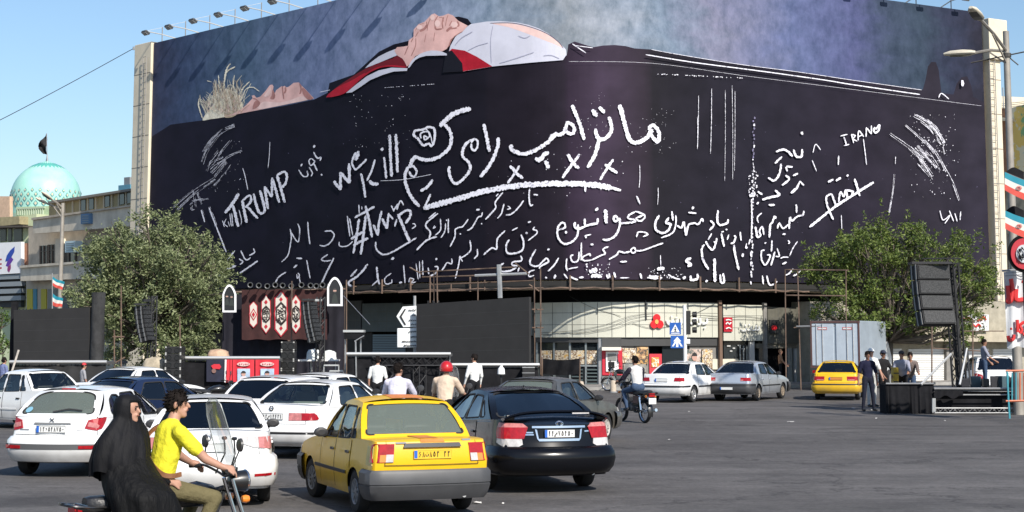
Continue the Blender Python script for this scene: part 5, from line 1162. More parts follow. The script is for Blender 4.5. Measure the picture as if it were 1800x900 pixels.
# small raised table with silver top beside the signs
sp = thing('equipment_riser','small raised riser with a silver edge and black sides','riser',at(622,600,61))
m = MB(); slab(m,603,580,639,584,61,thick=.8); m.build('top',M_alum,sp)
m = MB(); slab(m,605,585,638,596,61.05,thick=.7); m.build('side',M_black,sp)
m = MB(); m.tube([at(607,596,61.3),at(607,690,61.3)],.03,6); m.build('leg',M_steel,sp); m = MB(); m.tube([at(634,596,61.3),at(634,690,61.3)],.03,6); m.build('leg',M_steel,sp)
# direction signs
M_sgnw = mat('road_sign_white',(.74,.76,.76),.4)
ds = thing('direction_sign','white arrow shaped road sign pointing left beside the middle video wall','road sign',at(715,575,66.5),group='white direction signs')
m = MB(); pts = [(697,556),(708,539),(738,537),(738,574),(709,575)]
A = [at(x,y,66.5) for x,y in pts]; m.add(A+[p+Vector((0,.06,0)) for p in A],[(0,1,2,3,4),(9,8,7,6,5)]+[(i,5+i,5+(i+1) % 5,(i+1) % 5) for i in range(5)]); m.build('board',M_sgnw,ds)
m = MB(); m.poly([at(x,y,66.47) for x,y in ((702,556.5),(711,543),(714,543),(706,556.5),(714,571),(711,571))]); m.build('chevron',mat('sign_black',(.02,.02,.02),.5),ds)
def scribble(mb,x0,x1,y,d,rr,r=.018,h=1.6):
    x = x0
    while x < x1:
        w = rr.uniform(1.5,3.5); mb.tube([at(x,y+rr.uniform(-h,h)*.4,d),at(x+w*.4,y+h*.6,d),at(min(x1,x+w),y-rr.uniform(0,h),d)],r,4); x += w+rr.uniform(.4,1.2)
rr = random.Random(3); m = MB()
for y,x0 in ((545,718),(554,724),(563,719),(570,722)): scribble(m,x0,731,y,66.46,rr)
m.build('lettering',mat('sign_black',(.02,.02,.02)),ds)
ds2 = thing('direction_sign','white rectangular road sign under the arrow shaped one','road sign',at(715,611,66.5),group='white direction signs')
m = MB(); slab(m,698,577,738,611,66.5,thick=.06); m.build('board',M_sgnw,ds2,bevel=.1)
m = MB()
for y,x0 in ((583,718),(592,722),(600,707),(607,710)): scribble(m,x0,731,y,66.46,rr)
m.build('lettering',mat('sign_black',(.02,.02,.02)),ds2)
m = MB(); m.tube([at(729,700,66.7),at(729,520,66.7)],.06,8); m.build('pole',M_steel,ds2)
# dark cloth hung on the scaffold right of the wall, plus small things
hc = thing('hanging_tarp','black tarpaulin slung between poles before the bank windows','tarpaulin',gnd(985,690))
m = MB(); rows = []
for i in range(21):
    f = i/20; x = 953+66*f; sag = 4*sin(pi*f); rows.append([at(x,630+sag*.7+k*(9.5 if k < 3 else 9),63-.5*f+.08*sin(i*.9+k)) for k in range(4)])
m.grid(rows); m.build('cloth',M_black,hc,smooth=True)
for x in (953,1019):
    m = MB(); m.tube([at(x,700,63),at(x,628,63)],.03,5); m.build('pole',M_rust,hc)
jc = thing('black_crate','black flight case at the right end of the middle stage','crate',gnd(928,700))
m = MB(); slab(m,918,645,940,690,60.8,thick=.8); m.build('case',M_cab,jc,bevel=.02)
m = MB(); slab(m,918,655,940,656,60.78,thick=.02); slab(m,918,645,940,646.5,60.78,thick=.02); m.build('edging',M_steel,jc)
bk = thing('white_lantern','small white cylinder lamp standing under the middle video wall','lamp',at(881,657,60))
m = MB(); c = at(881,658,60); m.lathe([(.14,0),(.12,.2),(.05,.28),(.06,.34),(.02,.36)],c,12); m.build('body',M_white,bk,smooth=40)
m = MB(); m.lathe([(.15,-.03),(.15,.01)],c,12); m.build('base',M_trussb,bk); m = MB(); m.tube([c-Vector((0,0,.03)),Vector((c.x,c.y,0))],.04,6); m.build('post',M_trussb,bk)
# ------------------------------------------------------------------ cash machine, bank sign, signs and lights
atm = thing('cash_machine','red and white cash machine set in the bank front','cash machine',fac(u_of(1075),OFS,.13))
def onA(x0,x1,y0,y1,m_,nm,off,thick=.1,parent=atm,bevel=0): return onfac(x0,x1,y0,y1,m_,nm,OFS+off,thick,parent,bevel)
M_red = mat('bank_red',(.48,.02,.04),.4)
onA(1058,1094,612,660,M_red,'surround',-.02,.25,bevel=.03); onA(1065,1087,618,653,M_white,'fascia',.03,.06)
onA(1068,1083,622,634,mat('screen_grey',(.20,.20,.19),.3),'screen',.05,.03); onA(1069,1080,636,646,mat('slot_black',(.01,.01,.01),.3),'keypad_recess',.05,.03)
onA(1058,1092,610,616,mat('hood_cream',(.6,.58,.52),.5),'hood',.30,.35); onA(1058,1092,594,609,mat('lintel_dark',(.05,.05,.05)),'dark_panel',-.02,.1)
onA(1086,1092,622,636,M_red,'side_sign',.14,.06)
onA(1058,1092,661,688,mat('atm_base',(.16,.16,.155),.6,var=.2),'base',.0,.2)
for y in (666,672,678): onA(1059,1091,y,y+1.5,M_alu,'base_bar',.02,.04)
# bank name: flower emblem and white letters
bs = thing('bank_sign','red three petal flower emblem with white raised letters on the bank fascia','sign',hit(1190,590,OFS))
def lift(x,y,o=.06): return hit(x,y,OFS+o)
def blob(mb,cx,cy,rx,ry,o,m_=0,n=16,th=.06):
    A = [lift(cx+rx*cos(2*pi*k/n),cy+ry*sin(2*pi*k/n),o) for k in range(n)]; B = [lift(cx+rx*cos(2*pi*k/n),cy+ry*sin(2*pi*k/n),o-th) for k in range(n)]
    mb.add(A+B,[tuple(range(n))]+[(k,n+k,n+(k+1) % n,(k+1) % n) for k in range(n)],m_)
for cx,cy in ((1154.5,559),(1150,570),(1160,570)):
    m = MB(); blob(m,cx,cy,6.6,7.2,.12,n=18,th=.12); m.build('petal',mat('flower_red',(.62,.012,.02),.35),bs)
m = MB(); blob(m,1154.5,565.5,3.2,4,.15); m.build('flower_heart',mat('flower_orange',(.75,.35,.10),.4),bs)
def strokes(parent,mm,lst,o,r,nm='lettering',off=OFS):
    for pts in lst:
        P = [hit(x,y,off+o) for x,y in pts]; m = MB(); m.tube(crom(P,3) if len(P) > 2 else P,r,6); m.build(nm,mm,parent)
M_let = mat('letter_white',(.80,.80,.78),.4)
strokes(bs,M_let,[[(1242,560),(1243,566),(1239,569),(1234,569)],[(1238,576),(1239,577)],[(1230,559),(1231,569),(1226,570)],[(1226,561),(1222,566),(1218,569),(1213,568)],[(1224,557),(1218,562)],
   [(1197,559),(1197,570),(1192,570)],[(1191,562),(1188,570),(1183,570)],[(1183,562),(1179,570),(1174,569),(1172,563)],[(1188,558),(1189,559)],[(1179,557),(1181,557)]],.09,.055)
# cables across the fascia
cb = thing('cable_bundle','black cables strung across the cream bank fascia','cable',hit(1050,570,OFS))
for pts in ([(950,585),(1000,582),(1060,572),(1130,552),(1262,556)],[(950,588),(1010,585),(1070,575),(1130,556),(1262,560)],[(955,590),(1020,586),(1080,577),(1130,562),(1262,563)],[(1112,568),(1145,577),(1180,573),(1210,566)],[(1000,520),(1040,540),(1092,556)],[(1205,560),(1245,540),(1262,530)],[(1272,558),(1310,556),(1342,560)],[(1272,562),(1310,561),(1342,563)],[(1135,528),(1136,562)]):
    m = MB(); m.tube(crom([hit(x,y,OFS+.05) for x,y in pts],4),.010 if pts[0][0] != 1135 else .04,4); m.build('cable',mat('cable_black',(.02,.02,.02),.6),cb)
# red plaque and painter's sign on the second fascia
ps = thing('red_plaque','small red shop plaque with white lettering right of the bank sign','sign',hit(1281,584,OFS))
onfac(1273,1288,558,583,mat('plaque_red',(.42,.02,.035),.4),'board',OFS+.08,.08,ps)
strokes(ps,M_let,[[(1276,563),(1280,562),(1285,563)],[(1276,570),(1279,567),(1282,570),(1285,567)],[(1276,578),(1281,576),(1285,578)]],.12,.03)
ns = thing('white_letter_sign','white raised lettering on the cream fascia beside the red plaque','sign',hit(1318,584,OFS))
strokes(ns,M_let,[[(1334,573),(1334,580),(1330,580)],[(1329,572),(1328,580),(1322,581)],[(1321,575),(1318,580),(1314,581)],[(1313,577),(1309,582),(1304,581),(1303,578)],[(1316,571),(1318,571)],[(1309,572),(1311,572)]],.08,.04)
rp = thing('red_heart_sign','small black sign with a red mark on the dark fascia','sign',hit(1361,584,OFS))
onfac(1354,1369,562,586,mat('sign_black',(.02,.02,.02)),'board',OFS+.08,.08,rp)
m = MB(); blob(m,1361,576,5,4.5,.1,th=.02); m.build('red_mark',mat('flower_red',(.62,.012,.02)),rp)
# red letters on the white sign under the right tree
for pts in ([(1733,563),(1731,558),(1727,558),(1725,564)],[(1723,562),(1718,563)],[(1706,562),(1702,558),(1697,561),(1692,560)],[(1690,561),(1694,565)],[(1724,574),(1720,570),(1716,575)],[(1714,574),(1709,570),(1705,575),(1700,574)]):
    m = MB(); m.tube(crom([SW.p(x,y,.76) for x,y in pts],4),.055,5); m.build('letter',mat('letter_red_bright',(.6,.03,.03),.5),rs)
# traffic pole with signs in front of the bank
DP = 71.0
tp = thing('traffic_signal','white signal pole with a black signal head before the bank','traffic signal',gnd(1203,596+6525/DP))
X = xat(1204,DP); m = MB(); m.tube([(X,DP,0),(X,DP,zat(536,DP))],.085,10); m.build('pole',mat('pole_white',(.72,.72,.70),.5,var=.05),tp,smooth=40)
m = MB(); slab(m,1206.5,546,1214,588,DP-.1,thick=.3); hd = m.build('signal_head',mat('signal_black',(.012,.012,.012),.5),tp,bevel=.02)
for k,y in enumerate((553,566,580)):
    m = MB(); c = at(1213,y,DP-.12); m.lathe([(.12,.1),(.13,.28),(.125,.28),(.1,.1)],c,12,axis='X'); m.build('visor',mat('signal_black',(.012,.012,.012)),hd)
m = MB(); slab(m,1206,596,1213,604,DP-.1,thick=.1); m.build('control_box',M_white,tp)
def square_sign(label,x0,x1,y0,y1,d,kind):
    t = thing('traffic_sign',label,'traffic sign',at((x0+x1)/2,y1,d),group='blue traffic signs on the signal pole')
    m = MB(); slab(m,x0,y0,x1,y1,d,thick=.03); m.build('plate',mat('sign_blue',(.012,.09,.36),.4),t)
    cx = (x0+x1)/2
    m = MB()
    if kind == 0:
        m.poly([at(x,y,d-.008) for x,y in ((cx,y0+3),(x1-2.5,y1-4.5),(x0+2.5,y1-4.5))],0)
        m.poly([at(cx+1.3*cos(k*pi/4),y0+9+1.3*sin(k*pi/4),d-.014) for k in range(8)],1)
        for a,b_ in (((0,10),(.3,14)),((.3,14),(-2.2,17)),((.3,14),(2.4,17)),((0,11),(-2,13)),((0,11),(2,13))): m.tube([at(cx+a[0],y0+a[1],d-.014),at(cx+b_[0],y0+b_[1],d-.014)],.016,4,1)
        m.poly([at(x,y,d-.008) for x,y in ((x0+2.5,y1-3),(x1-2.5,y1-3),(x1-2.5,y1-1.6),(x0+2.5,y1-1.6))],0)
    else:
        for a,b_ in (((cx,y1-2),(cx,y0+6)),): m.poly([at(cx-2,y1-2,d-.008),at(cx+2,y1-2,d-.008),at(cx+2,y0+9,d-.008),at(cx-2,y0+9,d-.008)])
        m.poly([at(x,y,d-.009) for x,y in ((cx,y0+2),(cx+7,y0+10),(cx-7,y0+10))])
        m.poly([at(x,y,d-.007) for x,y in ((x0+2,y1-3),(x0+5,y1-3),(cx,y0+9),(cx-3,y0+8))]); m.poly([at(x,y,d-.007) for x,y in ((x1-5,y1-3),(x1-2,y1-3),(cx+3,y0+8),(cx,y0+9))])
    m.build('pictogram',[mat('sign_pic_white',(.75,.77,.78),.5),mat('sign_black',(.02,.02,.02))],t)
    m = MB(); m.tube([at(x1-1,(y0+y1)/2,d+.03),at(1203,(y0+y1)/2,DP)],.02,4); m.build('bracket',M_steel,t)
square_sign('blue square pedestrian crossing sign with a white triangle',1177,1197,567,588,70.8,0)
square_sign('blue and white square arrow sign below the crossing sign',1179,1202,590,612,70.8,1)
# kerbside stone bollards near the cash machine
for x,y,l in ((1078,690,'pale stone bollard by the parked motorbike and cash machine'),(1021,692,'pale stone bollard near the bank doors')):
    p = gnd(x,y); t = thing('bollard',l,'bollard',p); m = MB(); m.lathe([(.13,0),(.13,.42),(.10,.5),(.03,.52)],p,12); m.build('post',mat('bollard_stone',(.50,.42,.33),.8,var=.15),t,smooth=50); m = MB(); m.lathe([(.17,0),(.17,.05)],p,12); m.build('base',M_grey,t)
# ------------------------------------------------------------------ street lamps
def street_lamp(label,base,H,arms,r0,scale=1.0):
    t = thing('street_lamp',label,'street lamp',base); B = Vector(base)
    m = MB(); m.tube([B,B+Vector((0,0,H*.4)),B+Vector((0,0,H))],[r0*1.4,r0*1.1,r0*.8],10); m.build('pole',mat('lamp_pole',(.30,.275,.24),.6,metal=.2,var=.25,scale=1.5),t,smooth=40)
    for (dx,dy,dz0,dz1,L) in arms:
        a = B+Vector((0,0,H+dz0)); e = B+Vector((dx,dy,H+dz1)); m = MB(); m.tube([a,a.lerp(e,.5)+Vector((0,0,.06)),e],r0*.42,6); m.tube([a-Vector((0,0,.4)),a.lerp(e,.55)],r0*.25,5); m.build('arm',mat('lamp_pole',(.30,.275,.24)),t)
        d = (e-a).normalized(); M = d.to_track_quat('Y','Z').to_matrix(); rows = []
        prof = ((0,.10,.07),(.12,.16,.10),(.4,.17,.13),(.8,.15,.11),(1.0,.06,.05))
        m = MB()
        for f,w,h in prof: rows.append([e+M @ Vector((w*cos(2*pi*k/12)*scale,f*L,h*sin(2*pi*k/12)*scale*(1 if sin(2*pi*k/12) > 0 else .6))) for k in range(12)])
        m.grid(rows,closed=True); m.poly(rows[0]); m.poly(rows[-1]); hd = m.build('lamp_head',mat('lamp_head_cream',(.55,.50,.40),.5,var=.15),t,smooth=50)
        m = MB(); m.grid([[e+M @ Vector((w*.8*s*scale,f*L,-h*.62*scale)) for s in (-1,0,1)] for f,w,h in prof[1:4]]); m.build('lens',mat('lamp_lens_dark',(.06,.06,.055),.3),hd)
    return t
d = 50.0; b = at(1787,600,d); zt = zat(55,d)
lampR = street_lamp('tall twin armed street lamp at the right edge of the picture',(b.x,d,0),zt,[(xat(1742,48)-b.x,-2.0,-.62,-.02,.88),(xat(1736,50)-b.x,.3,-.62,-.62,.95)],.115)
lampR_top = zt
m = MB(); m.tube([(b.x-1.05,d+.2,zt-.95),(b.x+1.2,d-.4,zt-.55)],.022,5); m.tube([(b.x,d,zt-.75),(b.x+.35,d,zt-1.05)],.02,5); m.build('cross_bar',mat('iron_dark',(.05,.045,.04),.6),lampR)
m = MB(); m.lathe([(.14,-.06),(.14,.06)],(b.x,d,zt-.75),12); m.build('clamp_ring',mat('iron_dark',(.05,.045,.04)),lampR)
d = 96.0; b = at(103,600,d); zt = zat(357,d)
street_lamp('distant twin armed street lamp before the cream block',(b.x,d,0),zt,[(xat(77,d)-b.x,-.3,-.5,-.05,.7),(xat(88,d)-b.x,-.6,-.3,.15,.8)],.13,.9)
lampL = b
# overhead wire
wr = thing('overhead_wire','thin black wire crossing the sky to the tall pier','wire',at(0,211,95))
P = [at(-60,238,90),at(0,211,92),at(120,148,95),at(235,85,98)]; m = MB(); m.tube(crom(P,8),.022,4); m.build('strand',mat('cable_black',(.02,.02,.02)),wr)
m = MB(); m.lathe([(.06,-.1),(.06,.1)],P[-1],8); m.build('insulator',M_grey,wr)
# ------------------------------------------------------------------ flags
M_fg_,M_fw_,M_fr_ = mat('flag_teal',(.01,.22,.30),.7),mat('flag_white',(.62,.60,.55),.7),mat('flag_red',(.55,.07,.05),.7)
def tricolour(label,corners,d,wob,pole=None,grp=None,emblem=False):
    """flag hanging along four photo corners: top left, top right, bottom right, bottom left"""
    t = thing('tricolour_flag',label,'flag',at(*corners[3],d),group=grp); tl,tr_,br,bl = [Vector((x,y,0)) for x,y in corners]
    for k,(m_,nm) in enumerate(((M_fg_,'green_stripe'),(M_fw_,'white_stripe'),(M_fr_,'red_stripe'))):
        rows = []
        for i in range(13):
            f = i/12; row = []
            for j in range(4):
                g = (k+j/3)/3; p = tl.lerp(tr_,f).lerp(bl.lerp(br,f),g); row.append(at(p.x,p.y+wob*sin(f*5)*.7,d+.03*wob*sin(f*7+g*2)))
            rows.append(row)
        m = MB(); m.grid(rows); o = m.build(nm,m_,t,smooth=True)
        if emblem and k == 1:
            p = tl.lerp(tr_,.55).lerp(bl.lerp(br,.55),.5); m = MB()
            for r_ in (.05,.03): m.tube([at(p.x,p.y+wob*sin(2.75)*.7,d-.06)+Vector((r_*1.4*cos(q*pi/5),0,r_*sin(q*pi/5))) for q in range(11)],.008,4)
            m.build('emblem',M_fr_,o)
    if pole:
        m = MB(); m.tube([at(pole[0],pole[1],d+.05),at(pole[2],pole[3],d+.05)],.025,6); m.build('pole',M_steel,t)
tricolour('upper of the two green white red flags left of the dusty tree',((93,486),(114,497),(109,511),(91,500)),78,2,(92,480,92,560),'tricolour flags on the left')
tricolour('lower of the two green white red flags left of the dusty tree',((93,516),(111,526),(109,541),(92,536)),77.8,2,(92,510,92,560),'tricolour flags on the left')
tricolour('upper of the two flags on the right street lamp',((1766,302),(1812,322),(1812,358),(1766,334)),43.6,1.0,None,'tricolour flags on the right lamp',True)
tricolour('lower of the two flags on the right street lamp',((1767,370),(1812,388),(1812,424),(1767,402)),43.6,1.0,None,'tricolour flags on the right lamp',True)
for y in (302,370):                                            # dark back of the folded cloth
    t = thing('black_pennant','black cloth pennant behind the %s flag on the right street lamp' % ('upper' if y == 302 else 'lower'),'pennant',at(1775,y+12,44.2),group='black pennants on the right lamp')
    m = MB(); m.grid([[at(1768+k*4,y+1-9*sin(min(1,k/3.5)*pi/2)+(k > 4)*2*(k-4),44.15),at(1768+k*4,y+14+k*2,44.1)] for k in range(9)]); m.build('cloth',M_black,t)
    m = MB(); m.tube([at(1768,y+2,44.05),at(1812,y+20,44.05)],.02,5); m.build('rod',M_trussb,t)
rd = thing('round_sign','round black and red emblem board at the right edge','sign',at(1800,478,45))
for rr_,m_,o in ((28,M_dark,0),(23,mat('emblem_red',(.42,.015,.03),.5),.05),(13.5,mat('emblem_grey',(.5,.52,.55),.5),.1)):
    m = MB(); c = at(1800,446,45.2-o); n = 28; r_ = rr_/FPX*45.2; A = [c+Vector((r_*cos(2*pi*k/n),0,r_*1.18*sin(2*pi*k/n))) for k in range(n)]
    m.add(A+[p+Vector((0,.05,0)) for p in A],[tuple(range(n)),tuple(range(2*n-1,n-1,-1))]+[(k,n+k,n+(k+1) % n,(k+1) % n) for k in range(n)]); m.build('disc',m_,rd)
rr = random.Random(8); m = MB()
for k in range(12):
    x0,y0 = 1800+rr.uniform(-9,7),446+rr.uniform(-10,10); m.tube(crom([at(x0,y0,45.05),at(x0+rr.uniform(-3,4),y0-4,45.05),at(x0+rr.uniform(-3,4),y0+3,45.05)],4),.013,4)
m.build('script',M_dark,rd)
m = MB(); m.tube([at(1800,474,45.3),Vector((at(1800,474,45.3).x,45.3,0))],.05,6); m.build('post',M_trussb,rd)
# ------------------------------------------------------------------ right stage corner
D = 50.5
rp_ = thing('draped_riser','low stage riser wrapped in black cloth on the right, beside the standing man','stage',gnd(1600,596+6525/D))
a,b = at(1557,676,D),at(1641,676,D); m = MB(); n = 30; rows = []
for i in range(n+1):
    f = i/n; x = a.x+(b.x-a.x)*f; w = random.Random(i).uniform(-.035,.035); rows.append([(x,D+.02,a.z),(x,D+w,a.z*.6),(x,D-.02+w*1.6,.02)])
m.grid(rows); m.add([(a.x,D,a.z),(b.x,D,a.z),(b.x,D+.9,a.z),(a.x,D+.9,a.z),(a.x,D,0),(a.x,D+.9,0),(b.x,D,0),(b.x,D+.9,0)],[(0,1,2,3),(0,3,5,4),(1,2,7,6)]); m.build('cloth',M_black,rp_,smooth=30)
m = MB(); m.tube([(a.x,D-.03,a.z+.03),(b.x,D-.03,a.z+.03)],.025,6); m.build('edge_tube',M_steel,rp_)
rt = thing('truss_platform','open stage platform on a silver lattice truss at the right edge','stage',gnd(1730,596+6525/D))
m = MB(); a,b = at(1642,683,D),at(1830,683,D); m.box(((a.x+b.x)/2,D+1.5,a.z-.04),(b.x-a.x,3,.08)); m.build('deck',mat('deck_grey',(.10,.10,.10)),rt)
for y,r_ in ((683,.03),(694,.022)):
    m = MB(); m.tube([at(1642,y,D-.05),at(1830,y,D-.05)],r_,6); m.build('edge_tube',M_steel,rt)
m = MB(); truss(m,at(1640,721.5,D-.3),at(1830,721.5,D-.3),.14,.016,22); m.build('ground_truss',mat('truss_dull',(.30,.30,.30),.5,metal=.4,var=.3,scale=2),rt)
m = MB(); a2 = at(1642,690,D+.2); m.box(((a.x+b.x)/2,D+.3,a2.z/2+.02),(b.x-a.x,.06,a2.z)); m.build('skirt',M_black,rt)
m = MB(); rows = [[at(1642+i*3,686+k*6+ (3 if k else 0)*sin(i*.7),D-.12+.05*sin(i*.9+k)) for k in range(3)] for i in range(18)]; m.grid(rows); m.build('gathered_cloth',M_black,rt,smooth=True)
for x in (1640,1643):
    m = MB(); m.tube([at(x,724,D-.4),at(x,700,D-.4)],.03,6); m.build('leg',M_alum,rt)
tw = thing('speaker_tower','thick black tower on the right that carries the large line array','tower',gnd(1682,596+6525/51.5))
x0 = xat(1686,51.5); x1 = xat(1676,51.5); m = MB(); truss(m,(x0,51.5,0),(x1,51.5,zat(462,51.5)),.3,.035); m.beam((x0,51.5,.6),(x1,51.5,zat(470,51.5)),.2); m.build('mast',mat('tower_black',(.015,.015,.016),.7),tw)
m = MB(); truss(m,(xat(1690,51.4),51.4,zat(459,51.4)),(xat(1628,50.6),50.6,zat(459,50.6)),.16,.02); m.build('boom',mat('tower_black',(.015,.015,.016)),tw)
m = MB(); m.tube([at(1700,612,50.8),at(1687,676,50.4)],.035,6); m.build('brace',M_alum,tw); m = MB(); m.tube([at(1700,612,50.8),at(1706,676,50.4)],.03,6); m.build('brace',M_trussb,tw)
m = MB(); m.tube([at(1672,622,51),at(1619,676,50.4)],.04,6); m.build('brace',M_alum,tw)
la = line_array('large four box line array on the right tower, seen against the tree',50.8,1634,466,572,66,.16,R(20),n=4)
bw = thing('white_banner','white hanging banner with red handwriting at the right edge','banner',at(1790,612,46)); rows = []
for i in range(13):
    f = i/12; x = 1764+4*0+52*f; rows.append([at(x+(5*k/4)*(1-f)*1.3,478-4*f+ (134+2*sin(i))*k/4,46+.06*sin(i*1.1+k*.5)) for k in range(5)])
m = MB(); m.grid(rows); m.build('cloth',mat('banner_white',(.62,.63,.64),.8,var=.06,scale=2),bw,smooth=True)
for w_,pts in ((.075,[(1771,502),(1773,520),(1771,530),(1777,528),(1780,512),(1777,490)]),(.085,[(1786,508),(1786,526),(1797,527),(1806,524)]),(.05,[(1796,495),(1800,496)]),(.06,[(1772,590),(1774,598),(1781,596),(1782,588)]),(.06,[(1788,562),(1789,584)]),(.06,[(1800,566),(1793,572),(1796,580),(1793,586)]),(.06,[(1806,568),(1806,584),(1798,588)]),(.04,[(1776,578),(1779,578)])):
    m = MB(); m.tube(crom([at(x,y,45.86) for x,y in pts],4),w_*.8,6); m.build('red_letter',mat('paint_red',(.6,.03,.03),.6),bw)
m = MB()
for y in (480,485): m.tube([at(1766,y,45.9),at(1816,y-3.5,45.9)],.012,4)
m.build('hem_line',M_grey,bw); m = MB(); m.tube([at(1762,476,46.1),at(1816,473,46.1)],.03,6); m.tube([at(1814,474,46.1),Vector((at(1814,474,46.1).x,46.1,0))],.04,6); m.build('frame',M_steel,bw)
yl = thing('yellow_case','narrow yellow flight case standing behind the black riser','case',gnd(1575,714))
m = MB(); slab(m,1571,646,1580,690,54,thick=.4); m.build('case',mat('case_yellow',(.45,.29,.02),.6,var=.15),yl,bevel=.02); m = MB(); slab(m,1571,655,1580,657,53.99,thick=.02); slab(m,1571,670,1580,672,53.99,thick=.02); m.build('band',M_trussb,yl)
ob = thing('orange_barrier','orange and blue crowd barrier at the right edge of the stage','barrier',gnd(1790,726))
for k in range(6):
    m = MB(); m.tube([at(1772+k*7,655,47.6),at(1772+k*7,705,47.6)],.022,5); m.build('bar',mat('barrier_teal',(.05,.28,.34),.5) if k < 3 else mat('barrier_orange',(.55,.11,.03),.5),ob)
for y in (652,705):
    m = MB(); m.tube([at(1768,y,47.6),at(1815,y-1,47.6)],.03,5); m.build('rail',mat('barrier_orange',(.55,.11,.03)),ob)
for x in (1770,1812):
    m = MB(); m.tube([at(x,652,47.6),Vector((xat(x,47.6),47.6,0))],.03,5); m.build('leg',mat('barrier_teal',(.05,.28,.34)),ob)
gr = thing('gear_pile','dark pile of cable cases on the open right stage','equipment',at(1738,683,51)); rr = random.Random(4)
for k in range(7):
    m = MB(); p = at(1700+k*16+rr.uniform(-3,3),682,51+rr.uniform(0,.8)); m.box(p+Vector((0,0,.16)),(rr.uniform(.2,.34),.4,rr.uniform(.22,.45)),rz=rr.uniform(-.4,.4)); m.build('case',mat('gear_%d' % (k % 3),((.03,.03,.035),(.05,.09,.11),(.02,.02,.02))[k % 3],.6,var=.2),gr,bevel=.02)
# ------------------------------------------------------------------ vehicles
def glass_mat(name,tint,rough=.03,film=None,amt=.0,refl=.9):
    if name in MATS: return MATS[name]
    m = bpy.data.materials.new(name); m.use_nodes = True; MATS[name] = m; t = m.node_tree; t.nodes.remove(t.nodes['Principled BSDF'])
    tr = t.nodes.new('ShaderNodeBsdfTransparent'); tr.inputs[0].default_value = (*tint,1)
    gl = t.nodes.new('ShaderNodeBsdfGlossy'); gl.inputs['Roughness'].default_value = rough; gl.inputs[0].default_value = (1,1,1,1)
    fr = t.nodes.new('ShaderNodeFresnel'); fr.inputs['IOR'].default_value = 1.62
    ad = t.nodes.new('ShaderNodeMath'); ad.operation = 'MULTIPLY_ADD'; ad.inputs[1].default_value = refl; ad.inputs[2].default_value = .035; t.links.new(fr.outputs[0],ad.inputs[0])
    src = tr
    if film:
        df = t.nodes.new('ShaderNodeBsdfDiffuse'); df.inputs[0].default_value = (*film,1); src = t.nodes.new('ShaderNodeMixShader'); src.inputs[0].default_value = amt
        t.links.new(tr.outputs[0],src.inputs[1]); t.links.new(df.outputs[0],src.inputs[2])
    mx = t.nodes.new('ShaderNodeMixShader'); t.links.new(ad.outputs[0],mx.inputs[0]); t.links.new(src.outputs[0],mx.inputs[1]); t.links.new(gl.outputs[0],mx.inputs[2])
    t.links.new(mx.outputs[0],t.nodes['Material Output'].inputs['Surface']); return m
G_clear = glass_mat('car_glass',(.62,.70,.66)); G_dust = glass_mat('car_glass_dusty',(.62,.68,.62),.12,(.25,.29,.24),.42); G_dark = glass_mat('car_glass_tinted',(.035,.04,.05)); G_mid = glass_mat('car_glass_mid',(.22,.26,.27))
def paint(name,c,metal=.0,rough=.35,var=.05,coat=.8):
    m = mat(name,c,rough,metal,var=var,scale=2.2,coat=coat); t = m.node_tree; b = t.nodes['Principled BSDF']; b.inputs['Specular IOR Level'].default_value = .35
    if not b.inputs['Base Color'].links or 'grime' in t.nodes: return m
    src = b.inputs['Base Color'].links[0].from_socket; tc = t.nodes.new('ShaderNodeTexCoord'); sp = t.nodes.new('ShaderNodeSeparateXYZ'); t.links.new(tc.outputs['Object'],sp.inputs[0])   # road dust thrown up along the sills
    nz = t.nodes.new('ShaderNodeTexNoise'); nz.inputs['Scale'].default_value = 3.5; nz.inputs['Detail'].default_value = 7; t.links.new(tc.outputs['Object'],nz.inputs['Vector'])
    mr = t.nodes.new('ShaderNodeMapRange'); mr.inputs['From Min'].default_value = .62; mr.inputs['From Max'].default_value = .22; t.links.new(sp.outputs['Z'],mr.inputs['Value'])
    mu = t.nodes.new('ShaderNodeMath'); mu.operation = 'MULTIPLY'; t.links.new(mr.outputs[0],mu.inputs[0]); t.links.new(nz.outputs['Fac'],mu.inputs[1])
    mx = t.nodes.new('ShaderNodeMix'); mx.name = 'grime'; mx.data_type = 'RGBA'; t.links.new(mu.outputs[0],mx.inputs[0]); t.links.new(src,mx.inputs[6]); mx.inputs[7].default_value = (.16,.135,.105,1); t.links.new(mx.outputs[2],b.inputs['Base Color']); return m
P_white = paint('paint_white',(.78,.78,.77)); P_yellow = paint('paint_taxi_yellow',(.74,.435,.008),0,.4,.06,.3); P_black = paint('paint_black_blue',(.0045,.005,.007),.0,.22,0,.12); P_black.node_tree.nodes['Principled BSDF'].inputs['Specular IOR Level'].default_value = .2; P_silver = paint('paint_silver',(.46,.50,.56),.45)

P_navy = paint('paint_navy',(.012,.022,.06),.2); P_greyd = paint('paint_dusty_grey',(.085,.083,.078),.2,.45,.25,.5)
M_rub = mat('rubber_black',(.016,.016,.017),.85,var=.2,scale=5); M_plas = mat('plastic_black',(.022,.022,.024),.55); M_bumpg = mat('bumper_grey',(.055,.056,.060),.5,var=.2,scale=2.5)
M_rim = mat('rim_alloy',(.42,.42,.42),.4,metal=.55,var=.15,scale=6); M_dusty = mat('rim_dusty',(.25,.20,.15),.7,var=.3,scale=6)
M_chrome = mat('chrome',(.72,.72,.74),.15,metal=1.0); M_gap = mat('panel_gap',(.012,.012,.012),.9); M_seat = mat('seat_grey',(.10,.10,.105),.85,var=.2,scale=4); M_cabin = mat('cabin_dark',(.035,.035,.037),.9)
L_red = mat('lamp_red',(.33,.003,.008),.25,coat=.25,var=.3,scale=14); L_amber = mat('lamp_amber',(.75,.22,.02),.15,coat=1.0); L_clear = mat('lamp_clear',(.50,.48,.47),.2,coat=.4,var=.2,scale=16)
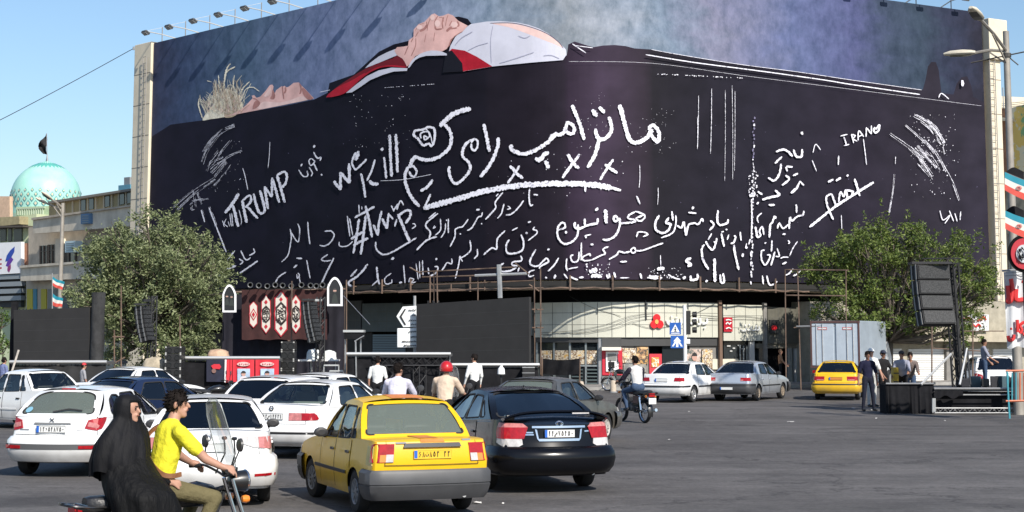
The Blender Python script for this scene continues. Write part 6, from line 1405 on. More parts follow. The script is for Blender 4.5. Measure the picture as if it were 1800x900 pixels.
L_pink = mat('lamp_pink',(.47,.17,.16),.2,coat=.3,var=.3,scale=18); M_plw = mat('plate_white',(.72,.72,.70),.4); M_ply = mat('plate_yellow',(.70,.45,.03),.4); M_plb = mat('plate_blue',(.02,.12,.50),.4); M_ink = mat('plate_ink',(.01,.01,.012),.5)
DIG = {'0': [[(.4,.45),(.6,.45),(.6,.55),(.4,.55),(.4,.45)]],'1': [[(.4,.95),(.5,.6),(.5,.05)]],'2': [[(.3,.95),(.38,.5),(.38,.05)],[(.3,.95),(.42,.72),(.7,.75),(.75,.95)]],'3': [[(.25,.95),(.33,.5),(.33,.05)],[(.25,.95),(.35,.75),(.5,.78),(.55,.9),(.6,.75),(.78,.78),(.8,.95)]],
       '4': [[(.3,.95),(.35,.5),(.35,.05)],[(.75,.95),(.5,.88),(.45,.65),(.8,.6)]],'5': [[(.5,.95),(.25,.6),(.2,.25),(.35,.1),(.5,.25),(.65,.1),(.8,.25),(.75,.6),(.5,.95)]],'6': [[(.75,.9),(.4,.85),(.35,.6),(.7,.55),(.35,.05)]],'7': [[(.2,.95),(.5,.1),(.8,.95)]],'8': [[(.2,.05),(.5,.92),(.8,.05)]],'9': [[(.65,.7),(.45,.95),(.3,.75),(.6,.65),(.65,.7),(.7,.05)]],
       't': [[(.0,.55),(.05,.25),(.5,.2),(.95,.25),(1.0,.55)],[(.38,.75),(.44,.75)],[(.56,.75),(.62,.75)]],'s': [[(-.2,.2),(-.2,.0),(.2,.0),(.3,.4),(.5,.45),(.9,.75),(.95,.4),(.4,.4)]],'d': [[(.3,.8),(.7,.5),(.3,.3)]],' ': []}
def car(name,label,pose,P,group='cars crowding the street'):
    L,Wd,H = P['L'],P['W'],P['H']; hw = Wd/2; yr,yf = -L/2,L/2; ya_r = yr+P['ro']; ya_f = ya_r+P['wb']; R_ = P.get('r',.295)
    z0 = P.get('sill',.24); pm = P['paint']; gl = P.get('glass',G_mid); glr = P.get('glass_rear',gl)
    deck = P['deck']; rp = P['rear']; fp = P.get('front',[(.2,.0),(.6,.0),(.75,.12)]); bow = P.get('bow',.10); Rc = P.get('rc',.34); wend = hw*P.get('endw',.86)
    t = thing(name,label,'car',(pose[0],pose[1],0),-R(pose[2]),group)
    def lin(tab,x):
        if x <= tab[0][0]: return tab[0][1]
        for (a,b),(c,d) in zip(tab,tab[1:]):
            if x <= c: return b+(d-b)*(x-a)/(c-a)
        return tab[-1][1]
    deck_s = [(p.x,p.y) for p in crom([(y,z,0) for y,z in deck],4)]
    dz = lambda y: lin(deck_s,y)
    def plan(y):
        e = min(y-yr,yf-y); e = max(0,e)
        w = hw*(1-.035*max(0,abs(y)/(L/2)-.35)**1.5)
        if e < Rc: w = wend+(w-wend)*sqrt(max(0,1-(1-e/Rc)**2))
        return w
    belt = P.get('belt',.9)
    def prof(z): return lin(P.get('xprof',[(.15,.93),(.30,.975),(.5,1.0),(.68,.995),(belt,.955),(belt+.2,.94)]),z)
    def yshift(y,z):
        a = max(0,1-(y-yr)/.55); b = max(0,1-(yf-y)/.7)
        return y+a*lin(rp,z)-b*lin(fp,z)
    def side(y,z,s,off=0): return Vector((s*(plan(y)*prof(z)+off),yshift(y,z),z))
    def wrap(u,z,off=.0,end=-1):
        """point on the tail (end -1) or nose (+1): |u| <= wend across the end face, beyond that round the corner along the side"""
        def raw(u):
            s = 1 if u >= 0 else -1; a = abs(u)
            if a <= wend:
                q = a/wend; y = (yr+lin(rp,z) if end < 0 else yf-lin(fp,z))
                return Vector((s*a*prof(z),y+end*bow*(1-q*q),z))
            e = a-wend; y = (yr+e) if end < 0 else (yf-e)
            return side(y,z,s)
        p = raw(u)
        if off:
            d = raw(u+.01)-raw(u-.01); d.z = 0; d.normalize(); n = Vector((d.y,-d.x,0)) if end < 0 else Vector((-d.y,d.x,0)); p = p+n*off
        return p
    # --- lower body
    ys = set()
    for k in range(33): ys.add(round(yr+L*k/32,4))
    for yc_ in (ya_r,ya_f):
        for k in range(13): ys.add(round(yc_+(R_+.05)*cos(pi*k/12),4))
    for k in range(8): ys.add(round(yr+Rc*(1-cos(pi/2*k/7)),4)); ys.add(round(yf-Rc*(1-cos(pi/2*k/7)),4))
    ys = sorted(ys)
    ys = [y for i,y in enumerate(ys) if i == 0 or y-ys[i-1] > .006]
    def zb(y):
        z = z0+.10*max(0,1-(yf-y)/.5)*0+.0
        for yc_ in (ya_r,ya_f):
            d = abs(y-yc_); ra = R_+.05
            if d < ra-1e-6: z = max(z,R_+sqrt(ra*ra-d*d)*P.get('archk',1.0))
            elif d < ra+.001: z = max(z,z0)
        return z
    T = (0,.1,.22,.36,.5,.64,.78,.9,1.0)
    tb = P['gh']; body = MB(); rows = []
    def ring(y):
        a,b = zb(y),dz(y); b = max(b,a+.02); row = []
        inside = tb['C0'][0]+.03 < y < tb['A0'][0]-.03; drop = .05 if inside else 0
        L_ = [side(y,a+(b-a)*k,-1) for k in T]; Rr = [side(y,a+(b-a)*k,1) for k in reversed(T)]; mid = []
        w = plan(y)*prof(b); yy = yshift(y,b)
        for s in (-.95,-.8,-.5,0,.5,.8,.95): mid.append(Vector((s*w,yy,b-drop+P.get('crown',.035)*(1-s*s) - (.006 if abs(s) > .9 else 0)*0)))
        return L_+mid+Rr,inside
    prev = None
    for y in ys:
        r_,ins = ring(y)
        if prev is not None:
            n = len(r_); b0 = len(body.v); body.v += [tuple(v) for v in prev[0]]+[tuple(v) for v in r_]
            for k in range(n-1):
                body.f.append((b0+k,b0+k+1,b0+n+k+1,b0+n+k)); body.m.append(1 if (8 <= k <= 15 and ins and prev[1]) else 0)
        prev = (r_,ins)
    for end,y in ((-1,yr),(1,yf)):
        a,b = zb(y),dz(y); g = []
        for k in T:
            z = a+(b-a)*k; g.append([wrap(wend*s,z,0,end) for s in (-1,-.92,-.75,-.5,-.25,0,.25,.5,.75,.92,1)])
        cr = [Vector((s*plan(y)*prof(b),yshift(y,b),b+P.get('crown',.035)*(1-s*s))) for s in (-1,-.92,-.75,-.5,-.25,0,.25,.5,.75,.92,1)]
        g.append(cr); body.grid(g,0)
    bm_ = MB(); bm_.v,bm_.f,bm_.m = body.v,body.f,body.m
    bo = body.build('body',[pm,M_cabin],t,smooth=32,world=False)
    # weld seams between columns so that shading is continuous
    b_ = bmesh.new(); b_.from_mesh(bo.data); bmesh.ops.remove_doubles(b_,verts=b_.verts,dist=.0008); bmesh.ops.recalc_face_normals(b_,faces=b_.faces); b_.to_mesh(bo.data); b_.free()
    for p in bo.data.polygons: p.use_smooth = True
    bo.data.set_sharp_from_angle(angle=R(32))
    ub = MB(); ub.box((0,0,(z0+.42)/2+.04),(Wd*.80,L*.93,.42-z0));
    for yc_ in (ya_r,ya_f): ub.box((0,yc_,R_+.12),(Wd*.93,R_*2+.08,R_*1.1))
    ub.build('underbody',M_gap,t,world=False)
    # --- greenhouse
    (yC,zC),(yC1,zr_),(yA1,zr2),(yA,zA) = tb['C0'],tb['C1'],tb['A1'],tb['A0']; wr = tb['wr']; glh = MB()
    wbelt = lambda y: plan(y)*prof(dz(y))-.012
    def ztop(y):
        f = max(0,min(1,(y-yC1)/(yA1-yC1))); return zr_+(zr2-zr_)*f+P.get('arc',.035)*4*f*(1-f)
    def gside(y,z,s,off=0):
        zb_ = dz(max(yC,min(yA,y))); zt_ = ztop(y); f = max(-.1,min(1.0,(z-zb_)/max(.05,zt_-zb_)))
        wt = wr*(1-.05*max(0,(y-yA1)/.4) if y > yA1 else 1)
        return Vector((s*(wbelt(max(yC,min(yA,y)))*(1-f)+wt*f+.022*sin(pi*max(0,f))+off),y,z))
    def gend(s,f,front,off=0):
        y0_,y1_ = (yA,yA1) if front else (yC,yC1); zb_,zt_ = (zA,zr2) if front else (zC,zr_); sg = 1 if front else -1
        w0,w1 = wbelt(y0_),wr; fb = 4*f*(1-f)*tb.get('bulge',.03)
        bw = (.10 if front else tb.get('rbow',.07))*(1-s*s)
        p = Vector((s*((w0*(1-f)+w1*f)+.022*sin(pi*f)),y0_+(y1_-y0_)*f+sg*(bw+fb*.7),zb_+(zt_-zb_)*f+fb*.7+.03*(1-s*s)*f))
        if off: n = Vector((0,sg*(zt_-zb_),abs(y1_-y0_))).normalized(); p = p+n*off
        return p
    def dens(poly,d):
        o = []
        for a,b in zip(poly,poly[1:]+poly[:1]):
            n = max(1,int(sqrt((a[0]-b[0])**2+(a[1]-b[1])**2)/d))
            for k in range(n): o.append((a[0]+(b[0]-a[0])*k/n,a[1]+(b[1]-a[1])*k/n))
        return o
    def rnd(poly,r,asp=1.0):
        o = []; n = len(poly)
        for i in range(n):
            p,q,s = Vector((*poly[i-1],0)),Vector((*poly[i],0)),Vector((*poly[(i+1) % n],0)); a = (p-q); b = (s-q); ra = min(r,a.length*.45); rb = min(r,b.length*.45)
            a = q+a.normalized()*ra; b = q+b.normalized()*rb
            for k in range(5): f = k/4; v = a.lerp(q,f).lerp(q.lerp(b,f),f); o.append((v.x,v.y))
        return o
    def tri(mb,outer,holes,mp,m=0,d=.12):
        bm = bmesh.new(); es = []
        for lp in [outer]+holes:
            vs = [bm.verts.new((x,y,0)) for x,y in dens(lp,d)]; es += [bm.edges.new((vs[i],vs[(i+1) % len(vs)])) for i in range(len(vs))]
        bmesh.ops.triangle_fill(bm,use_beauty=True,edges=es); bm.verts.index_update()
        mb.add([mp(v.co.x,v.co.y) for v in bm.verts],[tuple(v.index for v in f.verts) for f in bm.faces],m); bm.free()
    def band(mb,poly,mp0,mp1,m=0):                                # strip between two mappings of one closed outline
        A = [mp0(x,y) for x,y in poly]; B = [mp1(x,y) for x,y in poly]; n = len(poly)
        mb.add(A+B,[(k,(k+1) % n,n+(k+1) % n,n+k) for k in range(n)],m)
    def grow(poly,g):
        cx = sum(p[0] for p in poly)/len(poly); cy = sum(p[1] for p in poly)/len(poly); o = []; n = len(poly)
        for i in range(n):
            a,b = Vector(poly[i-1]),Vector(poly[(i+1) % n]); d = (b-a)
            if d.length < 1e-6: o.append(poly[i]); continue
            d.normalize(); nn = Vector((d.y,-d.x));
            if nn.dot(Vector(poly[i])-Vector((cx,cy))) < 0: nn = -nn
            o.append((poly[i][0]+nn.x*g,poly[i][1]+nn.y*g))
        return o
    sides = [[(yC-.02,dz(yC)-.03)]+[(yC+(yA-yC)*k/8,dz(yC+(yA-yC)*k/8)-.03) for k in range(1,8)]+[(yA+.02,dz(yA)-.03),(yA1,ztop(yA1))]+[(yA1+(yC1-yA1)*k/6,ztop(yA1+(yC1-yA1)*k/6)) for k in range(1,6)]+[(yC1,ztop(yC1))]]
    wins = [rnd(wn,tb.get('wround',.045)) for wn in tb['windows']]
    glasses = []
    for s in (-1,1):
        tri(glh,sides[0],wins,lambda y,z: gside(y,z,s))
    rw,fw = tb['rearwin'],[(-.86,.07),(.86,.07),(.84,.93),(-.84,.93)]
    rw = rnd(rw,tb.get('rround',.08)); fw = rnd(fw,.06)
    sq = [(-1,0)]+[(-1+2*k/10,0) for k in range(1,10)]+[(1,0),(1,.5),(1,1)]+[(1-2*k/10,1) for k in range(1,10)]+[(-1,1),(-1,.5)]
    tri(glh,sq,[rw],lambda x,f: gend(x,f,False)); tri(glh,sq,[fw],lambda x,f: gend(x,f,True))
    roof = [];
    for k in range(11):
        f = k/10; y = yC1+(yA1-yC1)*f; row = []
        for s in (-1,-.93,-.8,-.5,-.2,0,.2,.5,.8,.93,1):
            e = 1-min(1,min(f,1-f)*5); b = (-tb.get('rbow',.07)*(1-s*s) if f < .5 else .10*(1-s*s))*e
            row.append(Vector((s*wr*(1),y+b,ztop(y)+.035*(1-s*s)+ (.022*(1-abs(s)**6)))))
        roof.append(row)
    glh.grid(roof)
    glh.build('cabin_frame',pm,t,smooth=35,world=False)
    trim = MB()
    for s in (-1,1):
        for i,wn in enumerate(wins):
            g = MB(); tri(g,wn,[],lambda y,z: gside(y,z,s,-.012)); g.build('window',gl,t,smooth=True,world=False)
            band(trim,wn,lambda y,z: gside(y,z,s,-.014),lambda y,z: gside(y,z,s,.004)); gw = grow(wn,.022); n = len(wn)
            trim.add([gside(y,z,s,.005) for y,z in wn]+[gside(y,z,s,.005) for y,z in gw],[(k,(k+1) % n,n+(k+1) % n,n+k) for k in range(n)])
    for wn,fr_ in ((rw,False),(fw,True)):
        g = MB(); tri(g,wn,[],lambda x,f: gend(x,f,fr_,-.012),d=.2); g.build('rear_window' if not fr_ else 'windscreen',glr if not fr_ else G_clear,t,smooth=True,world=False)
        gw = grow(wn,.035); n = len(wn); trim.add([gend(x,f,fr_,.005) for x,f in wn]+[gend(x,f,fr_,.005) for x,f in gw],[(k,(k+1) % n,n+(k+1) % n,n+k) for k in range(n)])
        band(trim,wn,lambda x,f: gend(x,f,fr_,-.014),lambda x,f: gend(x,f,fr_,.005))
    trim.build('window_seal',P.get('seal',M_rub),t,world=False)
    # --- cabin: seats seen through the glass
    sd = P.get('seatmat',M_seat)
    for x in (-.36,.36):
        q = MB(); yb = yC1+(yA1-yC1)*.62; q.box((x,yb,belt+.02),(.46,.14,.55)); q.box((x,yb-.02,belt+.38),(.24,.09,.17)); q.build('seat',sd,t,world=False,bevel=.04)
    q = MB(); yb = yC+.42; q.box((0,yb,belt-.05),(Wd*.72,.16,.34)); q.build('seat',sd,t,world=False,bevel=.05)
    q = MB(); M = Matrix.Rotation(R(65),3,'X'); q.tube([Vector((-.36,yA-.50,belt+.06))+M @ Vector((.17*cos(k*pi/8),.17*sin(k*pi/8),0)) for k in range(17)],.014,5); q.build('steering_wheel',M_plas,t,world=False)
    # --- bumpers
    def bumper(end,prf,m_,umax,nm='bumper'):
        q = MB(); us = [-umax+2*umax*k/36 for k in range(37)]
        q.grid([[wrap(u,z,o,end) for z,o in prf] for u in us]); return q.build(nm,m_,t,smooth=40,world=False)
    bl = P.get('bumplen',.42)
    rb = bumper(-1,P['rbump'],P.get('bumpmat',pm),wend+bl); bumper(1,P.get('fbump',P['rbump']),P.get('bumpmat',pm),wend+bl)
    for strip_ in P.get('bstrips',[]):
        zc,hh,o,m_ = strip_; bumper(-1,[(zc-hh,o-.02),(zc-hh,o),(zc+hh,o),(zc+hh,o-.02)],m_,wend+bl-.02,'bumper_strip')
    def patchw(nm,poly,m_,off=.012,end=-1,parent=None,d=.06,thick=None):
        q = MB(); pl = dens(poly,d); th = off if thick is None else thick
        tri(q,pl,[],lambda u,z: wrap(u,z,off,end),d=d); band(q,pl,lambda u,z: wrap(u,z,off,end),lambda u,z: wrap(u,z,off-th-.01,end)); return q.build(nm,m_,parent or t,world=False)
    for poly,m_,nm,off in P.get('lights',[]):
        for s in (-1,1): patchw(nm,[(s*u,z) for u,z in poly][::s],m_,off)
    for poly,m_,nm,off in P.get('marks',[]): patchw(nm,poly,m_,off)
    if P.get('lid'):
        u,a,b = P['lid']; lw = .008
        for x0,x1,y0_,y1_ in ((-u,-u+lw,a,b),(u-lw,u,a,b),(-u,u,a,a+lw)):
            q = MB(); n = max(2,int((x1-x0)/.05)); q.grid([[wrap(x0+(x1-x0)*k/n,z,.004) for z in [y0_+(y1_-y0_)*j/6 for j in range(7)]] for k in range(n+1)]); q.build('lid_gap',M_gap,t,world=False)
    # nose: lamps and grille
    for s in (-1,1): patchw('headlight',[(s*u,z) for u,z in ((wend*.62,.58),(wend+.16,.60),(wend+.10,.72),(wend*.62,.70))][::s],L_clear,.012,1)
    patchw('grille',[(-wend*.5,.58),(wend*.5,.58),(wend*.5,.69),(-wend*.5,.69)],M_plas,.01,1)
    # --- doors
    for y0_,y1_ in P['doors']:
        for s in (-1,1):
            q = MB(); nz = 7
            def zz(y,k):
                lo = max(z0+.05,zb(y)+(.03 if zb(y) > z0+.01 else 0)); return lo+(dz(y)-.012-lo)*k/nz
            n = 8; q.grid([[side(y,zz(y,k),s,.0045) for k in range(nz+1)] for y in [y0_+(y1_-y0_)*i/n for i in range(n+1)]]); dr_ = q.build('door',pm,t,smooth=True,world=False)
            q = MB()
            for ye in (y0_,y1_):
                q.grid([[side(ye-.006,zz(ye,k),s,.0055) for k in range(nz+1)],[side(ye+.006,zz(ye,k),s,.0055) for k in range(nz+1)]])
            q.build('door_gap',M_gap,dr_,world=False)
            q = MB(); yh = y0_+.13; zh = belt-.13; p = side(yh,zh,s,.014); q.box(p,(.03,.14,.035)); q.build('handle',P.get('handle',pm),dr_,world=False,bevel=.008)
    if P.get('moulding'):
        zc,hh,m_ = P['moulding']
        for s in (-1,1):
            for y0_,y1_ in [(ya_r+R_+.07,ya_f-R_-.07)]:
                q = MB(); q.grid([[side(y0_+(y1_-y0_)*k/10,zc+a,s,o) for a,o in ((-hh,0),(-hh*.7,.018),(hh*.7,.018),(hh,0))] for k in range(11)]); q.build('side_moulding',m_,t,world=False,smooth=40)
    for s in (-1,1):
        if s == 1 and P.get('one_mirror'): continue
        p = gside(yA-.18,dz(yA-.18)+.06,s,.11); q = MB(); rows_ = []
        for f,k in ((-.07,.55),(-.06,.95),(0,1),(.05,.8),(.09,.3)): rows_.append([p+Vector((k*.10*cos(2*pi*j/10),f,k*.068*sin(2*pi*j/10))) for j in range(10)])
        q.grid(rows_,closed=True); q.poly(rows_[0]); q.poly(rows_[-1]); q.tube([p+Vector((-s*.05,.02,-.05)),p+Vector((-s*.14,.06,-.08))],.022,5); q.build('mirror',P.get('mirror',M_plas),t,smooth=50,world=False)
    # --- wheels
    tw_ = P.get('tw',.175)
    def wheel(x,y,s,steer=0):
        wr_ = thing('wheel',None,None,(x,y,R_),R(steer)); wr_.parent = t
        q = MB(); h = tw_/2; q.lathe([(R_*.60,-h*.9),(R_*.80,-h),(R_*.94,-h*.92),(R_,-h*.6),(R_,h*.6),(R_*.94,h*.92),(R_*.80,h),(R_*.60,h*.9)],n=30,axis='X',cap=False); q.build('tyre',M_rub,wr_,smooth=40,world=False)
        rm = P.get('rim',M_rim); q = MB(); e = s*h
        q.lathe([(R_*.62,e*.9),(R_*.60,e*.98),(R_*.55,e*.86),(R_*.50,e*.62)],n=30,axis='X',cap=False)
        ns = P.get('spokes',7)
        for k in range(ns):
            a0 = 2*pi*k/ns; w1,w2 = .42*pi/ns,.60*pi/ns
            pts = [(R_*.14,a0-w2*1.6),(R_*.55,a0-w1),(R_*.55,a0+w1),(R_*.14,a0+w2*1.6)]
            q.add([(e*.80 if r_ < R_*.3 else e*.86,r_*cos(a),r_*sin(a)) for r_,a in pts]+[(e*.6,r_*cos(a),r_*sin(a)) for r_,a in pts],[(0,1,2,3),(0,4,5,1),(2,6,7,3)])
        q.lathe([(R_*.17,e*.6),(R_*.17,e*.84),(R_*.10,e*.92),(.001,e*.93)],n=14,axis='X'); q.build('rim',rm,wr_,smooth=30,world=False)
        q = MB(); q.lathe([(R_*.56,e*.40),(.001,e*.38)],n=24,axis='X',cap=False); q.build('brake_disc',M_gap,wr_,world=False)
    for y,st in ((ya_r,0),(ya_f,P.get('steer',0))):
        for s in (-1,1): wheel(s*(hw-tw_/2-.025),y,s,-st)
    # --- plate
    pl = P.get('plate')
    if pl:
        z,txt,pmn,pw_,ph_ = pl; pd = P.get('plate_off',.02); q = MB(); p = wrap(0,z,0); yb = p.y-pd
        q.box((0,yb,z),(pw_,.012,ph_)); pt_ = q.build('number_plate',pmn,t,world=False)
        q = MB(); q.box((-pw_/2+pw_*.045,yb-.0075,z),(pw_*.085,.004,ph_*.94)); q.build('blue_band',M_plb,pt_,world=False)
        q = MB(); fr = ((-1,0),(1,0))
        for a,b in ((-1,1),(1,1),(1,-1),(-1,-1)): pass
        q.tube([(a*pw_/2,yb-.006,z+b*ph_/2) for a,b in ((-1,-1),(1,-1),(1,1),(-1,1),(-1,-1))],.005,4); q.build('plate_rim',P.get('plate_rim',M_ink),pt_,world=False)
        cw = pw_*.86/max(1,len(txt)); q = MB()
        for i,ch in enumerate(txt):
            x0 = -pw_/2+pw_*.11+cw*i
            for st_ in DIG.get(ch,[]): q.tube([(x0+cw*(.1+.75*a),yb-.008,z+ph_*(-.36+.72*b)) for a,b in st_],ph_*.055,4)
        if q.v: q.build('plate_number',M_ink,pt_,world=False)
    if P.get('exhaust'):
        x,z = P['exhaust']; q = MB(); q.tube([(x,yr+.35,z),(x,yr+.02,z)],.028,8); q.build('exhaust_pipe',M_steel,t,world=False)
    if P.get('antenna'):
        x,y,h = P['antenna']; q = MB(); q.tube([(x,y,ztop(y)+.04),(x,y-.03,ztop(y)+.05+h)],.012,5); q.lathe([(.035,0),(.02,.03)],(x,y,ztop(y)+.045),8); q.build('antenna',M_plas,t,world=False)
    return t,dict(wrap=wrap,side=side,gside=gside,gend=gend,dz=dz,ztop=ztop,yr=yr,wend=wend,patchw=patchw)
def sedan_gh(yC,zC,yC1,yA1,yA,zA,zr,wr,wins,rearwin=((-.90,.07),(.90,.07),(.86,.92),(-.86,.92)),**k):
    d = dict(C0=(yC,zC),C1=(yC1,zr),A1=(yA1,zr-.005),A0=(yA,zA),wr=wr,windows=wins,rearwin=list(rearwin)); d.update(k); return d
# yellow saloon taxi, boxy
TAXI = dict(L=3.93,W=1.605,H=1.455,wb=2.345,ro=.86,r=.275,tw=.16,sill=.23,paint=P_yellow,belt=.90,crown=.02,bow=.05,rc=.20,endw=.93,
    deck=[(-1.965,.93),(-1.90,.965),(-1.30,.965),(-.6,.93),(.0,.915),(.55,.90),(1.1,.87),(1.75,.77),(1.965,.70)],
    rear=[(.2,.10),(.40,.04),(.58,.03),(.66,.0),(.93,.03),(1.0,.10)],
    gh=sedan_gh(-1.30,.965,-.80,.02,.62,.90,1.405,.585,[[(-.78,.955),(-.17,.935),(-.17,1.345),(-.66,1.345)],[(-.10,.93),(.52,.92),(.12,1.335),(-.10,1.35)],[(-1.04,.965),(-.83,.96),(-.74,1.33),(-.80,1.33)]],rearwin=((-.89,.10),(.89,.10),(.88,.90),(-.88,.90)),rbow=.05,wround=.03,rround=.05),
    rbump=[(.215,-.03),(.22,.02),(.28,.046),(.34,.055),(.40,.060),(.405,.046),(.42,.046),(.425,.060),(.56,.054),(.60,.02),(.605,-.03)],bumpmat=M_bumpg,bumplen=.40,lights=[([(.52,.70),(.785,.70),(.86,.70),(.86,.915),(.785,.93),(.52,.93)],L_red,'taillight',.012),([(.535,.705),(.70,.705),(.70,.795),(.535,.795)],L_amber,'indicator',.018),([(.465+.06,.705),(.465+.155,.705),(.465+.155,.80),(.465+.06,.80)],L_clear,'reversing_lamp',.022)],
    marks=[([(-.40,.885),(.40,.885),(.38,.935),(-.38,.935)],M_bumpg,'trunk_handle',.035),([(-.50,.93),(-.36,.93),(-.36,.95),(-.50,.95)],M_steel,'badge',.006),([(.44,.955),(.56,.955),(.56,.975),(.44,.975)],M_steel,'badge',.006)],
    lid=(.63,.66,.96),doors=[(-.92,-.15),(-.14,.62)],moulding=(.50,.025,M_plas),handle=M_plas,plate=(.795,'68t852 22',M_ply,.50,.105),plate_rim=M_ply,plate_off=.012,glass=G_clear,glass_rear=G_dust,rim=mat('rim_hubcap',(.22,.225,.235),.5,metal=.4),spokes=9,one_mirror=True,exhaust=(.45,.26),steer=-6,archk=.98)
tx,F = car('yellow_taxi','yellow boxy saloon taxi with grey bumper in the foreground traffic',(-1.72,23.2,-20.7),TAXI)
W_,PW = F['wrap'],F['patchw']
M_or = mat('orange_patch',(.66,.22,.05),.5,var=.2,scale=9)
PW('faded_patch',[(-.16,.945),(.18,.945),(.17,.985),(-.15,.985)],M_or,.005)
q = MB(); n = 6
q.grid([[Vector((x,-1.93+.10+(.5*k/n),.990+.001*k)) for x in (-.13,0,.13)] for k in range(n+1)]); q.build('faded_patch',M_or,tx,world=False)
q = MB(); q.grid([[Vector((x,y,F['ztop'](y)+.062-.035*(x/.58)**2)) for x in (-.2,-.05,.1,.25)] for y in (-.84,-.7,-.5,-.3)]); q.build('faded_patch',M_or,tx,world=False)
q = MB(); q.tube([(-.12,-1.17,1.02),(-.10,-1.15,1.07),(.10,-1.15,1.07),(.12,-1.17,1.02)],.016,5); q.build('shelf_handle',M_plas,tx,world=False)
PW('tank_patch',[(-1.02,.66),(-.80,.66),(-.80,.90),(-1.02,.90)],mat('filler_pale',(.60,.46,.14),.5,var=.3,scale=7),.006)
# white hatchback
HATCH = dict(L=3.84,W=1.66,H=1.43,wb=2.44,ro=.66,r=.29,tw=.18,sill=.25,paint=P_white,belt=.93,crown=.03,bow=.14,rc=.42,endw=.82,
    deck=[(-1.92,.98),(-1.85,1.0),(-1.4,.99),(-.6,.95),(.2,.93),(.8,.91),(1.25,.88),(1.75,.74),(1.92,.64)],
    rear=[(.2,.10),(.38,.03),(.5,.0),(.62,.02),(.70,.05),(.98,.10),(1.1,.2)],
    gh=sedan_gh(-1.80,.985,-1.22,.05,.88,.91,1.375,.56,[[(-1.36,1.02),(-.88,.99),(-.78,1.30),(-1.02,1.31),(-1.24,1.22)],[(-.80,.985),(-.06,.96),(-.06,1.335),(-.70,1.325)],[(.02,.955),(.66,.945),(.14,1.33),(.02,1.335)]],rearwin=((-.86,.10),(.86,.10),(.80,.80),(.62,.90),(-.62,.90),(-.80,.80)),rbow=.13,wround=.07,rround=.10),
    rbump=[(.24,-.04),(.26,.04),(.36,.075),(.46,.085),(.60,.075),(.66,.03),(.665,-.02)],bumplen=.45,bstrips=[(.505,.045,.088,mat('bumper_insert',(.09,.09,.092),.55))],lights=[([(.545,.80),(.70,.76),(.80,.79),(.93,.92),(.95,.97),(.80,.98),(.60,.93)],L_red,'taillight',.014),([(.59,.83),(.72,.80),(.745,.84),(.70,.88),(.61,.90)],L_pink,'reversing_lamp',.02)],
    marks=[([(-.33,.868),(.33,.868),(.31,.892),(-.31,.892)],mat('handle_grey',(.2,.2,.2),.4),'boot_handle',.02),([(-.72,.47),(-.48,.475),(-.48,.525),(-.74,.53)],L_red,'reflector',.096),([(.72,.47),(.48,.475),(.48,.525),(.74,.53)][::-1],L_red,'reflector',.096),([(-.60,.765),(-.42,.765),(-.42,.782),(-.60,.782)],M_steel,'badge',.006),([(.42,.765),(.53,.765),(.53,.782),(.42,.782)],M_steel,'badge',.006)],
    lid=(.72,.69,.98),doors=[(-.92,-.03),(-.02,.88)],moulding=(.52,.03,P_white),plate=(.785,'12d548750',M_plw,.50,.11),plate_off=.016,glass=G_mid,glass_rear=G_dust,rim=M_rim,spokes=8,antenna=(0,-1.0,.02))
ht,F = car('white_hatchback','white rounded hatchback with a dusty rear window and grey bumper insert',(-7.22,29.3,9),HATCH)
q = MB(); q.grid([[F['gend'](s,1.0,False,.02)+Vector((0,-.005,dz_)) for dz_ in (-.012,.012)] for s in (-.22,0,.22)]); q.build('brake_lamp',L_red,ht,world=False)
q = MB(); q.tube([F['gend'](-.05,.12,False,.02),F['gend'](.3,.22,False,.02),F['gend'](.62,.17,False,.02)],.014,5); q.build('rear_wiper',M_plas,ht,world=False)
q = MB(); c = F['gend'](-.72,.2,False,.004); q.grid([[F['gend'](-.72+.09*cos(a)*r_,.22+.10*sin(a)*r_,False,.004) for a in [k*pi/6 for k in range(13)]] for r_ in (.001,.5,1)]); q.build('window_sticker',mat('sticker_blue',(.2,.4,.5),.5),ht,world=False)
for s in (-1,1):
    q = MB(); q.tube([F['wrap'](s*.04,.965,.02),F['wrap'](-s*.04,.905,.02)],.006,4); q.build('emblem',M_gap,ht,world=False)
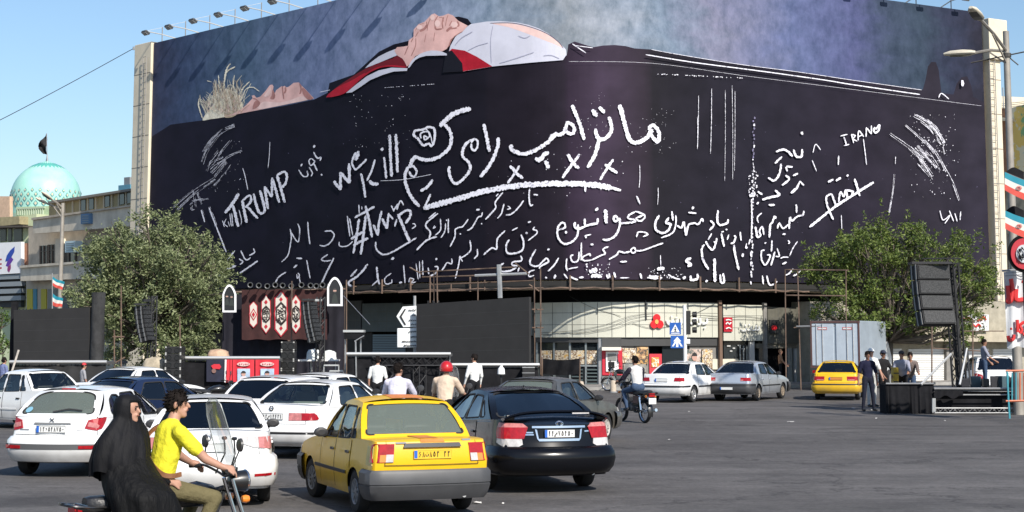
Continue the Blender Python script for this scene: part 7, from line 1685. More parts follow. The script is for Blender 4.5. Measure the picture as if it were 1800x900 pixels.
# big dark saloon
BIGS = dict(L=4.81,W=1.80,H=1.47,wb=2.72,ro=1.12,r=.32,tw=.21,sill=.26,paint=P_black,belt=.97,crown=.045,bow=.16,rc=.50,endw=.84,
    deck=[(-2.405,1.0),(-2.33,1.06),(-1.9,1.06),(-1.2,1.03),(-.4,.99),(.6,.95),(1.2,.93),(1.9,.82),(2.405,.66)],
    rear=[(.2,.12),(.40,.03),(.55,.0),(.66,.03),(.70,.07),(1.0,.11),(1.1,.2)],
    gh=sedan_gh(-1.78,1.055,-.72,.30,1.28,.93,1.415,.60,[[(-1.02,1.07),(-.22,1.02),(-.22,1.37),(-.62,1.36)],[(-.14,1.015),(.90,.975),(.32,1.35),(-.14,1.375)],[(-1.30,1.085),(-1.08,1.075),(-.74,1.30),(-.86,1.28)]],rearwin=((-.88,.08),(.88,.08),(.86,.94),(-.86,.94)),rbow=.14,bulge=.06,wround=.05,rround=.07),
    rbump=[(.27,-.05),(.29,.04),(.38,.09),(.50,.10),(.60,.09),(.68,.05),(.69,-.02)],bumplen=.55,lights=[([(.545,.72),(.60,.69),(.80,.69),(.98,.74),(.98,.80),(.56,.80)],L_clear,'reversing_lamp',.012),([(.53,.80),(.98,.80),(1.02,.90),(.99,.965),(.48,.965)],L_red,'taillight',.016),([(.48,.965),(.99,.965),(.93,1.03),(.55,1.02)],L_pink,'indicator',.014)],
    marks=[([(-.42,.955),(.42,.955),(.42,.985),(-.42,.985)],M_chrome,'chrome_bar',.03),([(-.34,.80),(.34,.80),(.31,.765),(-.31,.765)][::-1],M_chrome,'plate_surround',.014),([(-.34,.80),(-.31,.765),(-.345,.93),(-.375,.94)],M_chrome,'plate_surround',.014),([(.34,.80),(.375,.94),(.345,.93),(.31,.765)],M_chrome,'plate_surround',.014),([(-.50,.88),(-.40,.88),(-.40,.90),(-.50,.90)],M_chrome,'badge',.006),([(-.52,.85),(-.39,.85),(-.39,.868),(-.52,.868)],M_chrome,'badge',.006),([(.42,.89),(.54,.895),(.54,.915),(.42,.91)],M_chrome,'badge',.006)],
    lid=(.58,.70,1.0),doors=[(-1.0,-.18),(-.17,.98)],plate=(.875,'44s75450',M_plw,.46,.115),plate_off=.02,glass=G_dark,glass_rear=G_dark,rim=M_rim,spokes=7,antenna=(0,-.62,.05),exhaust=(.55,.28))
bk_,F = car('dark_saloon','glossy black saloon with a boot spoiler beside the yellow taxi',(.0,26.9,-16.3),BIGS)
q = MB(); rows = []
for k in range(25):                                               # boot spoiler, resting on two feet
    s = -1+2*k/24; y = -2.33-.06*(1-s*s)+.05*abs(s)**4; z = 1.155+.035*(1-s*s)-.075*abs(s)**5; x = s*.80
    rows.append([(x,y-.07,z),(x,y-.05,z+.022),(x,y+.10,z+.012),(x,y+.15,z-.01),(x,y+.02,z-.03)])
q.grid(rows,closed=True); q.poly(rows[0]); q.poly(rows[-1]); sp_ = q.build('spoiler',P_black,bk_,smooth=40,world=False)
for x in (-.70,.70):
    q = MB(); q.box((x,-2.25,1.10),(.14,.12,.09)); q.build('spoiler_foot',P_black,bk_,world=False,bevel=.02)
q = MB(); q.box((.33,-2.47,1.165),(.26,.02,.02)); q.build('spoiler_lamp',L_clear,bk_,world=False)
q = MB(); c = F['wrap'](0,1.012,.03); q.tube([c+Vector((.055*cos(k*pi/8),0,.04*sin(k*pi/8))) for k in range(17)],.008,5); q.tube([c+Vector((.03*cos(k*pi/8),-.002,.036*sin(k*pi/8))) for k in range(17)],.007,5); q.build('emblem',M_chrome,bk_,world=False)
# ordinary saloons
def saloon(pm,**k):
    d = dict(L=4.45,W=1.70,H=1.42,wb=2.67,ro=.95,r=.295,tw=.18,sill=.25,paint=pm,belt=.92,crown=.03,bow=.08,rc=.32,endw=.88,
    deck=[(-2.225,.96),(-2.15,.995),(-1.45,.985),(-.6,.95),(.2,.93),(.75,.915),(1.3,.88),(1.95,.77),(2.225,.66)],
    rear=[(.2,.10),(.38,.03),(.55,.0),(.66,.03),(.95,.08),(1.05,.15)],
    gh=sedan_gh(-1.48,.985,-.86,.22,.96,.905,1.365,.575,[[(-.98,.995),(-.20,.965),(-.20,1.325),(-.72,1.315)],[(-.13,.96),(.74,.94),(.26,1.31),(-.13,1.33)]],rearwin=((-.89,.07),(.89,.07),(.87,.92),(-.87,.92)),rbow=.08,wround=.05,rround=.06),
    rbump=[(.26,-.04),(.28,.04),(.36,.08),(.50,.085),(.60,.07),(.64,.03),(.645,-.02)],bumplen=.45,lights=[([(.50,.74),(.90,.74),(.90,.86),(.50,.86)],L_red,'taillight',.012),([(.50,.74),(.60,.74),(.60,.79),(.50,.79)],L_pink,'reversing_lamp',.018)],
    lid=(.70,.66,.96),doors=[(-.95,-.17),(-.16,.78)],moulding=(.55,.025,M_plas),bstrips=[(.585,.022,.088,M_plas)],plate=(.80,'',M_plw,.48,.11),plate_off=.016,glass=G_mid,glass_rear=G_mid,rim=M_rim,spokes=8)
    d.update(k); return d
sm,F = car('white_saloon','white saloon with pale pink and red lamps behind the yellow taxi',(-3.72,33.6,21),saloon(P_white,W=1.72,H=1.46,plate=(.80,'12s14421',M_plw,.48,.11),lights=[([(.36,.73),(.90,.73),(.99,.76),(.94,.83),(.86,.87),(.36,.87)],L_pink,'reversing_lamp',.012),([(.62,.735),(.96,.74),(.985,.765),(.93,.825),(.84,.865),(.62,.865)],L_red,'taillight',.018)],glass_rear=G_clear,bstrips=[(.50,.02,.088,M_plas)],seatmat=mat('seat_white',(.5,.5,.48),.8)))
q = MB(); c = F['wrap'](-.02,.95,.02); q.tube([c+Vector((.04*cos(k*pi/3),0,.045*sin(k*pi/3))) for k in range(7)],.010,4); q.build('emblem',M_gap,sm,world=False)
wr_c,F = car('white_saloon','white saloon with tinted rear window right behind the riders',(-4.44,24.7,-9),saloon(P_white,W=1.76,H=1.47,L=4.55,glass=G_dark,glass_rear=G_dark,bstrips=[],moulding=None,lights=[([(.42,.87),(.62,.80),(.90,.77),(.97,.86),(.93,.95),(.55,.95),(.42,.935)],L_clear,'reversing_lamp',.014),([(.70,.795),(.90,.775),(.965,.86),(.925,.94),(.70,.94)],L_pink,'taillight',.02)],plate=(.80,'',M_plw,.48,.11),
    marks=[([(.62,.42),(.84,.43),(.84,.465),(.62,.455)],L_red,'reflector',.092),([(-.84,.43),(-.62,.42),(-.62,.455),(-.84,.465)],L_red,'reflector',.092)],rbump=[(.27,-.04),(.29,.05),(.38,.085),(.55,.085),(.66,.06),(.70,.02),(.705,-.02)]))
q = MB(); c = F['wrap'](0,.94,.02); q.tube([c+Vector((.045*cos(k*pi/4),0,.05*sin(k*pi/4))) for k in range(9)],.010,4); q.build('emblem',M_steel,wr_c,world=False)
cr_,F = car('white_hatchback','white hatchback with a dark rear window behind the white saloons',(-4.75,36.2,19),dict(HATCH,W=1.72,H=1.47,glass=G_dark,glass_rear=G_dark,bow=.05,rc=.25,endw=.90,lights=[([(.66,.86),(.80,.83),(.88,.90),(.86,1.02),(.72,1.02)],L_red,'taillight',.02)],plate=(.8,'',M_plw,.5,.11),marks=[],gh=sedan_gh(-1.80,.985,-1.30,.05,.88,.91,1.405,.60,HATCH['gh']['windows'],rearwin=((-.90,.08),(.90,.08),(.88,.90),(-.88,.90)),rbow=.05,wround=.06,rround=.05),antenna=None))
car('white_saloon','white car of which only the curved roof shows behind the white hatchback',(-4.45,40.6,24),saloon(P_white,glass=G_dark,glass_rear=G_dark,lid=None))
car('navy_saloon','dark navy saloon between the white hatchback and the stage',(-8.0,36.6,33),saloon(P_navy,glass=G_dark,glass_rear=G_dark,H=1.40,moulding=None,bstrips=[]))
car('white_saloon','white saloon half hidden behind the navy saloon',(-11.0,49.5,28),saloon(P_white,glass=G_dark,glass_rear=G_dark))
car('white_small_car','white small boxy car turning left at the far left',(-12.55,43.0,-52),dict(TAXI,paint=P_white,bumpmat=M_plas,plate=None,glass=G_clear,glass_rear=G_clear,rim=M_rim,marks=[],steer=10,moulding=(.5,.025,P_white),deck=[(-1.965,.93),(-1.90,.965),(-1.30,.965),(-.6,.93),(.0,.915),(.55,.90),(1.1,.87),(1.75,.77),(1.965,.70)]))
car('dusty_saloon','dusty dark grey saloon ahead of the black one',(.78,36.2,25),saloon(P_greyd,glass=G_clear,glass_rear=G_dust,H=1.42,moulding=None,bstrips=[],rim=mat('rim_pale',(.45,.42,.38),.5,var=.2),deck=[(-2.225,.93),(-2.15,.97),(-1.45,.975),(-.6,.95),(.2,.93),(.75,.915),(1.3,.88),(1.95,.77),(2.225,.66)]))
car('white_saloon','white saloon with a black bumper strip in front of the bank',(6.45,61.2,30),saloon(P_white,L=4.50,H=1.40,glass=G_clear,glass_rear=G_mid,moulding=(.56,.03,M_plas),bstrips=[(.585,.03,.09,M_plas)],lights=[([(.48,.76),(.88,.76),(.88,.89),(.52,.89)],L_red,'taillight',.012)]))
car('silver_saloon','silver saloon with dark lower bumper in front of the second shop',(8.92,62.6,28.5),saloon(P_silver,H=1.40,glass=G_mid,glass_rear=G_mid,bumpmat=M_bumpg,rim=M_dusty,bstrips=[(.60,.03,.09,M_plas)],plate=(.47,'',M_plw,.48,.10),plate_off=.10))
car('yellow_taxi','smaller yellow saloon taxi by the grey truck',(12.5,63.6,14.5),saloon(P_yellow,H=1.41,glass=G_clear,glass_rear=G_mid,moulding=None,bstrips=[(.60,.022,.09,M_plas)],plate=(.80,'',mat('plate_orange',(.55,.20,.04),.5),.48,.10),lights=[([(.42,.74),(.90,.73),(.94,.84),(.85,.88),(.42,.88)],L_red,'taillight',.012),([(.44,.735),(.70,.73),(.70,.775),(.44,.775)],L_pink,'reversing_lamp',.018)]))
car('white_crossover','white crossover with black windows behind the right stage',(18.3,64.0,6),dict(HATCH,L=4.2,W=1.8,H=1.62,glass=G_dark,glass_rear=G_dark,plate=(.8,'',M_plw,.5,.11),marks=[],r=.33,deck=[(-2.1,1.05),(-2.0,1.08),(-1.4,1.07),(-.6,1.03),(.2,1.0),(.8,.98),(1.25,.95),(1.85,.82),(2.1,.7)],gh=sedan_gh(-1.95,1.07,-1.5,.05,.95,.97,1.55,.62,[[(-1.36,1.12),(-.88,1.09),(-.80,1.48),(-1.2,1.48)],[(-.80,1.085),(-.06,1.06),(-.06,1.5),(-.70,1.49)],[(.02,1.055),(.66,1.045),(.14,1.49),(.02,1.5)]],rbow=.08,wround=.06)))
# grey box truck
TK = thing('box_truck','grey box truck with closed rear doors parked under the right tree','truck',gnd(1470,596+6525/72),-R(28))
m = MB(); Wt,Lt,zb_,zt_ = 2.25,4.2,1.0,3.05; m.box((0,Lt/2,(zb_+zt_)/2),(Wt,Lt,zt_-zb_)); m.build('cargo_box',mat('box_grey',(.34,.39,.44),.5,metal=.2,var=.12,scale=1.5),TK,world=False,bevel=.03)
for s in (-1,1):
    m = MB(); m.box((s*Wt*.25,-.02,(zb_+zt_)/2-.02),(Wt*.45,.04,zt_-zb_-.22)); d_ = m.build('door',mat('door_grey',(.46,.52,.58),.5,var=.08),TK,world=False,bevel=.01)
    m = MB(); m.box((s*Wt*.25,-.045,zt_-.34),(.42,.01,.12)); m.build('label_panel',mat('label_red',(.5,.12,.12),.5),d_,world=False); m = MB(); m.box((s*Wt*.25,-.052,zt_-.34),(.36,.01,.06)); m.build('label_strip',M_plw,d_,world=False)
    for x in (.12,.40):
        m = MB(); m.tube([(s*(Wt*.25-.13+x),-.06,zb_+.08),(s*(Wt*.25-.13+x),-.06,zt_-.12)],.018,5); m.build('lock_rod',M_steel,d_,world=False)
    m = MB(); m.box((s*(Wt/2-.05),-.03,(zb_+zt_)/2),(.07,.06,zt_-zb_)); m.build('frame_post',mat('frame_brown',(.10,.05,.045),.6),TK,world=False)
    m = MB(); m.box((s*(Wt/2-.25),-.05,.82),(.32,.06,.12)); m.build('taillight',L_red,TK,world=False)
m = MB(); m.box((0,-.02,zt_-.05),(Wt,.07,.09)); m.box((0,-.03,zb_+.02),(Wt,.08,.08)); m.build('frame_rail',mat('frame_brown',(.10,.05,.045)),TK,world=False)
m = MB(); m.box((0,Lt/2,.82),(.9,Lt+1.5,.26)); m.box((0,-.02,.62),(Wt*.95,.10,.12)); m.build('chassis',M_plas,TK,world=False)
m = MB(); rows = [[(x,y,z) for x in (-.95,-.8,.8,.95)] for y,z in ((Lt+.15,.7),(Lt+.15,2.1),(Lt+.9,2.15),(Lt+1.55,1.4),(Lt+1.65,.6))]; m.grid(rows)
for s in (0,3): m.poly([r_[s] for r_ in rows])
m.build('cab',mat('cab_white',(.7,.7,.7),.4),TK,world=False)
for y in (.9,Lt+.9):
    for s in (-1,1):
        w_ = thing('wheel',None,None,(s*.92,y,.42)); w_.parent = TK
        m = MB(); m.lathe([(.24,-.13),(.38,-.13),(.42,-.08),(.42,.08),(.38,.13),(.24,.13)],n=24,axis='X',cap=False); m.build('tyre',M_rub,w_,world=False,smooth=40); m = MB(); m.lathe([(.25,s*.12),(.20,s*.05),(.08,s*.09),(.001,s*.1)],n=18,axis='X'); m.build('rim',M_rim,w_,world=False)
# ------------------------------------------------------------------ people: one skin of blended limbs per figure
SK = mat('skin',(.42,.23,.16),.55,spec=.4,var=.06,scale=9); SKD = mat('skin_tan',(.30,.155,.10),.55,spec=.4,var=.06,scale=9)
HAIR = mat('hair_black',(.012,.009,.008),.85,spec=.12,var=.5,scale=30,stretch=(1,1,.3)); CAPW = mat('cap_white',(.72,.72,.70),.8); SHOE = mat('shoe_dark',(.02,.02,.022),.6)
def cloth(name,c,var=.12,sc=5,b=.5,bs=9): return mat(name,c,.85,spec=.2,var=var,scale=sc,bump=b,bscale=bs)
def sdcap(p,a,b,ra,rb):
    ab = b-a; L = ab.length_squared; h = max(0,min(1,(p-a).dot(ab)/L)) if L > 1e-9 else 0
    return (p-a-ab*h).length-(ra+(rb-ra)*h)
def blend_mesh(name,prims,mats,parent,voxel=.012,smooth_it=6):
    """prims: (a, b, ra, rb, material) tapered limbs or ('e', centre, radii, material[, rotz]); united into one surface"""
    mb = MB()
    for p in prims:
        if p[0] == 'e':
            c,r = Vector(p[1]),p[2]; rows = []; q = Matrix.Rotation(p[4] if len(p) > 4 else 0,3,'Z')
            for i in range(1,10): a = pi*i/10; rows.append([c+q @ Vector((r[0]*sin(a)*cos(2*pi*k/14),r[1]*sin(a)*sin(2*pi*k/14),-r[2]*cos(a))) for k in range(14)])
            b0 = len(mb.v); mb.grid(rows,closed=True); mb.f.append(tuple(reversed([b0+k for k in range(14)]))); mb.m.append(0); mb.f.append(tuple(b0+8*14+k for k in range(14))); mb.m.append(0)
        else:
            a,b,ra,rb = Vector(p[0]),Vector(p[1]),p[2],p[3]; d = b-a; L = d.length
            if L < 1e-6: continue
            d.normalize(); x = d.orthogonal().normalized(); y = d.cross(x); rows = []; sc = p[5] if len(p) > 5 else None
            st = [(-.98*ra,.2*ra),(-.7*ra,.71*ra),(-.38*ra,.92*ra),(0,ra)]+[(L*k/4,ra+(rb-ra)*k/4) for k in (1,2,3)]+[(L,rb),(L+.38*rb,.92*rb),(L+.7*rb,.71*rb),(L+.98*rb,.2*rb)]
            for t,r in st:
                row = []
                for k in range(12):
                    v = (x*cos(2*pi*k/12)+y*sin(2*pi*k/12))*r
                    if sc: v = Vector((v.x*sc[0],v.y*sc[1],v.z*(sc[2] if len(sc) > 2 else 1)))
                    row.append(a+d*t+v)
                rows.append(row)
            b0 = len(mb.v); mb.grid(rows,closed=True); n = len(rows); mb.f.append(tuple(reversed([b0+k for k in range(12)]))); mb.m.append(0); mb.f.append(tuple(b0+(n-1)*12+k for k in range(12))); mb.m.append(0)
    o = mb.build(name,mats,parent,world=False)
    rm = o.modifiers.new('r','REMESH'); rm.mode = 'VOXEL'; rm.voxel_size = voxel
    s = o.modifiers.new('s','SMOOTH'); s.iterations = smooth_it; s.factor = .5
    bpy.context.view_layer.update(); dg = bpy.context.evaluated_depsgraph_get(); me = bpy.data.meshes.new_from_object(o.evaluated_get(dg),depsgraph=dg)
    old = o.data; o.modifiers.clear(); o.data = me; bpy.data.meshes.remove(old); me.name = name
    if not me.materials:
        for m_ in mats: me.materials.append(m_)
    PR = []
    for p in prims:
        if p[0] == 'e': PR.append(('e',Vector(p[1]),p[2],p[3]))
        else: PR.append((Vector(p[0]),Vector(p[1]),p[2],p[3],p[4],p[5] if len(p) > 5 else None))
    for f in me.polygons:
        f.use_smooth = True; c = f.center; best = 9; mi = 0
        for p in PR:
            if p[0] == 'e': d = ((Vector(((c.x-p[1].x)/p[2][0],(c.y-p[1].y)/p[2][1],(c.z-p[1].z)/p[2][2]))).length-1)*min(p[2]); m_ = p[3]
            else:
                if p[5]:
                    ab = p[1]-p[0]; h = max(0,min(1,(c-p[0]).dot(ab)/ab.length_squared)); v = c-p[0]-ab*h; sc = p[5]; v = Vector((v.x/sc[0],v.y/sc[1],v.z/(sc[2] if len(sc) > 2 else 1))); d = v.length-(p[2]+(p[3]-p[2])*h)
                else: d = sdcap(c,p[0],p[1],p[2],p[3])
                m_ = p[4]
            if d < best: best = d; mi = m_
        f.material_index = mi
    return o
def hand(w,d,nrm,m=0,curl=.5,size=1.0):
    """palm and five fingers from wrist w along d; nrm = palm normal (fingers curl towards it)"""
    w,d,nrm = Vector(w),Vector(d).normalized(),Vector(nrm).normalized(); s = d.cross(nrm).normalized(); k = size; out = []
    out.append((w,w+d*.075*k,.030*k,.036*k,m))
    for i,(o,L) in enumerate(((-.030,.068),(-.010,.078),(.010,.074),(.029,.058))):
        b = w+d*.088*k+s*o*k; c1 = b+(d*cos(curl)+nrm*sin(curl))*L*.5*k; c2 = c1+(d*cos(curl*2.1)+nrm*sin(curl*2.1))*L*.5*k
        out += [(b-d*.03*k,b,.010*k,.0105*k,m),(b,c1,.0105*k,.0095*k,m),(c1,c2,.0095*k,.008*k,m)]
    b = w+d*.03*k-s*.032*k; c1 = b+(d*.75-s*.55+nrm*.35)*.045*k; out += [(b,c1,.013*k,.012*k,m),(c1,c1+(d*.85+nrm*.5)*.033*k,.012*k,.0095*k,m)]
    return out
def head(c,fwd,m=0,k=1.0,neck=None):
    """head with jaw, nose, ears and brow; fwd = facing direction (unit)"""
    c,f = Vector(c),Vector(fwd).normalized(); r = Vector((f.y,-f.x,0)).normalized(); a = atan2(f.y,f.x)-pi/2; o = []
    o.append(('e',c+Vector((0,0,.025*k))-f*.012*k,(.076*k,.097*k,.098*k),m,a))
    o.append((c+f*.025*k-Vector((0,0,.055*k)),c+f*.058*k-Vector((0,0,.088*k)),.052*k,.030*k,m))
    o.append((c+f*.084*k+Vector((0,0,.018*k)),c+f*.106*k-Vector((0,0,.018*k)),.010*k,.015*k,m))
    o.append((c+f*.082*k-Vector((0,0,.048*k))-r*.018*k,c+f*.082*k-Vector((0,0,.048*k))+r*.018*k,.011*k,.011*k,m))
    for s in (-1,1): o.append((c+r*s*.078*k+Vector((0,0,.012*k)),c+r*s*.080*k-f*.008*k-Vector((0,0,.025*k)),.014*k,.011*k,m))
    return o
def face_bits(t,c,fwd,k=1.0,beard=False):
    c,f = Vector(c),Vector(fwd).normalized(); r = Vector((f.y,-f.x,0)).normalized(); q = MB()
    for s in (-1,1): q.lathe([(.001,-.005),(.009*k,-.002),(.009*k,.002),(.001,.005)],c+f*.083*k+r*s*.031*k+Vector((0,0,.012*k)),8)
    q.build('eyes',mat('eye_dark',(.015,.012,.01),.3),t,world=False)
    q = MB()
    for s in (-1,1): q.tube([c+f*.092*k+r*s*.014*k+Vector((0,0,.030*k)),c+f*.085*k+r*s*.046*k+Vector((0,0,.034*k))],.004*k,5)
    q.build('eyebrows',HAIR,t,world=False)
    q = MB(); q.tube([c+f*.092*k-r*.022*k-Vector((0,0,.048*k)),c+f*.096*k-Vector((0,0,.047*k)),c+f*.092*k+r*.022*k-Vector((0,0,.048*k))],.0045*k,5); q.build('mouth',mat('lip',(.25,.09,.075),.5),t,world=False)
    if beard:
        q = MB(); rows = []
        for i in range(5):
            g = i/4; rows.append([c+(f*cos(a)+r*sin(a))*(.092-.03*g)*k+f*.012*k-Vector((0,0,(.045+.05*g)*k)) for a in [(-1.2+2.4*j/8) for j in range(9)]])
        q.grid(rows); q.build('beard',mat('beard',(.03,.025,.02),.8),t,world=False)
def hair(t,c,fwd,k=1.0,m_=None,back=.07,seed=1,nm='hair',tufts=90):
    c,f = Vector(c),Vector(fwd).normalized(); r = Vector((f.y,-f.x,0)).normalized(); rg_ = random.Random(seed); rows = []
    for i in range(9):
        row = []
        for j in range(20):
            b = 2*pi*j/20; low = -.015-back*max(0,-cos(b))**.7 + .055*max(0,cos(b))**1.5 + (-.03*abs(sin(b))**6)
            zt = .135; z = low+(zt-low)*(i/8)**.8; zz = min(1,max(-1,(z-.025)/.112)); rr = sqrt(max(0,1-zz*zz)) if i < 8 else .02
            j_ = rg_.uniform(-.0015,.0025)-(.006 if i == 0 else 0)
            row.append(c-f*.012*k+(f*cos(b)*(.101*rr+j_)+r*sin(b)*(.081*rr+j_)+Vector((0,0,z+rg_.uniform(-.006,.006)*(1 if i < 2 else .3))))*k)
        rows.append(row)
    q = MB(); q.grid(rows,closed=True); q.poly(rows[-1]); up = Vector((0,0,1))
    for _ in range(tufts):                                         # locks standing off the scalp
        i,j = rg_.randrange(0,8),rg_.randrange(20); p = rows[i][j]; n = (p-c-up*.03).normalized(); d = (n*rg_.uniform(.25,.8)-f*rg_.uniform(-.3,.7)-up*rg_.uniform(-.25,.7)*(1-i/8)+r*rg_.uniform(-.4,.4)).normalized(); s = d.cross(n)
        if s.length < .01: continue
        s.normalize(); L = rg_.uniform(.015,.036)*k; w = rg_.uniform(.004,.008)*k; p = p-n*.004
        q.add([p-s*w,p+s*w,p+d*L*.6+s*w*.7+n*.003,p+d*L,p+d*L*.6-s*w*.7+n*.003],[(0,1,2,3,4)])
    return q.build(nm,m_ or HAIR,t,smooth=True,world=False)
def person(label,pos,h,face,shirt,pants,skin=None,arms=((.05,-.02),(.05,-.02)),stance=.10,cap=None,look=None,bald=False,sleeve=.55,group='people around the stage',voxel=.016,beard=False,elbow=None,bend=.0,extra=None,hairm=None):
    """standing figure; face = heading in degrees (0 = away from the camera); arms = (forward, outward) lean of left and right arm"""
    t = thing('person',label,'person',pos,-R(face),group); k = h/1.75; S = skin or SK; mats = [S,shirt,pants,SHOE]; P = []
    V = lambda x,y,z: Vector((x*k,(y+bend*max(0,z-.95))*k,(z-bend*bend*.35*max(0,z-.95))*k))
    for s in (-1,1):
        hx = s*.095; fx = s*stance
        P += [(V(hx,0,.92),V(s*(.1+stance)*.5,.015,.50),.092*k,.062*k,2),(V(s*(.1+stance)*.5,.015,.50),V(fx,-.01,.09),.062*k,.046*k,2),(V(fx,-.03,.045),V(fx+s*.02,.15,.035),.042*k,.035*k,3)]
    P += [(V(-.07,0,.95),V(.07,0,.95),.115*k,.115*k,2,(1,.85)),(V(0,0,1.0),V(0,-.005,1.18),.135*k,.15*k,1,(1.05,.72)),(V(0,-.005,1.18),V(0,-.01,1.36),.152*k,.160*k,1,(1.08,.72)),(V(-.13,-.01,1.42),V(.13,-.01,1.42),.068*k,.068*k,1),(V(0,-.01,1.42),V(0,.01,1.52),.060*k,.054*k,0)]
    for i,s in enumerate((-1,1)):
        fw,ow = arms[i]; sh = V(s*.185,-.01,1.41); el = sh+Vector((s*(.04+ow)*k,fw*k,-.29*k)); e2 = elbow[i] if elbow else (fw*1.2+.04,ow*.4)
        wr_ = el+Vector((s*e2[1]*k,e2[0]*k,-sqrt(max(.001,.25**2-e2[0]**2-e2[1]**2))*k)); md = sh.lerp(el,sleeve*1.0)
        P += [(sh,sh.lerp(el,min(1,sleeve*1.6)),.062*k,.055*k,1),(sh,el,.050*k,.040*k,1 if sleeve > .9 else 0),(el,wr_,(.042 if sleeve > .9 else .038)*k,.029*k,1 if sleeve > .9 else 0)]
        P += hand(wr_,wr_-el,Vector((-s,.3,0)),0,.45,k)
    hc = V(0,.02,1.635); lf = Vector((0,1,0))
    if look is not None: lf = Vector((sin(R(look)),cos(R(look)),0))
    P += head(hc,lf,0,k); blend_mesh('body',P,mats,t,voxel)
    face_bits(t,hc,lf,k,beard)
    if cap:
        q = MB(); rows = []
        for i in range(6):
            a = i/5*pi/2; rows.append([hc+Vector((.088*k*cos(a)*cos(b),.104*k*cos(a)*sin(b),.045*k+.095*k*sin(a))) for b in [2*pi*j/16 for j in range(16)]])
        q.grid(rows,closed=True); q.grid([[hc+lf*(.09+.07*g)*k+Vector((lf.y,-lf.x,0))*x*(1-.3*g)+Vector((0,0,.05*k-.015*g)) for x in (-.075,-.03,.03,.075)] for g in (0,1)]); q.build('cap',cap,t,smooth=True,world=False)
    if not cap or bald is False: hair(t,hc,lf,k*(.985 if cap else 1),hairm,seed=int(abs(pos[0])*100))
    return t
S_white = cloth('shirt_white',(.72,.72,.70)); S_lav = cloth('shirt_lavender',(.60,.58,.68),.2); S_navy = cloth('shirt_navy',(.012,.013,.035)); T_dark = cloth('trousers_black',(.012,.012,.014)); T_navy = cloth('trousers_navy',(.015,.017,.03)); S_cream = cloth('shirt_cream',(.60,.47,.36)); S_grey = cloth('shirt_greyblue',(.26,.27,.33),.2); T_jean = cloth('jeans',(.05,.08,.14),.2)
def feet(px,py): return gnd(px,py)
person('man in white shirt seen from behind, beside the lattice truss',feet(663,596+6525/47.5),1.74,5,S_white,T_dark,SK,arms=((.02,.03),(.02,.03)),group='people around the stage',look=12)
person('bearded man in white shirt looking left before the middle stage',feet(834,596+6525/48.5),1.80,-35,S_white,T_dark,SK,arms=((.05,.02),(.03,.03)),look=-30,sleeve=1,beard=True)
person('man in navy polo shirt standing in the road by the black riser',feet(1527,722.5),1.86,168,S_navy,T_navy,SKD,arms=((-.02,.05),(-.02,.05)),stance=.17,sleeve=.55,voxel=.013)
person('man in white cap half hidden behind the man in the navy polo shirt',feet(1533,715),1.93,160,S_white,cloth('trousers_light',(.5,.5,.48)),SK,cap=CAPW,arms=((.05,.05),(.10,.06)))
person('man in pale grey shirt and dark cap working at the black riser',Vector((xat(1584,54.5),54.5,.0)),1.86,200,S_grey,T_dark,SKD,cap=mat('cap_dark',(.03,.028,.03),.8),arms=((.20,.02),(.15,.02)),look=20)
person('man in grey shirt and jeans bending over the black riser',Vector((xat(1598,55.5),55.5,.0)),1.86,190,cloth('shirt_pattern',(.15,.12,.11),.5,20),T_jean,SKD,arms=((.22,.0),(.2,.0)),bend=.45)
person('person in dark clothes with a dark cap behind the riser',Vector((xat(1551,56.5),56.5,.0)),1.86,150,cloth('shirt_black',(.015,.014,.015)),T_dark,SKD,cap=mat('cap_blueblack',(.015,.02,.04),.8),arms=((.15,.02),(.12,.02)))
person('man in patterned grey shirt and jeans stepping on the right stage',Vector((xat(1729,51.6),51.6,zat(683,50.5)-.02)),1.50,95,S_grey,T_jean,SKD,arms=((.10,.02),(.14,.03)),stance=.12,look=40)
person('person in blue shirt and grey trousers at the far left edge',Vector((xat(8,57),57,0)),1.62,40,cloth('shirt_blue',(.16,.19,.34)),cloth('trousers_grey',(.2,.2,.19)),SK)
person('person with a red cap behind the small white car',Vector((xat(148,55),55,0)),1.46,60,cloth('shirt_dim',(.3,.3,.32)),T_dark,SK,cap=mat('cap_red',(.5,.03,.04),.7))
person('woman in a tan top walking past the dark shop door',Vector((xat(1371,80),80,.13)),1.62,100,cloth('top_tan',(.34,.20,.12),.3),T_dark,SK,hairm=mat('scarf_brown',(.25,.15,.09),.8),arms=((.12,.02),(.15,.03)))
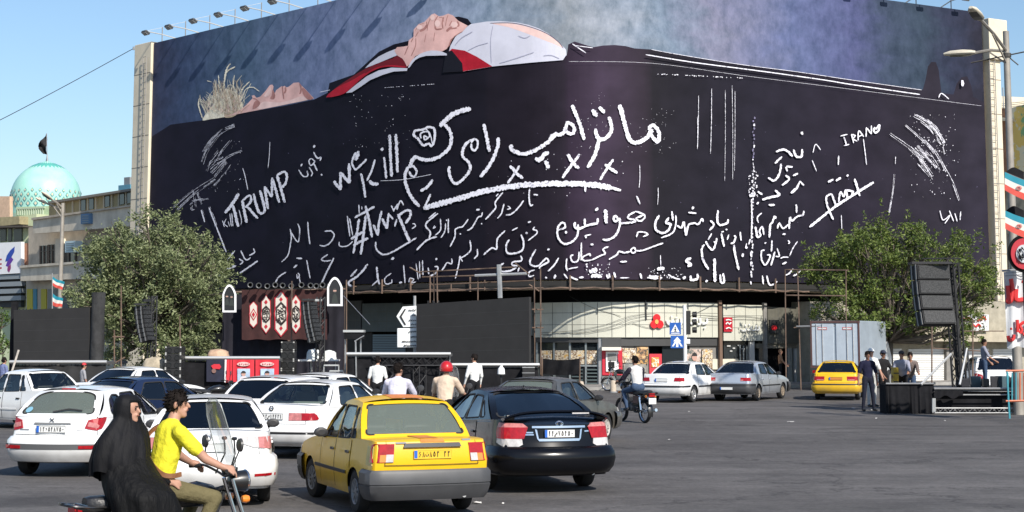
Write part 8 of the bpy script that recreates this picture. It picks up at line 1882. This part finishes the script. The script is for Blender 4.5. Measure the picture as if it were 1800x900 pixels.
# ------------------------------------------------------------------ motorcycles
M_bike = mat('bike_black',(.012,.012,.013),.35,coat=.5); M_eng = mat('engine_grey',(.13,.13,.13),.5,metal=.6,var=.3,scale=8); M_vinyl = mat('seat_vinyl',(.014,.014,.016),.42,bump=.15,bscale=18)
def clear_plastic(): return glass_mat('windshield_plastic',(.86,.89,.90),.12,(.7,.72,.74),.24,.3)
def motorcycle(label,pos,rz,screen=True,body=M_bike,detail=True,group='motorcycles in the traffic',plate=True,steer=0):
    t = thing('motorcycle',label,'motorcycle',pos,-R(rz),group)
    def B(nm,m_,fn,parent=t,sm=40):
        q = MB(); fn(q); return q.build(nm,m_,parent,smooth=sm,world=False)
    FA,RA,RR = .80,-.50,.30
    for y,nm in ((FA,'wheel'),(RA,'wheel')):
        w = thing('wheel',None,None,(0,y,RR)); w.parent = t
        B('tyre',M_rub,lambda q: q.lathe([(RR*.80,-.035),(RR*.93,-.05),(RR,-.02),(RR,.02),(RR*.93,.05),(RR*.80,.035)],n=30,axis='X',cap=False),w)
        B('rim',M_chrome,lambda q: q.lathe([(RR*.82,-.03),(RR*.76,-.015),(RR*.76,.015),(RR*.82,.03)],n=30,axis='X',cap=False),w)
        def sp(q):
            for k in range(18): a = 2*pi*k/18; b_ = a+.5*(1 if k % 2 else -1); q.tube([((.035 if k % 2 else -.035),.045*cos(b_),.045*sin(b_)),(0,RR*.79*cos(a),RR*.79*sin(a))],.0035,3,cap=False)
            q.lathe([(.05,-.05),(.05,.05)],n=12,axis='X')
        B('spokes',M_steel,sp,w)
    B('frame',M_bike,lambda q: (q.tube([(0,.52,.86),(0,.40,.55),(0,.28,.32),(0,-.10,.30),(0,-.22,.50)],.022,7),q.tube([(0,.52,.90),(0,.1,.80),(0,-.25,.74),(0,-.75,.80)],.022,7),[q.tube([(s*.09,RA,RR),(s*.09,-.1,.40)],.018,6) for s in (-1,1)]))
    for s in (-1,1):
        B('shock',M_chrome,lambda q: q.tube([(s*.11,RA+.02,RR+.05),(s*.11,RA+.10,.68)],.026,8)); B('fork',M_chrome,lambda q: q.tube([(s*.085,FA,RR),(s*.085,.60,.86),(s*.085,.56,.98)],.020,8))
        B('indicator',L_amber,lambda q: q.lathe([(.001,-.04),(.03,-.035),(.038,0),(.03,.03),(.001,.035)],(s*.17,.66,.80),12,axis='Y')); B('indicator',L_amber,lambda q: q.lathe([(.001,-.04),(.03,-.035),(.035,0),(.001,.03)],(s*.14,-.80,.72),10,axis='Y'))
        B('mirror',mat('mirror_back',(.05,.05,.052),.4),lambda q: (q.tube([(s*.30,.46,1.10),(s*.36,.50,1.26)],.007,5),q.lathe([(.001,-.02),(.055,-.015),(.062,.005),(.001,.012)],(s*.37,.50,1.30),14,axis='Y')))
        B('grip',M_rub,lambda q: q.tube([(s*.28,.42,1.085),(s*.40,.36,1.075)],.019,8)); B('brake_lever',M_steel,lambda q: q.tube([(s*.26,.47,1.085),(s*.38,.44,1.07)],.007,5))
        B('foot_peg',M_rub,lambda q: q.tube([(s*.10,.10,.33),(s*.24,.10,.33)],.016,6))
    B('handlebar',M_bike,lambda q: q.tube(crom([(-.40,.36,1.075),(-.26,.43,1.09),(-.12,.52,1.03),(0,.53,1.0),(.12,.52,1.03),(.26,.43,1.09),(.40,.36,1.075)],4),.012,7))
    hl = B('headlight',M_bike,lambda q: q.lathe([(.001,-.12),(.06,-.10),(.092,-.02),(.098,.05),(.09,.06)],(0,.68,.95),18,axis='Y')); B('lamp_glass',L_clear,lambda q: q.lathe([(.09,.06),(.06,.085),(.001,.095)],(0,.68,.95),18,axis='Y'),hl); B('lamp_ring',M_chrome,lambda q: q.lathe([(.097,.045),(.104,.055),(.092,.068)],(0,.68,.95),18,axis='Y',cap=False),hl)
    for s in (-1,1): B('dial',M_bike,lambda q: q.lathe([(.045,-.05),(.05,.02),(.001,.03)],(s*.055,.58,1.06),14))
    def tank(q):
        rows = []
        for y,w,z0_,z1_ in ((.44,.03,.80,.88),(.40,.11,.76,.93),(.25,.155,.74,.97),(.08,.14,.74,.94),(-.06,.09,.74,.87),(-.10,.04,.76,.84)): rows.append([(w*cos(a)*(1 if abs(cos(a)) > .2 else 1),y,(z0_+z1_)/2+(z1_-z0_)/2*sin(a)) for a in [2*pi*k/16 for k in range(16)]])
        q.grid(rows,closed=True); q.poly(rows[0]); q.poly(rows[-1])
    B('fuel_tank',body,tank,sm=True)
    def seat(q):
        rows = []
        for y,w,z in ((.02,.07,.80),(-.05,.12,.83),(-.25,.135,.835),(-.42,.14,.855),(-.62,.135,.865),(-.74,.11,.865),(-.80,.06,.855)): rows.append([(w*cx,y,z+h_) for cx,h_ in ((-1,-.07),(-1.02,-.02),(-.85,.008),(-.4,.02),(.4,.02),(.85,.008),(1.02,-.02),(1,-.07))])
        q.grid(rows); q.poly(rows[0]); q.poly(rows[-1])
    B('seat',M_vinyl,seat)
    B('side_cover',body,lambda q: [q.box((s*.12,-.22,.62),(.03,.30,.20)) for s in (-1,1)]); B('tail_cowl',M_bike,lambda q: q.box((0,-.72,.76),(.20,.26,.09)))
    tl = B('taillight',L_red,lambda q: q.box((0,-.88,.76),(.17,.07,.10)));
    if plate:
        B('number_plate',M_plw,lambda q: q.box((0,-.93,.60),(.22,.012,.16)))
    def carrier(q):
        for s in (-1,1): q.tube(crom([(s*.14,-.55,.80),(s*.16,-.75,.80),(s*.15,-.95,.82),(s*.06,-1.0,.83)],4),.011,6); q.tube([(s*.15,-.60,.72),(s*.16,-.95,.81)],.009,5)
        for y in (-.82,-.90,-.97): q.tube([(-.15,y,.815),(.15,y,.815)],.008,5)
    B('luggage_carrier',M_bike,carrier)
    B('engine',M_eng,lambda q: (q.box((0,.12,.42),(.26,.30,.20)),q.lathe([(.10,-.16),(.11,.16)],(0,.05,.40),16,axis='X'),[q.box((0,.22+.01*k,.52+.025*k),(.16,.15,.012)) for k in range(7)],q.tube([(0,.30,.56),(.05,.42,.40),(.12,.30,.26),(.14,0,.26)],.018,7)))
    B('exhaust',M_chrome,lambda q: q.tube([(.14,.0,.26),(.15,-.25,.30),(.155,-.85,.36)],[.022,.042,.045],10))
    def fender(y0,a0,a1,w,rr):
        return lambda q: q.grid([[(x*w,y0+rr*cos(a)*(1-.06*abs(x)),RR+rr*sin(a)-.012*abs(x)) for x in (-1,-.6,0,.6,1)] for a in [a0+(a1-a0)*k/12 for k in range(13)]])
    B('fender',M_chrome if detail else M_bike,fender(FA,R(10),R(165),.062,RR+.05)); B('fender',M_bike,fender(RA,R(20),R(200),.07,RR+.06))
    if screen:
        def scr(q):
            rows = []
            for z,w,y in ((1.02,.10,.62),(1.12,.15,.60),(1.35,.16,.53),(1.55,.15,.46),(1.66,.12,.43),(1.70,.06,.42)): rows.append([(w*sin(a)*1.15,y-(1-cos(a))*.12,z) for a in [-.9+1.8*k/8 for k in range(9)]])
            q.grid(rows)
        ws = B('windshield',clear_plastic(),scr,sm=True); ws.location = (-.52*sin(R(-12)),.52*(1-cos(R(12))),0); ws.rotation_euler.z = R(12)
        B('windshield_edge',mat('screen_edge',(.25,.27,.27),.3),lambda q: q.tube([(w*sin(a)*1.15,y-(1-cos(a))*.12,z) for z,w,y,a in [(1.02,.10,.62,-.9),(1.12,.15,.60,-.9),(1.35,.16,.53,-.9),(1.55,.15,.46,-.9),(1.66,.12,.43,-.9),(1.70,.06,.42,-.9),(1.70,.06,.42,0),(1.70,.06,.42,.9),(1.66,.12,.43,.9),(1.55,.15,.46,.9),(1.35,.16,.53,.9),(1.12,.15,.60,.9),(1.02,.10,.62,.9)]],.005,4),ws)
        B('screen_stay',M_bike,lambda q: [q.tube([(s*.10,.50,1.02),(s*.075,.585,1.20),(s*.075,.57,1.34)],.008,5) for s in (-1,1)],ws); B('screen_knob',M_bike,lambda q: [q.lathe([(.016,-.02),(.016,.02)],(s*.075,.575,1.34),8,axis='Y') for s in (-1,1)],ws)
    return t
# foreground bike with two riders
BA = 55.0; BC = Vector((xat(306,15.1),15.1,0))
mc = motorcycle('black motorcycle with a clear windshield carrying two riders in the foreground',BC,BA)
def rider(label,shirt,pants,hairm=None,skin=None,helmet=None,look=.0,lean=.10,pos=None,rz=0,group='riders on motorcycles',bag=None,jacket=None,voxel=.011,sleeve=.62,seat_y=-.10,showface=True):
    t = thing('person',label,'person',pos,-R(rz),group); mats = [skin or SK,shirt,pants,SHOE,jacket or shirt]; P = []; V = lambda x,y,z: Vector((x,y+seat_y,z))
    for s in (-1,1):
        hip,knee,ank = V(s*.10,.0,.93),V(s*.20,.44,.83),V(s*.19,.24,.40)
        P += [(hip,knee,.100,.070,2),(knee,ank,.068,.052,2),(V(s*.19,.20,.36),V(s*.20,.42,.34),.042,.036,3)]
    tl = lean
    P += [(V(-.08,-.02,.95),V(.08,-.02,.95),.125,.125,2,(1,.95)),(V(0,0,1.0),V(0,tl*.4,1.20),.140,.152,1,(1.08,.80)),(V(0,tl*.4,1.20),V(0,tl*.8,1.38),.155,.165,1,(1.14,.76)),(V(-.14,tl*.9,1.435),V(.14,tl*.9,1.435),.070,.070,1),(V(0,tl*.9,1.45),V(0,tl+.02,1.55),.062,.056,0)]
    for s in (-1,1):
        sh = V(s*.195,tl*.9,1.42); el = V(s*.29,tl+.20,1.185); wr_ = Vector((s*.345,.345,1.11)); me_ = 4 if sleeve > .95 else 0
        P += [(sh,sh.lerp(el,sleeve),.072,.068,1 if sleeve < .95 else 4),(sh,el,.052,.044,me_),(el,wr_,.044 if sleeve < .95 else .05,.030,me_)]
        P += hand(wr_,Vector((s*.03,.10,-.03)),Vector((-s*.1,.15,-1)),0,.75,1.05)
    hc = V(0,tl+.045,1.66); lf = Vector((sin(R(look)),cos(R(look)),0)); P += head(hc,lf,0,1.04); blend_mesh('body',P,mats,t,voxel,4)
    if showface: face_bits(t,hc,lf,1.04)
    if helmet:
        q = MB(); rows = []
        for i in range(9):
            a = -.55+(pi/2+.55)*i/8; rows.append([hc+Vector((.135*cos(a)*cos(b),.150*cos(a)*sin(b),.01+.145*sin(a))) for b in [2*pi*j/20 for j in range(20)]])
        q.grid(rows,closed=True); q.poly(rows[-1]); hm = q.build('helmet',helmet,t,smooth=True,world=False)
        q = MB(); q.grid([[hc+Vector((.138*cos(b),.153*sin(b),z)) for b in [2*pi*j/20 for j in range(21)]] for z in (-.075,-.055)]); q.build('helmet_trim',M_rub,hm,world=False)
    else: hair(t,hc,lf,1.04,hairm,.085,5,tufts=420)
    return t,hc
S_yel = cloth('shirt_yellow',(.68,.62,.035),.10,6,.8,7); T_olive = cloth('trousers_olive',(.13,.11,.055),.15,5,.8,8)
dv,hc = rider('man in yellow shirt with a brown shoulder strap riding the foreground motorcycle',S_yel,T_olive,pos=BC,rz=BA,look=33,lean=.10)
q = MB(); Y = -.10                                                 # bag strap over the back, down to the right hip
q2 = [(-.13,Y+.10,1.485),(-.135,Y-.01,1.44),(-.10,Y-.085,1.36),(-.02,Y-.112,1.25),(.08,Y-.108,1.14),(.155,Y-.05,1.06),(.185,Y+.03,1.04),(.165,Y+.12,1.05)]
rows = []
cq = crom(q2,5)
for i,p in enumerate(cq):
    d = (cq[min(i+1,len(cq)-1)]-cq[max(i-1,0)]).normalized(); n = Vector((p.x,p.y-(Y+.05),0)).normalized(); s = d.cross(n).normalized(); rows.append([p+n*.004+s*.022,p+n*.014+s*.02,p+n*.014-s*.02,p+n*.004-s*.022])
q.grid(rows); q.build('bag_strap',mat('leather_brown',(.20,.085,.035),.55,var=.2,scale=12),dv,world=False)
q = MB(); q.lathe([(.02,0),(.028,.008),(.001,.012)],(-.0,Y-.128,1.235),8,axis='Y'); q.build('buckle',M_chrome,dv,world=False)
# passenger in a chador, sitting sideways
ps_ = thing('person','woman in a black chador riding behind the man in yellow','person',BC,-R(BA),'riders on motorcycles')
CHD = mat('chador_black',(.0035,.0035,.004),.7,spec=.2,var=.35,scale=4,bump=1.0,bscale=5,stretch=(1.6,1.6,.5)); CHD2 = mat('chador_upper',(.006,.006,.0075),.7,spec=.2,var=.3,scale=4,bump=.8,bscale=4,stretch=(1.4,1.4,.5))
y0 = -.455; fc = Vector((.03,y0+.03,1.625)); ff = Vector((.76,.65,0)).normalized()
PW_ = [((0,y0,.98),(.02,y0,1.35),.15,.14,1),((-.0,y0-.12,1.38),(.02,y0+.12,1.38),.06,.06,1),((.02,y0+.01,1.38),(.02,y0+.02,1.52),.055,.05,0),((.18,y0+.05,1.16),(.22,y0+.22,1.02),.06,.05,1),((.22,y0+.22,1.02),(.20,y0+.34,.985),.045,.032,1),((.20,y0+.34,.985),(.19,y0+.40,.98),.030,.028,0)]+hand((.195,y0+.37,.983),(-.15,.9,-.1),(-.6,0,-.8),0,.5,.95)+head(fc,ff,0,1.0)
PW_ += [((.02,y0-.04,.96),(.38,y0+.03,.93),.10,.075,1),((.38,y0+.03,.93),(.36,y0+.06,.45),.075,.05,1),((.02,y0+.10,.96),(.38,y0+.17,.92),.10,.075,1),((.38,y0+.17,.92),(.36,y0+.22,.45),.075,.05,1),((.36,y0+.06,.45),(.46,y0+.09,.40),.04,.035,3),((.36,y0+.22,.45),(.46,y0+.25,.40),.04,.035,3)]
blend_mesh('body',PW_,[SK,CHD,CHD2,SHOE],ps_,.011,4); face_bits(ps_,fc,ff,1.0)
def drape(nm,prof,m_,amp,seed,n=72,hole=False,hem=.0):
    rg_ = random.Random(seed); ph = [rg_.uniform(0,6.28) for _ in range(6)]; rows = []
    for i,(z,cx,cy,rx,ry) in enumerate(prof):
        g = i/(len(prof)-1); row = []
        for k in range(n):
            a = 2*pi*k/n; w = amp*g**1.3*(.5*sin(7*a+ph[0]+1.5*g)+.35*sin(11*a+ph[1]-2*g)+.3*sin(17*a+ph[2]+g*3)+.25*sin(4*a+ph[3]+3*g)); r_ = 1+w
            x,y = rx*cos(a)*r_,ry*sin(a)*r_
            if hole and fc.z-.085 < z < fc.z+.085:
                d = Vector((cos(a),sin(a),0)).dot(ff); e = max(0,min(1,(d-.62)/.12)); lim = .074
                q = sqrt(x*x+y*y); q2 = q+(min(q,lim)-q)*e; x,y = x*q2/q,y*q2/q
            row.append(Vector((cx+x,cy+y,z+hem*g*(sin(a*2+ph[4])*.6+sin(a*5+ph[5])*.25))))
        rows.append(row)
    q = MB(); q.grid(rows,closed=True);
    if prof[0][3] < .1: q.poly(rows[0])
    return q.build(nm,m_,ps_,smooth=True,world=False)
pz = lambda L,n: [tuple(v) for v in [[a+(b-a)*t for a,b in zip(L[i],L[i+1])] for i in range(len(L)-1) for t in [k/n for k in range(n)]]]+[L[-1]]
cy = y0+.02
drape('upper_veil',pz([(1.762,.01,cy,.03,.03),(1.752,.01,cy,.07,.072),(1.725,.015,cy,.098,.105),(1.68,.02,cy,.112,.122),(1.62,.02,cy,.116,.126),(1.55,.02,cy,.112,.122),(1.49,.02,cy-.01,.125,.155),(1.42,.025,cy-.02,.16,.205),(1.32,.03,cy-.045,.195,.25),(1.18,.035,cy-.06,.215,.272),(1.05,.03,cy-.06,.215,.265)],3),CHD2,.10,3,hole=True,hem=.07)
drape('skirt',pz([(1.24,.04,cy-.02,.17,.21),(1.10,.09,cy,.22,.25),(.98,.16,cy+.03,.30,.28),(.90,.21,cy+.06,.33,.30),(.78,.27,cy+.09,.28,.30),(.60,.33,cy+.12,.22,.29),(.40,.35,cy+.14,.22,.31)],3),CHD,.13,9)
# riders farther away
def pair(bl,pl,px,D,rz,shirt,pants,**k):
    pos = Vector((xat(px,D),D,0)); motorcycle(bl,pos,rz,k.pop('screen',False),k.pop('body',M_bike),detail=False); return rider(pl,shirt,pants,pos=pos,rz=rz,voxel=.015,**k)
P_red = paint('bike_dark_red',(.06,.010,.012),.1)
pair('dark red motorcycle of the rider in the pale jacket by the dusty saloon','man in a dark and pale jacket riding the dark red motorcycle by the bank',1117,45.5,-24,cloth('jacket_pale',(.52,.51,.50),.15),T_jean,screen=True,body=P_red,skin=SKD,jacket=cloth('jacket_dark',(.03,.025,.04)),sleeve=1.0,look=-10)
pair('motorcycle of the man in the lavender shirt behind the yellow taxi','man in a lavender shirt seen from behind over the roof of the yellow taxi',700,32.0,6,S_lav,T_dark,look=35,sleeve=.9)
pair('motorcycle with a clear windshield of the rider in the red helmet','rider in a cream shirt and red helmet behind the yellow taxi',784,33.5,12,S_cream,T_dark,screen=True,helmet=paint('helmet_red',(.45,.012,.015)),look=10,sleeve=.9)
motorcycle('dark motorcycle parked before the red banners behind the white cars',Vector((xat(372,47),47,0)),70,False,detail=False)
motorcycle('dark motorcycle parked by the pale bollard and the cash machine',Vector((xat(1097,72),72,0)),-60,False,detail=False)
# litter on the road
for i,(x,y) in enumerate(((1212,724),(1176,774),(1500,718),(1541,736),(838,885),(1532,721),(1660,740),(250,876),(1390,742),(884,886))):
    p = gnd(x,y); l = thing('paper_scrap','small pale scrap of paper lying on the open asphalt','litter',p,R(i*47),'paper scraps on the road'); q = MB(); s = .025+.014*(i % 3); q.grid([[(a*s*1.6,b*s,.006+.02*((i+j+k) % 3)/2) for k,b in enumerate((-1,0,1))] for j,a in enumerate((-1,0,1))]); q.build('sheet',mat('paper',(.6,.58,.55),.8),l,world=False)
